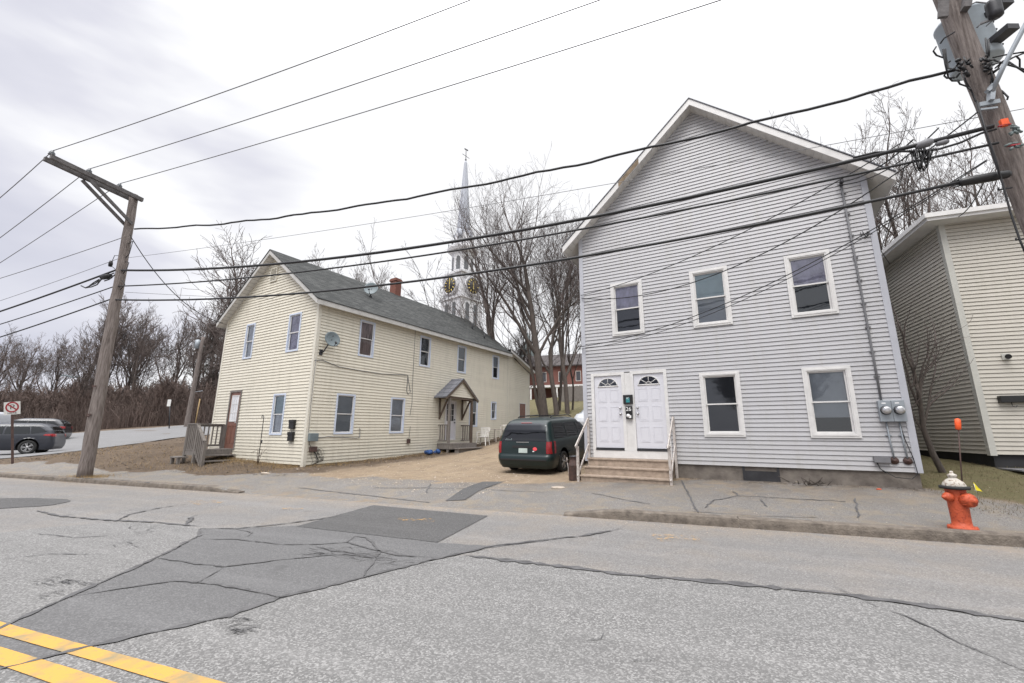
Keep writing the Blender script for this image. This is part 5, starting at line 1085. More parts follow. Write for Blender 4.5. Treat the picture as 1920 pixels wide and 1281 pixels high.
o = mb.build('cable_terminal', M['cable_black'], None, 'small cable terminal with drooping loops left of the left pole', 'splice case'); o.location = o0

# ------------------------------------------------------------------ hydrant, marker, flag, can and other small things
hp_ = at_ground(1806, 993); hp_.z = H(hp_.x, hp_.y)
hy = empty('fire_hydrant', hp_, math.radians(-84), 'orange fire hydrant with a pale ribbed bonnet beside the kerb', 'hydrant')
mb = MB(); mb.lathe([(.165, -.02), (.165, .035), (.155, .045), (.112, .06), (.108, .12), (.112, .30), (.112, .50), (.118, .545), (.118, .56)], (0, 0, 0), n=28)
for k in range(8): a_ = k * math.pi / 4; mb.lathe([(.017, 0), (.017, .02)], (.14 * math.cos(a_), .14 * math.sin(a_), .035), n=6)
mb.build('barrel', M['orange_paint'], hy)
mb = MB(); mb.lathe([(.12, .56), (.168, .562), (.17, .60), (.12, .606)], n=28); mb.build('flange', M['rubber'], hy)
mb = MB(); vs = []; n_r = 48; prof = [(.125, .606), (.122, .625), (.105, .66), (.075, .69), (.048, .71), (.044, .725)]
for (rr, h) in prof:
    for k in range(n_r): a_ = 2 * math.pi * k / n_r; q = rr * (1 + .06 * math.cos(a_ * 12) * (1 if rr > .05 else 0)); vs.append((q * math.cos(a_), q * math.sin(a_), h))
mb.add(vs, [(i * n_r + k, i * n_r + (k + 1) % n_r, (i + 1) * n_r + (k + 1) % n_r, (i + 1) * n_r + k) for i in range(len(prof) - 1) for k in range(n_r)], smooth=True)
mb.lathe([(.046, .715), (.05, .735), (.055, .745), (.052, .765), (.03, .775), (.02, .78), (.02, .81), (.012, .815)], n=16); mb.build('bonnet', M['hydrant_white'], hy)
mb = MB(); mb.lathe([(.075, .05), (.085, .10), (.095, .115), (.095, .16), (.085, .20), (.075, .21), (.035, .215), (.03, .25), (.01, .25)], (0, 0, .42), (1, 0, 0), 20)
for k in range(10): a_ = k * math.pi / 5; mb.box((.12, .09 * math.cos(a_) - .008, .42 + .09 * math.sin(a_) - .008), (.17, .09 * math.cos(a_) + .008, .42 + .09 * math.sin(a_) + .008))
mb.build('pumper_cap', M['orange_paint'], hy)
for sg in (-1, 1): mb = MB(); mb.lathe([(.055, .08), (.062, .11), (.066, .12), (.066, .15), (.05, .18), (.03, .185), (.02, .225), (.006, .23)], (0, 0, .45), (0, sg, 0), 16); mb.build('hose_cap', M['orange_paint'], hy)
mb = MB(); pw = at_y(1796, 794, hp_.y + .05); q = Matrix.Rotation(math.radians(84), 3, 'Z') @ (pw - hp_)
mb2 = MB(); r0_ = Vector((-.02, .16, .58)); mb2.tube([r0_, r0_.lerp(q, .5) + Vector((0, 0, 0)), q + Vector((0, 0, -.02))], .009, 6)
mk = mb2.build('marker_rod', M['rust'], hy, label='orange brown marker rod rising above the bonnet')
mb = MB(); a_ = (q - r0_).normalized(); mb.lathe([(.01, -.1), (.034, -.085), (.038, 0), (.034, .06), (.012, .075)], q, a_, 12); mb.build('marker_tip', M['orange_fab'], mk)
fp_ = at_ground(1836, 940, .3); fp_.z = H(fp_.x, fp_.y)
fl = empty('marker_flag', fp_, 0, 'small yellow survey flag standing in the grass behind the hydrant', 'flag')
mb = MB(); mb.tube([(0, 0, 0), (-.03, 0, .30)], .003, 5); mb.build('wire_stem', M['steel'], fl)
mb = MB(); mb.prism([(-.03, 0, .33), (-.025, 0, .19), (.11, .01, .165), (.05, .01, .23)], (0, .002, 0)); mb.build('flag_sheet', M['yellow_flag'], fl)
cp_ = at_ground(1078, 901, .2); cp_.z = H(cp_.x, cp_.y)
cn = empty('milk_can', cp_, 0, 'rusty brown milk can standing left of the tan steps', 'milk can')
mb = MB(); mb.lathe([(.155, 0), (.16, .02), (.16, .38), (.165, .39), (.16, .40), (.15, .45), (.115, .52), (.11, .56), (.135, .60), (.14, .61)], n=24); mb.build('can_body', M['rust'], cn)
mb = MB(); mb.lathe([(.10, .60), (.145, .605), (.15, .625), (.08, .64), (.02, .65)], n=24); mb.build('lid', M['dark_metal'], cn)
for sg in (-1, 1): mb = MB(); mb.tube([(sg * .13, 0, .52), (sg * .19, 0, .54), (sg * .19, 0, .47), (sg * .155, 0, .43)], .011, 6); mb.build('handle', M['rust'], cn)
q = at_ground(1068, 901, .2); mb = MB(); mb.tube([(0, 0, 0), (-.03, 0, .35), (-.06, .02, .62)], .011, 6); o = mb.build('garden_stake', M['white_worn'], None, 'thin pale stake leaning beside the rusty milk can', 'stake'); o.location = (q.x, q.y, H(q.x, q.y) - .02)
q = at_ground(1046, 915, .2); mb = MB(); mb.lathe([(.16, 0), (.17, .02), (.15, .035), (.0, .04)], n=20); o = mb.build('valve_cover', M['stone_pale'], None, 'round iron valve cover with a blue paint dab near the drive', 'valve cover'); o.location = (q.x, q.y, H(q.x, q.y) - .01)
mb = MB(); mb.box((-.12, .12, .0), (.1, .2, .014)); mb.build('paint_dab', M['blue_paint'], o)
# shepherd hook in front of the cream house
q = clocal(-1.95, -.35, 0); q.z = H(q.x, q.y); o = empty('garden_hook', q, CA, 'thin black garden hook stake standing before the cream house gable', 'garden hook')
mb = MB(); mb.tube([(0, 0, -.1), (0, 0, 1.5), (-.02, 0, 1.62), (-.08, 0, 1.66), (-.12, 0, 1.60), (-.10, 0, 1.55)], .012, 6); mb.tube([(0, 0, .75), (.06, 0, .8), (.07, 0, .7)], .02, 6); mb.build('rod', M['dark_metal'], o)
mb = MB()
for k in range(7): mb.tube([(0, 0, -.05), (_r.uniform(-.15, .15), _r.uniform(-.1, .1), _r.uniform(.25, .5)), (_r.uniform(-.4, .4), _r.uniform(-.1, .1), _r.uniform(.2, .6))], .006, 4)
mb.build('dry_stem', M['thicket_twig'], o)
# plastic chairs and garden table by the porch
def pchair(loc, rz, label):
    o = empty('plastic_chair', loc, rz, label, 'chair', 'chairs by the side porch')
    mb = MB(); mb.box((-.22, -.22, .40), (.22, .22, .43)); mb.build('seat', M['white_plastic'], o, bevel=.01)
    mb = MB(); n = 7
    for k in range(n): x = -.20 + .40 * k / (n - 1); mb.beam((x, -.20, .43), (x * 1.15, -.32, .86), .035, .012, (0, 1, 0))
    mb.beam((-.25, -.325, .87), (.25, -.325, .87), .03, .05); mb.build('backrest', M['white_plastic'], o)
    for sx_ in (-1, 1):
        mb = MB(); mb.tube([(sx_ * .24, -.27, .66), (sx_ * .27, 0, .66), (sx_ * .26, .2, .64)], .022, 6); mb.build('armrest', M['white_plastic'], o)
        for sy_ in (-1, 1): mb = MB(); mb.beam((sx_ * .21, sy_ * .19, .42), (sx_ * .26, sy_ * .25, 0), .045, .03); mb.build('leg', M['white_plastic'], o)
        mb = MB(); mb.beam((sx_ * .24, .2, .64), (sx_ * .23, .21, .42), .04, .025); mb.build('arm_support', M['white_plastic'], o)
    return o
def gq(y, x, dz=0): p = clocal(x, y, 0); p.z = H(p.x, p.y) + dz; return p
pchair(gq(9.15, .75), CA + math.radians(190), 'white plastic garden chair nearest the wooden side porch')
pchair(gq(11.1, .9), CA + math.radians(100), 'white plastic garden chair beyond the small table by the cream wall')
t_ = empty('garden_table', gq(10.2, .8), CA, 'small pale garden table between the two plastic chairs', 'table'); mb = MB(); mb.box((-.3, -.4, .62), (.3, .4, .65)); mb.build('table_top', M['white_worn'], t_)
for a_ in (-1, 1):
    for b_ in (-1, 1): mb = MB(); mb.beam((a_ * .24, b_ * .32, .62), (a_ * .3, b_ * .38, 0), .03, .03); mb.build('leg', M['white_worn'], t_)
q = gq(5.75, .45); mb = MB()
for k in range(9):
    c_ = Vector((_r.uniform(-.15, .15), _r.uniform(-.32, .32), _r.uniform(.04, .12))); mb.lathe([(.02, -.09), (.09, -.05), (.13, 0), (.10, .05), (.02, .09)], c_, (_r.uniform(-1, 1), _r.uniform(-1, 1), .8), 9)
o = mb.build('blue_bundle', M['blue_cloth'], None, 'dark blue bundle of cloth lying by the porch step', 'bundle'); o.location = q; o.rotation_euler = (0, 0, CA)
# pebbles and litter near the grey house foundation
for (px, py, sc, mt_, lb) in [(1520, 911, .09, 'bark', 'dark twiggy debris heap against the grey house foundation'), (1496, 905, .05, 'stone_pale', 'small pale stone lying by the grey house foundation'), (1648, 918, .035, 'orange_fab', 'tiny orange scrap on the sidewalk below the meters'), (498, 889, .10, 'stone_pale', 'flat pale rock on the dirt in front of the cream house')]:
    q = at_ground(px, py, .35); mb = MB()
    if mt_ == 'bark':
        for k in range(26): a_ = Vector((_r.gauss(0, .12), _r.gauss(0, .05), _r.random() * .08)); mb.tube([a_, a_ + Vector((_r.uniform(-.14, .14), _r.uniform(-.08, .08), _r.uniform(-.02, .16)))], .007, 4)
    else: mb.lathe([(.3 * sc, -.2 * sc), (sc, 0), (.9 * sc, .3 * sc), (.4 * sc, .5 * sc), (.05 * sc, .55 * sc)], (0, 0, 0), (.1, .2, 1), 9)
    o = mb.build('debris' if mt_ != 'stone_pale' else 'rock', M[mt_], None, lb, 'debris' if mt_ != 'stone_pale' else 'rock'); o.location = (q.x, q.y, H(q.x, q.y)); o.scale = (1.6, 1, 1)
# no parking sign
q = at_y(26, 864, 16.5); q.z = H(q.x, q.y) - .1; sg_ = empty('parking_sign', q, math.radians(46), 'no parking sign on a dark post at the left edge', 'sign')
_tg = (at_y(23, 770, 16.2) - q).normalized(); sg_.rotation_euler = (Vector((0, 0, 1)).rotation_difference(_tg).to_matrix() @ Matrix.Rotation(math.radians(46), 3, 'Z')).to_euler()
mb = MB(); mb.box((-.035, -.02, 0), (.035, .02, 2.25)); mb.build('post', M['rust'], sg_); fz = 2.17
pf = sg_; mb = MB(); mb.box((-.205, -.035, fz - .24), (.205, -.022, fz + .24)); mb.build('sign_plate', M['sign_white'], pf)
mb = MB(); mb.lathe([(.16, 0), (.16, .003), (.205, .003), (.205, 0)], (0, -.037, fz + .03), (0, -1, 0), 28)
ring_v = []
mb = MB(); n = 30
for k in range(n):
    a0_, a1_ = 2 * math.pi * k / n, 2 * math.pi * (k + 1) / n; P_ = lambda r_, a_: (r_ * .85 * math.cos(a_), -.038, fz + .04 + r_ * math.sin(a_)); mb.add([P_(.15, a0_), P_(.20, a0_), P_(.20, a1_), P_(.15, a1_)], [(0, 3, 2, 1)])
mb.beam((-.12, -.0385, fz + .16), (.12, -.0385, fz - .08), .002, .04, (1, 0, 1)); mb.build('prohibition_ring', M['sign_red'], pf)
text('P', .25, (.0, -.0375, fz + .04), (1, 0, 0), (0, 0, 1), 'ink_black', 'letter', pf, .0004); text('HERE', .10, (0, -.037, fz - .185), (1, 0, 0), (0, 0, 1), 'ink_black', 'lettering', pf, .0004)

# ------------------------------------------------------------------ vehicles
def superbody(mb, levels, nper=72, arch=(), y_off=0, m=0, cut=True):
    """levels: (z, x_rear, x_front, half_width, corner_rear, corner_front)"""
    rings = []
    for (z, xr, xf, w, cr, cf) in levels:
        pts = []; seq = []
        def arc(cx, cy, r, a0, a1, n): return [(cx + r * math.cos(a), cy + r * math.sin(a)) for a in np.linspace(a0, a1, n)]
        n = 9; L1 = []
        L1 += arc(xf - cf, w - cf * .8, cf, 0, math.pi / 2, n) if 0 else [(xf - cf + cf * math.cos(a), (w - cf * .8) + cf * .8 * math.sin(a)) for a in np.linspace(0, math.pi / 2, n)]
        k = 56
        L1 += [(xf - cf + (xr + cr - xf + cf) * (i + 1) / (k + 1), w) for i in range(k)]
        L1 += [(xr + cr - cr * math.sin(a), (w - cr * .8) + cr * .8 * math.cos(a)) for a in np.linspace(0, math.pi / 2, n)]
        L1 += [(xr, (w - cr * .8) * (1 - (i + 1) / 5)) for i in range(4)]
        half = [(xf, (w - cf * .8) * i / 4) for i in range(4)] + L1
        full = half + [(x, -y) for x, y in half[::-1]][1:-1]
        rings.append([(x, y, z) for x, y in full])
    N_ = len(rings[0]); vs = [p for r in rings for p in r]; fs = []
    for i in range(len(rings) - 1):
        for k in range(N_):
            k2 = (k + 1) % N_; c = [vs[i * N_ + k], vs[i * N_ + k2], vs[(i + 1) * N_ + k2], vs[(i + 1) * N_ + k]]
            cx = sum(p[0] for p in c) / 4; cz = sum(p[2] for p in c) / 4; cy = abs(sum(p[1] for p in c) / 4)
            if any(math.hypot(cx - a, cz - b) < R and cy > .55 for a, b, R in arch): continue
            fs.append((i * N_ + k, i * N_ + k2, (i + 1) * N_ + k2, (i + 1) * N_ + k))
    # snap rim of the arches onto the circle
    vs = [list(p) for p in vs]
    for p in vs:
        for a, b, R in arch:
            d = math.hypot(p[0] - a, p[2] - b)
            if abs(p[1]) > .55 and R * .86 < d < R * 1.13 and p[2] > .2: p[0] = a + (p[0] - a) * R / d; p[2] = b + (p[2] - b) * R / d
    fs.append(tuple(range((len(rings) - 1) * N_, len(rings) * N_)))
    mb.add(vs, fs, smooth=True, m=m)
def interp_levels(keys, dz=.035):
    out = []; z = keys[0][0]
    while z < keys[-1][0]:
        out.append(tuple([z] + [float(np.interp(z, [k[0] for k in keys], [k[j] for k in keys])) for j in range(1, 6)])); z += dz
    out.append(keys[-1]); return out
def wheel(root, x, y, R, w, label=None):
    s = 1 if y > 0 else -1; mb = MB()
    mb.lathe([(R * .62, -w / 2), (R * .95, -w / 2), (R, -w / 2 + .03), (R, w / 2 - .03), (R * .95, w / 2), (R * .68, w / 2), (R * .66, w / 2 - .03)], (x, y, R), (0, s, 0), 28)
    o = mb.build('wheel', M['tyre'], root)
    mb = MB(); mb.lathe([(R * .66, w / 2 - .045), (R * .64, w / 2 - .005), (R * .60, w / 2 - .03), (R * .2, w / 2 - .035)], (x, y, R), (0, s, 0), 24)
    for k in range(5):
        for dd in (-.16, .16): a = 2 * math.pi * k / 5 + dd; mb.beam((x, y + s * (w / 2 - .022), R), (x + R * .61 * math.cos(a), y + s * (w / 2 - .016), R + R * .61 * math.sin(a)), .035, .02, (0, 1, 0))
    mb.lathe([(R * .16, w / 2 - .03), (R * .15, w / 2 - .003), (.01, w / 2)], (x, y, R), (0, s, 0), 14); mb.build('rim', M['rim'], o)
def surf_fn(levels):
    zs = [l[0] for l in levels]
    def W(z): return float(np.interp(z, zs, [l[3] for l in levels]))
    def XR(z, y):
        xr = float(np.interp(z, zs, [l[1] for l in levels])); w = W(z); cr = float(np.interp(z, zs, [l[4] for l in levels])); yy = abs(y) - (w - cr * .8)
        return xr if yy <= 0 else xr + cr * (1 - math.sqrt(max(0, 1 - (yy / (cr * .8)) ** 2)))
    return W, XR
def side_panel(mb, W, quad, s, off=.006, n=12):
    (x0, z0), (x1, z1), (x2, z2), (x3, z3) = quad; vs = []
    for i in range(n + 1):
        for j in range(n + 1):
            a, b = i / n, j / n; x = (x0 * (1 - a) + x1 * a) * (1 - b) + (x3 * (1 - a) + x2 * a) * b; z = (z0 * (1 - a) + z1 * a) * (1 - b) + (z3 * (1 - a) + z2 * a) * b
            vs.append((x, s * (W(z) + off), z))
    fs = [(i * (n + 1) + j, (i + 1) * (n + 1) + j, (i + 1) * (n + 1) + j + 1, i * (n + 1) + j + 1) for i in range(n) for j in range(n)]
    mb.add(vs, fs if s < 0 else [f[::-1] for f in fs], smooth=True)
def rear_panel(mb, XR, quad, off=.006, n=14):
    (y0, z0), (y1, z1), (y2, z2), (y3, z3) = quad; vs = []
    for i in range(n + 1):
        for j in range(n + 1):
            a, b = i / n, j / n; y = (y0 * (1 - a) + y1 * a) * (1 - b) + (y3 * (1 - a) + y2 * a) * b; z = (z0 * (1 - a) + z1 * a) * (1 - b) + (z3 * (1 - a) + z2 * a) * b
            vs.append((XR(z, y) - off, y, z))
    mb.add(vs, [(i * (n + 1) + j, (i + 1) * (n + 1) + j, (i + 1) * (n + 1) + j + 1, i * (n + 1) + j + 1) for i in range(n) for j in range(n)], smooth=True)
    mb.f = [f for f in mb.f]
VD = Vector((.493, .870, 0)); vr = Vector((.36, 13.75, 0)); vo = vr + VD * 2.45
van = empty('minivan', (vo.x, vo.y, 0), math.atan2(VD.y, VD.x), 'dark green minivan parked on the dirt drive between the two houses', 'minivan')
zr_, zf_ = H(vr.x + VD.x * .9, vr.y + VD.y * .9), H(vr.x + VD.x * 4, vr.y + VD.y * 4); van.location.z = (zr_ + zf_) / 2 - (.0); van.rotation_euler.y = -math.atan2(zf_ - zr_, 3.1)
van.location.z = zr_ + (zf_ - zr_) * (1.55 / 3.1)
vk = [(.20, -2.34, 2.35, .90, .25, .4), (.30, -2.42, 2.42, .95, .28, .45), (.46, -2.47, 2.46, .985, .28, .5), (.58, -2.45, 2.45, .99, .26, .5), (.62, -2.40, 2.42, .985, .24, .5), (.85, -2.38, 2.30, .985, .2, .5), (1.02, -2.35, 1.75, .965, .2, .45), (1.08, -2.335, 1.45, .93, .2, .4), (1.35, -2.24, .95, .865, .2, .3), (1.55, -2.12, .62, .80, .2, .25), (1.64, -2.02, .5, .76, .22, .25), (1.70, -1.90, .38, .68, .26, .3), (1.735, -1.70, .2, .52, .3, .3)]
lv = interp_levels(vk); WB = 3.03; xr_w = -1.42; xf_w = xr_w + WB; WR = .335
mb = MB(); superbody(mb, lv, arch=[(xr_w, WR + .03, .42), (xf_w, WR + .03, .42)]); mb.build('body', M['van_paint'], van)
W_, XR_ = surf_fn(vk)
mb = MB(); mb.box((-2.2, -.70, .22), (2.2, .70, 1.0)); mb.build('underbody', M['black_plastic'], van)
mb = MB(); rear_panel(mb, XR_, [(.80, 1.03), (-.80, 1.03), (-.70, 1.585), (.70, 1.585)]); mb.build('rear_window', M['car_glass'], van)
mb = MB(); rear_panel(mb, XR_, [(.2, 1.585), (-.2, 1.585), (-.2, 1.60), (.2, 1.60)], .03); mb.build('brake_light', M['tail_red'], van)
for s in (-1, 1):
    for q, nm in (([(-2.02, 1.09), (-1.05, 1.09), (-1.05, 1.56), (-1.86, 1.56)], 0), ([(-.98, 1.09), (.02, 1.09), (.0, 1.56), (-.98, 1.56)], 1), ([(.09, 1.09), (1.25, 1.08), (.55, 1.53), (.06, 1.55)], 2)):
        mb = MB(); side_panel(mb, W_, q, s); mb.build('side_window', M['car_glass'], van)
    mb = MB(); side_panel(mb, W_, [(-2.20, .66), (-2.05, .66), (-2.05, 1.03), (-2.17, 1.03)], s, .008); rear_panel(mb, XR_, [(s * .965, .66), (s * .80, .66), (s * .80, 1.02), (s * .945, 1.02)][:: 1], .010)
    tl = mb.build('tail_light', M['tail_red'], van)
    mb = MB(); mb.box((1.02, s * .99 - .10, 1.02), (1.16, s * .99 + .12, 1.17)); mb.build('door_mirror', M['black_plastic'], van, bevel=.02)
    for zz, dp in ((.62, .995), ): mb = MB(); mb.beam((-1.0, s * dp, zz), (1.25, s * dp, zz - .02), .012, .05); mb.build('side_moulding', M['van_paint'], van)
    mb = MB(); mb.tube([(-1.55, s * .60, 1.745), (-1.4, s * .60, 1.79), (0, s * .60, 1.80), (.25, s * .60, 1.74)], .02, 6); mb.build('roof_rail', M['black_plastic'], van)
    for xx in (xr_w, xf_w): wheel(van, xx, s * .87, WR, .22)
    for xx in (-.10, 1.0): mb = MB(); mb.beam((xx, s * (W_(.93) + .012), .93), (xx - .14, s * (W_(.93) + .012), .93), .02, .03); mb.build('handle', M['black_plastic'], van)
for xx in (-1.0, -.3): mb = MB(); mb.beam((xx, -.60, 1.79), (xx, .60, 1.79), .04, .03); mb.build('roof_bar', M['black_plastic'], van)
mb = MB(); rear_panel(mb, XR_, [(.40, .82), (-.40, .82), (-.40, .90), (.40, .90)], .012); mb.build('plate_recess', M['black_plastic'], van)
mb = MB(); rear_panel(mb, XR_, [(.155, .675), (-.155, .675), (-.155, .815), (.155, .815)], .018); lpq = mb.build('license_plate', M['plate'], van)
text('417 128', .085, (-2.402, 0, .745), (0, -1, 0), (0, 0, 1), 'plate_green', 'lettering', lpq, .001)
mb = MB(); n = 18; yc, zc = -.42, .80; mb.add([(XR_(zc + .055 * math.sin(a), yc) - .014, yc + .075 * math.cos(a), zc + .055 * math.sin(a)) for a in np.linspace(0, 2 * math.pi, n, endpoint=False)], [tuple(range(n))]); mb.build('sticker', M['sticker_red'], van)
mb = MB(); mb.beam((-2.395, -.33, .725), (-2.395, -.39, .725), .004, .03); mb.build('badge', M['white_ink'], van)
mb = MB(); mb.beam((-2.372, .25, 1.0), (-2.372, -.2, 1.0), .004, .02); mb.build('nameplate', M['steel'], van)
mb = MB()
for k in range(6): y_ = .66 - k * .045; mb.box((XR_(1.08, y_) - .012, y_ - .015, 1.05), (XR_(1.08, y_) - .008, y_ + .015, 1.08 + (k * 7 % 4) * .012))
mb.build('decal', M['dish_grey'], van)
mb = MB(); rear_panel(mb, XR_, [(.82, .44), (-.82, .44), (-.82, .50), (.82, .50)], .012); mb.build('bumper_strip', M['black_plastic'], van)
# silver car beyond the minivan
def simple_car(name, loc, rz, paint, label, keys, WR=.32, xw=(-1.35, 1.35), group=None, cat='car', glassn='car_glass', gl=None):
    o = empty(name, loc, rz, label, cat, group); lv = interp_levels(keys)
    mb = MB(); superbody(mb, lv, arch=[(xw[0], WR + .02, WR + .085), (xw[1], WR + .02, WR + .085)]); mb.build('body', M[paint], o)
    W_, XR_ = surf_fn(keys); mb = MB(); mb.box((keys[0][1] + .3, -.6, .2), (keys[0][2] - .3, .6, .7)); mb.build('underbody', M['black_plastic'], o)
    for s in (-1, 1):
        for q in gl['side']: mb = MB(); side_panel(mb, W_, q, s, .008); mb.build('side_window', M[glassn], o)
        for xx in xw: wheel(o, xx, s * (W_(.4) - .10), WR, .22)
        mb = MB(); q = gl['tail']; rear_panel(mb, XR_, [(s * q[1], q[2]), (s * q[0], q[2]), (s * q[0], q[3]), (s * q[1], q[3])], .012); side_panel(mb, W_, [(XR_(q[2], 0) + .12, q[2] + .02), (XR_(q[2], 0) + .42, q[2] + .05), (XR_(q[2], 0) + .34, q[3] - .01), (XR_(q[3], 0) + .12, q[3])], s, .010); mb.build('tail_light', M['tail_red'], o)
        mb = MB(); mb.box((gl['mx'], s * (W_(.95)) - .06, .95), (gl['mx'] + .14, s * W_(.95) + s * .14 + .04, 1.09)); mb.build('door_mirror', M[paint], o, bevel=.02)
    q = gl['rear']; mb = MB(); rear_panel(mb, XR_, [(q[0], q[1]), (-q[0], q[1]), (-q[0] * .88, q[2]), (q[0] * .88, q[2])], .008); mb.build('rear_window', M[glassn], o)
    q = gl['front']; mb = MB()
    fx = lambda z: float(np.interp(z, [k[0] for k in keys], [k[2] for k in keys])); ww = lambda z: W_(z) - .14
    vs = []
    for i in range(9):
        z = q[0] + (q[1] - q[0]) * i / 8
        for j in range(7): y = ww(z) * (j / 3 - 1); vs.append((fx(z) + .012 - .10 * (abs(j / 3 - 1)) ** 3, y, z))
    mb.add(vs, [(i * 7 + j, i * 7 + j + 1, (i + 1) * 7 + j + 1, (i + 1) * 7 + j) for i in range(8) for j in range(6)], smooth=True); mb.build('windscreen', M[glassn], o)
    return o
suvk = [(.24, -2.20, 2.2, .86, .3, .4), (.40, -2.28, 2.28, .90, .3, .45), (.60, -2.30, 2.30, .92, .3, .5), (.80, -2.27, 2.22, .92, .3, .5), (.98, -2.24, 1.95, .90, .28, .5), (1.04, -2.22, 1.35, .88, .26, .4), (1.25, -2.12, .95, .82, .25, .35), (1.45, -1.95, .55, .74, .25, .3), (1.55, -1.78, .3, .68, .25, .3), (1.62, -1.5, .0, .55, .25, .3)]
sgl = dict(side=[[(-1.95, 1.16), (-1.35, 1.06), (-1.25, 1.46), (-1.62, 1.42)], [(-1.30, 1.06), (-.35, 1.04), (-.35, 1.50), (-1.20, 1.47)], [(-.28, 1.04), (1.15, 1.03), (.45, 1.44), (-.28, 1.50)]], tail=(.55, .86, .92, 1.06), rear=(.68, 1.08, 1.48), front=(1.06, 1.50), mx=.75)
q = at_y(102, 846, 24.2); o = simple_car('parked_suv', (q.x - 1.9, q.y - 1.0, 0), math.radians(209), 'suv_paint', 'grey crossover car on the side street behind the no parking sign', suvk, .36, (-1.33, 1.33), None, 'car', 'suv_glass', sgl)
o.location.z = H(q.x - 1.2, q.y - .3) + .04
for (px, py, Y, rz, pn, lb) in [(88, 810, 31, 209, 'car_dark', 'dark car with red tail lights behind the grey crossover'), (398, 778, 62, 175, 'car_dark', 'distant dark car parked on the hill beside the cream house corner')]:
    q = at_y(px, py, Y); z_ = max(H(q.x, q.y), 0) + .04; o = simple_car('parked_car', (q.x - 1.6, q.y, z_), math.radians(rz), pn, lb, suvk, .33, (-1.33, 1.33), None, 'car', 'car_glass', sgl)
o = simple_car('parked_car', (3.6 + 1.1, 19.8 + 1.9, H(4.7, 21.7) + .02), math.atan2(VD.y, VD.x) + math.pi, 'car_white', 'pale silver car mostly hidden beyond the green minivan', suvk, .33, (-1.33, 1.33), None, 'car', 'suv_glass', sgl)
# white box van at the left edge
q = at_y(-62, 800, 27.5); zz = H(q.x - 2, q.y) + .08
tv = empty('delivery_van', (q.x - 1.4, q.y, zz), math.radians(206), 'white van with a rounded roof and faint lettering at the left edge', 'van')
vank = [(.3, -2.6, 2.6, .95, .1, .3), (.6, -2.65, 2.7, .99, .1, .35), (1.15, -2.65, 2.6, .99, .1, .35), (1.3, -2.65, 2.0, .98, .1, .3), (2.0, -2.62, 1.5, .95, .12, .3), (2.25, -2.58, 1.35, .90, .15, .3), (2.38, -2.5, 1.2, .80, .25, .3), (2.44, -2.3, 1.0, .65, .3, .3)]
mb = MB(); superbody(mb, interp_levels(vank, .06), arch=[(-1.6, .38, .44), (1.7, .38, .44)]); mb.build('body', M['car_white'], tv)
W2_, X2_ = surf_fn(vank); mb = MB(); mb.box((-2.3, -.7, .25), (2.3, .7, 1.0)); mb.build('underbody', M['black_plastic'], tv)
for s in (-1, 1):
    mb = MB(); side_panel(mb, W2_, [(-2.3, 1.25), (1.3, 1.25), (1.2, 1.92), (-2.3, 1.92)], s, .01); mb.build('side_window', M['suv_glass'], tv)
    mb = MB(); mb.box((-2.36, s * (W2_(1.93)) - .012 + s * .008, 1.93), (1.25, s * W2_(1.93) + .012 + s * .008, 1.97)); mb.box((-2.40, s * W2_(1.6) - .012 + s * .01, 1.22), (-2.32, s * W2_(1.6) + .012 + s * .01, 1.97)); mb.build('window_frame', M['black_plastic'], tv)
    for xx in (-1.6, 1.7): wheel(tv, xx, s * .88, .36, .22)
text('RC', .26, (-1.2, W2_(2.1) + .02, 2.12), (-1, 0, 0), (0, 0, 1), 'suv_paint', 'lettering', tv, .004)

# ------------------------------------------------------------------ church, brick house, turret, fence
cq = at_y(866, 545, 70); zg = 7.5; CHR = math.radians(50)
chx = at_y(869, 440, 70); cxy = (chx.x, 70)
church = empty('church', (cxy[0], 70, 0), CHR, 'white wooden church with a tall grey spire and gold handed clock faces', 'church')
zt_ = lambda py: at_y(868, py, 70).z
def octo(r0, r1, z0, z1, mb, n=8, ph=math.pi / 8): mb.lathe([(r0, z0), (r1, z1)], (0, 0, 0), (0, 0, 1), n, smooth=False)
mb = MB(); hw_ = 2.5; mb.box((-hw_, -hw_, zg - 3), (hw_, hw_, zt_(568))); mb.box((-hw_ - .25, -hw_ - .25, zt_(568)), (hw_ + .25, hw_ + .25, zt_(568) + .35)); mb.box((-hw_ * .92, -hw_ * .92, zt_(568) + .3), (hw_ * .92, hw_ * .92, zt_(522)))
mb.box((-hw_ - .15, -hw_ - .15, zt_(522)), (hw_ + .15, hw_ + .15, zt_(519))); mb.build('clock_stage', M['church_white'], church)
zc_ = zt_(543)
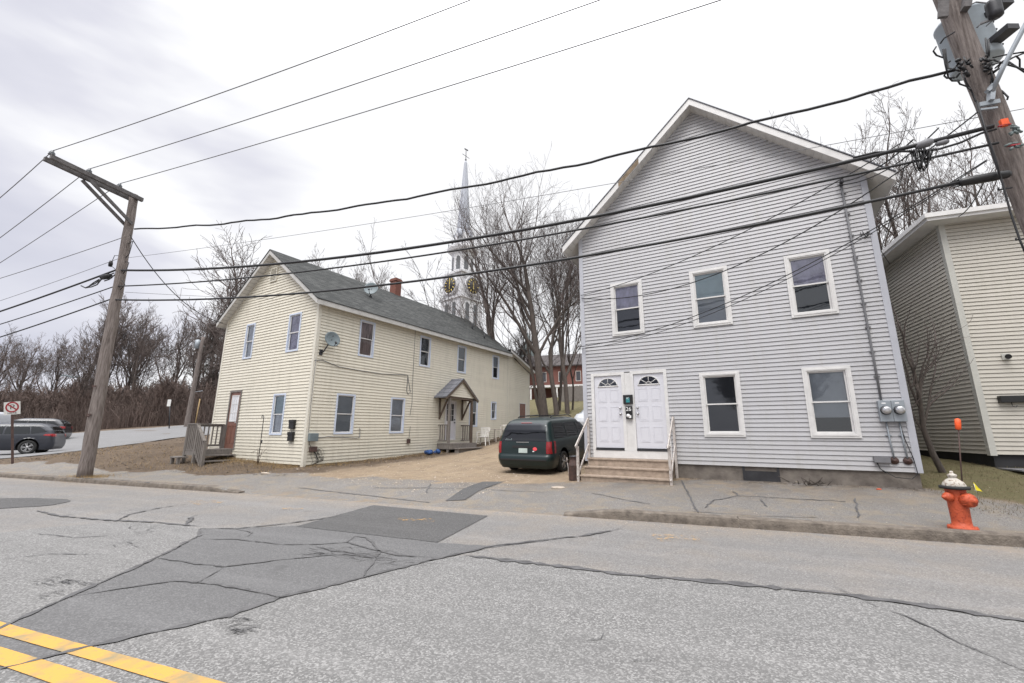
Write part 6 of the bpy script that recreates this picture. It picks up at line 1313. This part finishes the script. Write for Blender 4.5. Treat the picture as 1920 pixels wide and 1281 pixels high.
for ang in (0, 90, 180, 270):
    R3 = Matrix.Rotation(math.radians(ang), 3, 'Z'); f_ = lambda v: R3 @ Vector(v)
    mb = MB(); nx_ = f_((0, -1, 0)); c_ = f_((0, -hw_ * .93, zc_)); mb.lathe([(1.75, 0), (1.75, .45), (1.5, .5), (1.42, .45)], c_, nx_, 28); d0 = mb.build('clock_surround', M['church_white'], church)
    mb = MB(); mb.lathe([(1.38, .47), (1.38, .50)], c_, nx_, 28); dd = mb.build('clock_face', M['ink_black'], church)
    mb = MB()
    for k in range(12): a = k * math.pi / 6; p = lambda r_: f_((r_ * math.sin(a), -hw_ * .93 - .53, zc_ + r_ * math.cos(a))); mb.beam(p(.90), p(1.28), .15, .03, tuple(f_((0, 1, 0))))
    for r_, a in ((.95, math.radians(5)), (.65, math.radians(175))): mb.beam(f_((0, -hw_ * .93 - .56, zc_)), f_((r_ * math.sin(a), -hw_ * .93 - .56, zc_ + r_ * math.cos(a))), .2, .03, tuple(f_((0, 1, 0))))
    mb.build('clock_hand', M['gold'], dd)
    mb = MB()
    for xx in (-.95, .95): q0 = f_((xx - .45, -hw_ - .03, 0)); mb.prism([f_((xx - .42, -hw_ - .04, zt_(620))), f_((xx + .42, -hw_ - .04, zt_(620))), f_((xx + .42, -hw_ - .04, zt_(577))), f_((xx, -hw_ - .04, zt_(574))), f_((xx - .42, -hw_ - .04, zt_(577)))], tuple(f_((0, .03, 0))))
    mb.build('louvre', M['slate'], church)
mb = MB(); rb = 2.35; mb.lathe([(rb, zt_(519)), (rb, zt_(516)), (rb * .82, zt_(515)), (rb * .82, zt_(478)), (rb * 1.12, zt_(476)), (rb * 1.2, zt_(472)), (rb * 1.2, zt_(469)), (rb * .95, zt_(466)), (rb * .72, zt_(463)), (rb * .66, zt_(455)), (rb * .6, zt_(441))], (0, 0, 0), (0, 0, 1), 8, smooth=False); mb.build('belfry', M['church_white'], church)
mb = MB()
for k in range(8):
    a = (k + .5) * math.pi / 4 + 0; c_ = Vector((math.cos(a), math.sin(a), 0)) ; tdir_ = Vector((-math.sin(a), math.cos(a), 0)); rr = rb * .82 * math.cos(math.pi / 8) + .03
    pts = [c_ * rr + tdir_ * x + Vector((0, 0, z)) for x, z in [(-.38, zt_(511)), (.38, zt_(511)), (.38, zt_(491)), (.27, zt_(488)), (0, zt_(486)), (-.27, zt_(488)), (-.38, zt_(491))]]; mb.prism(pts, c_ * -.02)
mb.build('belfry_opening', M['slate'], church)
mb = MB()
for k in range(8): a = k * math.pi / 4; mb.lathe([(.10, 0), (.16, .3), (.05, .5), (.12, .7), (.02, 1.1)], (rb * 1.08 * math.cos(a), rb * 1.08 * math.sin(a), zt_(469)), (0, 0, 1), 8)
mb.build('finial', M['slate'], church)
mb = MB(); mb.lathe([(1.38, zt_(441)), (1.25, zt_(436)), (.98, zt_(400)), (.62, zt_(350)), (.28, zt_(306)), (.14, zt_(302))], (0, 0, 0), (0, 0, 1), 8, smooth=False)
for k in range(4): a = k * math.pi / 2 + .4; mb.lathe([(.5, zt_(452)), (.5, zt_(440)), (.1, zt_(434))], (1.3 * math.cos(a), 1.3 * math.sin(a), 0), (0, 0, 1), 10)
mb.build('spire', M['spire_metal'], church)
mb = MB(); mb.tube([(0, 0, zt_(304)), (0, 0, zt_(280))], .07, 6); mb.lathe([(.02, -.2), (.2, 0), (.02, .2)], (0, 0, zt_(300)), n=8); mb.beam((-.9, 0, zt_(293)), (.9, 0, zt_(293)), .06, .06); mb.beam((-.4, 0, zt_(281)), (.5, 0, zt_(280)), .05, .25); mb.build('weather_vane', M['dark_metal'], church)
mb = MB(); mb.box((-6, 2.5, zg - 3), (6, 26, zt_(640))); mb.prism([(-6.6, 2.4, zt_(640)), (6.6, 2.4, zt_(640)), (0, 2.4, zt_(605))], (0, 24, 0)); mb.build('nave', M['church_white'], church)
# brick house with dark roof and porch
bq = at_y(1050, 748, 58); bh = empty('brick_house', (bq.x, bq.y, bq.z - 1), math.radians(-18), 'red brick house with a dark roof and white porch seen between the trees', 'house')
mb = MB(); mb.box((-7.5, 0, 0), (6, 9, 5.6)); mb.box((-8.0, -1.6, 0), (-4.3, 0, 5.0)); mb.prism([(-8.0, -1.61, 5), (-4.3, -1.61, 5), (-6.1, -1.61, 6.6)], (0, 1.6, 0)); mb.build('wall', M['brick'], bh)
mb = MB(); mb.prism([(-8, -.4, 5.6), (6.5, -.4, 5.6), (6.5, 4.5, 8.0), (-6.6, 4.5, 8.0)], (0, 0, -.15)); mb.prism([(-6.6, 4.5, 8), (6.5, 4.5, 8), (6.5, 9.4, 5.6), (-8, 9.4, 5.6)], (0, 0, -.15)); mb.prism([(-8.3, -1.9, 4.75), (-6.1, -1.9, 6.7), (-6.1, 3, 6.7), (-8.3, 3, 4.75)], (0, 0, .12)); mb.prism([(-4.0, -1.9, 4.75), (-6.1, -1.9, 6.7), (-6.1, 3, 6.7), (-4.0, 3, 4.75)], (0, 0, .12)); mb.build('roof', M['brown_roof'], bh)
for x_, z_ in ((-7.0, 3.4), (-5.4, 3.4), (-2.2, 3.4), (.2, 3.4), (2.6, 3.4), (-6.4, .6)):
    y_ = -1.66 if x_ < -4.3 else -.06; mb = MB(); mb.box((x_ - .36, y_, z_ - .06), (x_ + .36, y_ + .04, z_ + 1.35)); wq = mb.build('window', M['white_worn'], bh); mb = MB(); mb.box((x_ - .29, y_ - .01, z_ + .02), (x_ + .29, y_ - .002, z_ + 1.27)); mb.build('pane', M['screen_dark'], wq)
mb = MB(); mb.box((-3.8, -2.0, 2.4), (5.5, 0, 2.7)); mb.box((-3.8, -1.9, .2), (5.5, 0, .5))
for k in range(6): mb.box((-3.7 + k * 1.8, -1.95, .4), (-3.5 + k * 1.8, -1.75, 2.4))
mb.build('porch', M['white_trim'], bh)
mb = MB(); mb.box((4.6, 3.6, 7.6), (5.5, 4.5, 11)); mb.build('chimney', M['brick'], bh)
tq = at_y(990, 700, 66); tw_ = empty('turret', (tq.x, tq.y, tq.z - 3), 0, 'grey slate conical turret roof rising behind the lean-to', 'turret')
zq = lambda py: at_y(990, py, 66).z - tq.z + 3
mb = MB(); mb.lathe([(1.5, 0), (1.5, zq(684))], n=8, smooth=False); mb.build('wall', M['brick'], tw_)
mb = MB(); mb.lathe([(2.6, zq(688)), (1.9, zq(680)), (1.25, zq(668)), (.8, zq(650)), (.12, zq(628)), (.03, zq(622))], n=8, smooth=False); mb.build('roof', M['spire_slate'], tw_)
fa = at_y(1052, 754, 44); fb_ = at_y(1110, 748, 42); fn = empty('board_fence', (fa.x, fa.y, H(fa.x, fa.y)), math.atan2(fb_.y - fa.y, fb_.x - fa.x), 'weathered grey board fence on the grass rise before the brick house', 'fence')
mb = MB()
for k in range(44): mb.box((k * .15, 0, 0), (k * .15 + .14, .02, 1.55 + .03 * math.sin(k * 2.3)))
mb.build('board', M['grey_wood'], fn)
for k in range(4): mb = MB(); mb.box((k * 2.1, .03, 0), (k * 2.1 + .1, .12, 1.5)); mb.build('post', M['grey_wood'], fn)

# second pole on the hill, its lamp, marker posts
q0_ = at_y(350, 796, 40); q1_ = at_y(381, 632, 40); p2 = empty('utility_pole', q0_, 0, 'smaller distant utility pole leaning on the hill left of the cream house', 'utility pole')
mb = MB(); taper_pole(mb, (0, 0, -.5), q1_ - q0_, .22, .15, 10, 9); mb.build('post', M['pole_wood'], p2)
mb = MB(); c_ = at_y(371, 644, 40) - q0_; mb.lathe([(.24, 0), (.24, .8), (.1, .86)], c_ - Vector((0, 0, .5)), n=12); mb.build('transformer', M['metal_grey'], p2)
mb = MB(); a_ = at_y(376, 650, 40) - q0_; mb.tube([at_y(366, 735, 40) - q0_, at_y(380, 733, 40) - q0_], .03, 5); mb.build('lamp_arm', M['metal_grey'], p2)
for (px, py, pt, mt_, lb, nm, ct) in [(318, 803, 750, 'dark_metal', 'thin dark sign post with a small white plate by the side street', 'sign_post', 'post'), (366, 795, 748, 'straw', 'thin yellowish guy wire guard beside the distant leaning pole', 'guy_guard', 'post')]:
    a_ = at_y(px, py, 38); b_ = at_y(px + (1 if pt == 750 else 9), pt, 38); o = empty(nm, a_, 0, lb, ct); mb = MB(); mb.tube([(0, 0, -.3), tuple(b_ - a_)], .045, 6); mb.build('post', M[mt_], o)
    if pt == 750: mb = MB(); mb.box((-.55, -.06, 1.9), (-.25, -.03, 2.5)); mb.build('sign_plate', M['sign_white'], o)
a_ = at_y(140, 795, 60); o = empty('street_lamp', a_, 0, 'pale street lamp arm against the dark bare woods', 'street lamp'); mb = MB(); b_ = at_y(148, 706, 60) - a_; mb.tube([(0, 0, -1), tuple(b_)], .09, 6); mb.build('post', M['forest_bark'], o); mb = MB(); mb.tube([tuple(b_), tuple(at_y(138, 708, 60) - a_), tuple(at_y(122, 704, 60) - a_), tuple(at_y(114, 704.5, 60) - a_)], .09, 6); mb.build('lamp_arm', M['dish_grey'], o)

# ------------------------------------------------------------------ trees
def tree_geo(seed, height, r0, spread=.5, levels=5, seg=.5, minr=.008, trop=.10, wob=.2, first=.25, nk=(8, 6, 5, 4, 3), lenf=(.5, .8), lean=(0, 0), big=2, limb_up=.75, frac=.55, **_):
    rg = random.Random(seed); T, K = MB(), MB()
    def grow(p, d, L, r, lv):
        n = (12, 8, 6, 4, 3, 3)[lv]; st = L / n; pts = [p.copy()]; rad = [r]; r_end = max(minr, r * (.40 if lv else .5)); pos = []
        for i in range(n):
            d = (d + Vector((rg.gauss(0, wob), rg.gauss(0, wob), rg.gauss(0, wob * .6))) * (.30 + .22 * lv) + Vector((0, 0, trop * (.3 if lv == 0 else 1)))).normalized()
            p = p + d * st; rr = r + (r_end - r) * ((i + 1) / n); pts.append(p.copy()); rad.append(rr); pos.append((p, d, rr, (i + 1) / n))
        if lv < 2: (T if lv < big else K).tube(pts, rad, (9, 6)[lv], cap=lv == 0, smooth=True)
        else: (T if lv < big else K).twig(pts, rad, 4 if lv == 2 else 3)
        if lv >= levels - 1: return
        k = nk[lv]; k = max(1, int(k * rg.uniform(.75, 1.25) + .5))
        for j in range(k):
            lo = first if lv == 0 else .18
            t_ = lo + (1 - lo) * (j + rg.random() * .9) / k
            pp, dd, rr, tt = pos[min(n - 1, int(t_ * n))]
            ax = dd.orthogonal().normalized(); ax = Matrix.Rotation(rg.uniform(0, 2 * math.pi), 3, dd) @ ax; sp = spread * rg.uniform(.65, 1.35)
            nd = (dd * math.cos(sp) + ax * math.sin(sp)).normalized()
            if lv == 0: nd = (nd + Vector((0, 0, (limb_up - .5)))).normalized()
            grow(pp, nd, L * rg.uniform(*lenf) * (1.12 - .5 * tt), max(minr, min(rr * .7, r * rg.uniform(.32, .58))), lv + 1)
        pp, dd, rr, tt = pos[-1]; grow(pp, dd, L * .55, rr, lv + 1)
    grow(Vector((0, 0, -.3)), Vector((lean[0], lean[1], 1)).normalized(), height * frac, r0, 0); return T, K
_tm = {}
def tree(name, loc, label, cat='tree', group=None, rz=0, sc=1., key=None, bark='bark', twig='twig', multi=None, **kw):
    o = empty(name, loc, rz, label, cat, group); o.scale = (sc, sc, sc)
    if key and key in _tm: tm, cm = _tm[key]
    else:
        if multi:
            T, K = MB(), MB()
            for (dx, dy, kk) in multi:
                a, b = tree_geo(**{**kw, **kk}); off = Vector((dx, dy, 0))
                T.add([Vector(v) + off for v in a.v], a.f, True); K.add([Vector(v) + off for v in b.v], b.f, True)
        else: T, K = tree_geo(**kw)
        t_ = T.build('trunk', M[bark]); c_ = K.build('crown', M[twig]); tm, cm = t_.data, c_.data
        bpy.data.objects.remove(t_); bpy.data.objects.remove(c_)
        if key: _tm[key] = (tm, cm)
    for nm, me in (('trunk', tm), ('crown', cm)): q = bpy.data.objects.new(nm, me); C.objects.link(q); q.parent = o
    return o
def tz(px, py, Y): p = at_y(px, py, Y); return Vector((p.x, Y, H(p.x, Y) - .15))
# the big many-stemmed tree between the houses
tree('bare_tree', tz(1022, 775, 25), 'tall bare tree with several thick stems between the two houses', levels=6, nk=(6, 5, 4, 3, 2), lenf=(.62, .92), frac=.42, seed=5, height=15, r0=.3, multi=[
    (0, 0, dict(seed=11, height=20.5, r0=.27, lean=(-.03, 0), spread=.60)), (.75, .2, dict(seed=12, height=18, r0=.17, lean=(.02, .05), spread=.52)), (1.35, .3, dict(seed=13, height=17, r0=.16, lean=(.05, 0), spread=.52)), (-.1, .4, dict(seed=14, height=15, r0=.11, lean=(-.22, .1), spread=.55))],
    first=.34, minr=.0055, trop=.07, wob=.17, limb_up=.5)
tree('bare_tree', tz(1046, 775, 28), 'bare tree with slimmer stems right behind the many-stemmed one', seed=21, height=14, r0=.12, lean=(.10, 0), levels=5, nk=(5, 4, 3, 3), first=.3, minr=.008, spread=.5, trop=.12)
tree('bare_tree', tz(1072, 765, 30), 'thin bare tree closest to the left wall of the grey house', seed=22, height=12, r0=.08, lean=(.05, 0), levels=5, nk=(5, 3, 3, 2), first=.2, minr=.008, spread=.5, trop=.10)
tree('bare_tree', tz(972, 776, 30), 'slender bare sapling against the brick house left of the big tree', seed=23, height=7.5, r0=.07, levels=5, first=.3, minr=.007, spread=.5)
tree('bare_tree', tz(955, 790, 27.5), 'pale limbed bare tree leaning left over the cream house roof', seed=31, height=16, r0=.30, lean=(-.42, -.05), levels=6, first=.35, minr=.008, spread=.42, bark='light_bark', twig='twig', trop=.015, wob=.13, limb_up=.55, nk=(4, 3, 3, 2, 2), multi=[(0, 0, dict(seed=31, lean=(-.30, 0), height=15)), (-.3, .3, dict(seed=33, lean=(-.70, .1), r0=.18, height=16))])
for (px, Y, h_, sd_, key, lb) in [(560, 33, 13.5, 41, 'roofA', 'bare tree showing just behind the peak of the cream roof'), (640, 38, 14, 42, 'roofB', 'bare tree behind the middle of the cream roof left of the chimney'), (700, 42, 14.5, 43, 'roofA', 'bare tree right behind the brick chimney of the cream house'), (600, 44, 15.5, 45, 'roofC', 'feathery bare tree between the roof peak and the chimney'), (790, 46, 11, 44, 'roofC', 'low bare tree between the chimney and the church steeple')]:
    tree('bare_tree', tz(px, 780, Y), lb, group='bare trees behind the cream house', key=key, rz=sd_ * 1.7, sc=h_ / 14, seed=sd_, height=14, r0=.2, levels=6, nk=(7, 5, 4, 3, 2), first=.3, minr=.009, spread=.42, trop=.13, wob=.16)
tree('bare_tree', tz(405, 790, 24), 'spreading bare tree whose limbs reach left past the cream gable', seed=51, height=12.5, r0=.2, lean=(-.05, 0), levels=5, first=.45, minr=.010, spread=.75, trop=.04)
for (px, Y, h_, key, lb) in [(1530, 24, 21.5, 'gA', 'bare twiggy tree rising behind the right roof slope of the grey house'), (1650, 21, 16, 'gB', 'bare tree behind the gap between grey and tan house'), (1740, 22, 18, 'gA', 'bare tree behind the tan house roof corner'), (1830, 25, 19, 'gB', 'bare tree behind the tan house left of the big pole'), (1900, 30, 20, 'gC', 'bare tree behind the tan house at the right edge'), (1700, 30, 20, 'gC', 'farther bare tree between the grey and tan houses')]:
    p = at_y(px, 300, Y); tree('bare_tree', (p.x, Y, H(p.x, Y) - .2), lb, group='bare trees behind the right houses', key=key, rz=px * .01, sc=h_ / 15, seed=int(ord(key[1])), height=15, r0=.18, levels=6, nk=(5, 4, 3, 3, 2), first=.3, minr=.007, spread=.5, trop=.09, wob=.2)
q = clocal(0, 0, 0); p = at_y(1778, 875, 10.2)
tree('bare_sapling', (p.x - .05, 10.2, H(p.x, 10.2) - .1), 'small dark sapling in the gap between the grey and tan houses', seed=61, height=4.6, r0=.075, lean=(-.22, 0), levels=4, first=.35, minr=.004, spread=.6, trop=.10, nk=(4, 3, 2))
# the woods on the left
lbl = ['leftmost bare tree of the woods at the left edge', 'low bare tree of the woods above the white van', 'bare tree of the woods above the grey crossover', 'bare round crowned tree just left of the leaning pole', 'tallest bare tree of the woods behind the leaning pole', 'bare tree of the woods just right of the leaning pole', 'forking bare tree in the gap right of the leaning pole', 'bare tree of the woods halfway to the cream house', 'tall bare tree left of the dark pine', 'bare tree standing behind the distant small pole', 'bare tree of the woods touching the cream house corner']
spots = [(-30, 62, 14), (40, 58, 13), (80, 66, 14), (135, 62, 17), (175, 58, 18), (225, 62, 17), (262, 58, 16), (305, 60, 15.5), (345, 56, 18), (385, 58, 16), (418, 52, 15)]
for i, ((px, Y, h_), lb) in enumerate(zip(spots, lbl)):
    p = at_y(px, 790, Y); tree('woodland_tree', (p.x, Y, H(p.x, Y) - .3), lb, group='bare trees of the woods on the left', key='w%d' % (i % 5), rz=i * 1.3, sc=h_ / 15, seed=70 + i % 5, height=15, r0=.26, levels=6, first=.18, minr=.013, spread=.55, trop=.10, wob=.2, bark='forest_bark', twig='forest_twig', nk=(8, 5, 4, 3, 2))
# behind them the wood reads as one mass
rw = random.Random(4); T_, K_ = tree_geo(seed=90, height=13, r0=.22, levels=5, first=.1, minr=.03, spread=.6, trop=.08, kids=(2.4, 3.2), sides=(5, 4, 3, 3, 3)); mb = MB()
def addt(src, loc, rz, sc, sz=1.):
    R3 = Matrix.Rotation(rz, 3, 'Z'); mb.add([R3 @ Vector((v[0] * sc, v[1] * sc, v[2] * sc * sz)) + loc for v in src.v], src.f)
for k in range(40):
    px = -60 + 500 * k / 39 + rw.uniform(-8, 8); Y = rw.uniform(68, 84); p = at_y(px, 790, Y); h_ = float(np.interp(px, [-60, 40, 110, 180, 300, 350, 440], [.55, .5, .6, .65, .6, .65, .7])) * rw.uniform(.8, 1.15)
    for src in (T_, K_): addt(src, Vector((p.x, Y, H(p.x, Y) - .3)), rw.uniform(0, 6.28), h_)
mb.build('woods', M['forest_twig'], None, kind='stuff')
# thicket along the far side of the side street
mb = MB(); rw = random.Random(8)
for k in range(5200):
    u = rw.random(); px = -40 + 470 * u; Y = rw.uniform(44, 58); p = at_y(px, 800, Y); hgt = rw.uniform(1.2, 3.0) * (1.35 if rw.random() < .3 else 1); b_ = Vector((p.x, Y, 0)); r_ = rw.uniform(.012, .035)
    a = Vector((rw.gauss(0, .5), rw.gauss(0, .5), hgt)); m_ = Vector((rw.gauss(0, .2), rw.gauss(0, .2), hgt * .5)); mb.tube([b_, b_ + m_, b_ + a], [r_, r_ * .8, r_ * .4], 3, cap=False)
zz = Hn([(v[0], v[1]) for v in mb.v[::9]]); mb.v = [(v[0], v[1], v[2] + float(zz[i // 9]) - .1) for i, v in enumerate(mb.v)]
for k in range(150):
    px = -60 + 500 * rw.random(); Y = rw.uniform(47, 62); p = at_y(px, 800, Y); 
    S_ = tree_geo(seed=200 + k % 6, height=4.5, r0=.06, levels=4, first=.05, minr=.015, spread=.7, trop=.05, seg=.5, sides=(3, 3, 3, 3)) if k < 6 else S_
    if k < 6: _tm['s%d' % k] = S_
    S_ = _tm['s%d' % (k % 6)] if k >= 6 else S_
    for src in S_: addt(src, Vector((p.x, Y, H(p.x, Y) - .2)), rw.uniform(0, 6.28), rw.uniform(.8, 1.5))
mb.build('thicket', M['thicket_twig'], None, kind='stuff')
# dark pine behind the distant pole
p = at_y(378, 790, 66); pn = empty('pine_tree', (p.x, 66, H(p.x, 66) - .3), 0, 'dark ragged pine behind the distant small pole', 'tree')
mb = MB(); mb.tube([(0, 0, 0), (.2, 0, 8), (0, .2, 16.5)], [.35, .25, .06], 7); mb.build('trunk', M['forest_bark'], pn)
mb = MB(); rw = random.Random(5)
for k in range(70):
    z = rw.uniform(7.5, 16.5); a = rw.uniform(0, 6.28); L_ = (17.5 - z) * .30 * rw.uniform(.6, 1.2) + .8; d = Vector((math.cos(a), math.sin(a), .18)); c = Vector((0, 0, z)); mb.tube([c, c + d * L_], [.06, .02], 3)
    for j in range(46):
        q = c + d * L_ * rw.uniform(.35, 1.05) + Vector((rw.gauss(0, .28), rw.gauss(0, .28), rw.gauss(0, .14))); e1 = Vector((rw.gauss(0, 1), rw.gauss(0, 1), rw.gauss(0, .6))).normalized() * .28; e2 = e1.orthogonal().normalized() * .05; mb.add([q - e1 - e2, q + e1, q - e1 + e2], [(0, 1, 2)])
mb.build('crown', M['pine_needles'], pn)
# dark evergreen at the far side of the brick house
# tufts of grass and leaves
mb = MB(); rw = random.Random(6)
def blade(p, h, m=0):
    a = rw.uniform(0, 6.28); w = Vector((math.cos(a), math.sin(a), 0)) * .004; t_ = Vector((rw.gauss(0, h * .45), rw.gauss(0, h * .45), h)); mb.add([p - w, p + w, p + t_], [(0, 1, 2)], m=m)
pts = []
for k in range(9000): s__ = rw.uniform(4.9, 10.5); n__ = rw.uniform(9.6, 14.5); pts.append(sn(s__, n__))
hz = Hn([(p.x, p.y) for p in pts])
for p, z in zip(pts, hz): p.z = z; blade(p, rw.uniform(.02, .055), 0)
mb.build('grass', M['dry_grass'], None, kind='stuff')
mb = MB(); pts = []
for k in range(2600): x_ = -rw.random() * 6.5; y_ = -abs(rw.gauss(0, .3)) - .03; pts.append(clocal(x_, y_, 0))
for k in range(3200): y_ = rw.random() * 7; x_ = abs(rw.gauss(0, .35)) + .04; pts.append(clocal(x_, y_, 0))
for k in range(1200): pts.append(Vector((PLb.x + rw.gauss(0, .35), PLb.y + rw.gauss(0, .3), 0)))
for k in range(5000): s__ = rw.uniform(-24, -10.5); pts.append(sn(s__, rw.uniform(9.8, 13)))
hz = Hn([(p.x, p.y) for p in pts])
for p, z in zip(pts, hz): p.z = z - .01; blade(p, rw.uniform(.03, .13), 0)
mb.build('dead_grass', M['straw'], None, kind='stuff')

# loose stones on the drive and along the kerb, leaf litter on the bank
def stone(mb, p, r):
    pts = [p + Vector((math.cos(a) * r * rw.uniform(.7, 1.2), math.sin(a) * r * rw.uniform(.7, 1.2), -r * .2)) for a in (0, 1.3, 2.5, 3.8, 5.0)] + [p + Vector((rw.gauss(0, r * .2), rw.gauss(0, r * .2), r * rw.uniform(.5, .8)))]
    mb.add(pts, [(i, (i + 1) % 5, 5) for i in range(5)])
mb = MB(); rw = random.Random(15); pts = []
for k in range(3400):
    y_ = rw.uniform(-1, 10); x_ = rw.uniform(.2, 7.5); pts.append((clocal(x_, y_, 0), min(.05, rw.uniform(.006, .016) * (1 if rw.random() < .93 else 2.2))))
for k in range(900): pts.append((sn(rw.uniform(-9.5, 9), rw.gauss(8.5, .5) if rw.random() < .5 else rw.uniform(9.5, 11.5), 0), rw.uniform(.004, .011)))
pts = [q for q in pts if q[0].x * N2.x + q[0].y * N2.y > 8.25]
hz = Hn([(p.x, p.y) for p, r in pts])
for (p, r), z in zip(pts, hz): stone(mb, Vector((p.x, p.y, z + .004)), r)
for k in range(700): stone(mb, sn(rw.uniform(-12, 9), 7.95 - abs(rw.gauss(0, .18)), .004), rw.uniform(.003, .010))
mb.build('gravel', M['stone_pale'], None, kind='stuff')
mb = MB(); pts = []
for k in range(7000): pts.append(sn(rw.uniform(-30, -10.3), rw.uniform(9.6, 14.5)))
for k in range(1800): y_ = rw.random() * 8; pts.append(clocal(abs(rw.gauss(0, .5)) + .05, y_, 0))
for k in range(900): pts.append(glocal(U0 + rw.uniform(2.6, 7.1), 0, abs(rw.gauss(0, .12)) + .03))
for k in range(700): pts.append(sn(rw.uniform(4.7, 9), 9.7 + rw.gauss(0, .3)))
hz = Hn([(p.x, p.y) for p in pts])
for p, z in zip(pts, hz):
    r = rw.uniform(.012, .036) * (.5 if p.x > 3 else 1); a = rw.uniform(0, 6.28); u_ = Vector((math.cos(a), math.sin(a), rw.uniform(-.3, .4))) * r; w_ = Vector((-math.sin(a), math.cos(a), rw.uniform(-.2, .5))) * r * .6; q = Vector((p.x, p.y, z + .02)); mb.add([q - u_, q - w_, q + u_, q + w_], [(0, 1, 2, 3)])
mb.build('leaf_litter', M['bark'], None, kind='stuff')
# the wood across the road, mirrored in the window panes
mb = MB(); rw = random.Random(44)
for k in range(16):
    x_ = -42 + 84 * k / 15 + rw.uniform(-3, 3); y_ = -rw.uniform(24, 38)
    for src in (T_, K_): addt(src, Vector((x_, y_, 0)), rw.uniform(0, 6.28), rw.uniform(.8, 1.15))
mb.build('woods', M['forest_twig'], None, kind='stuff')
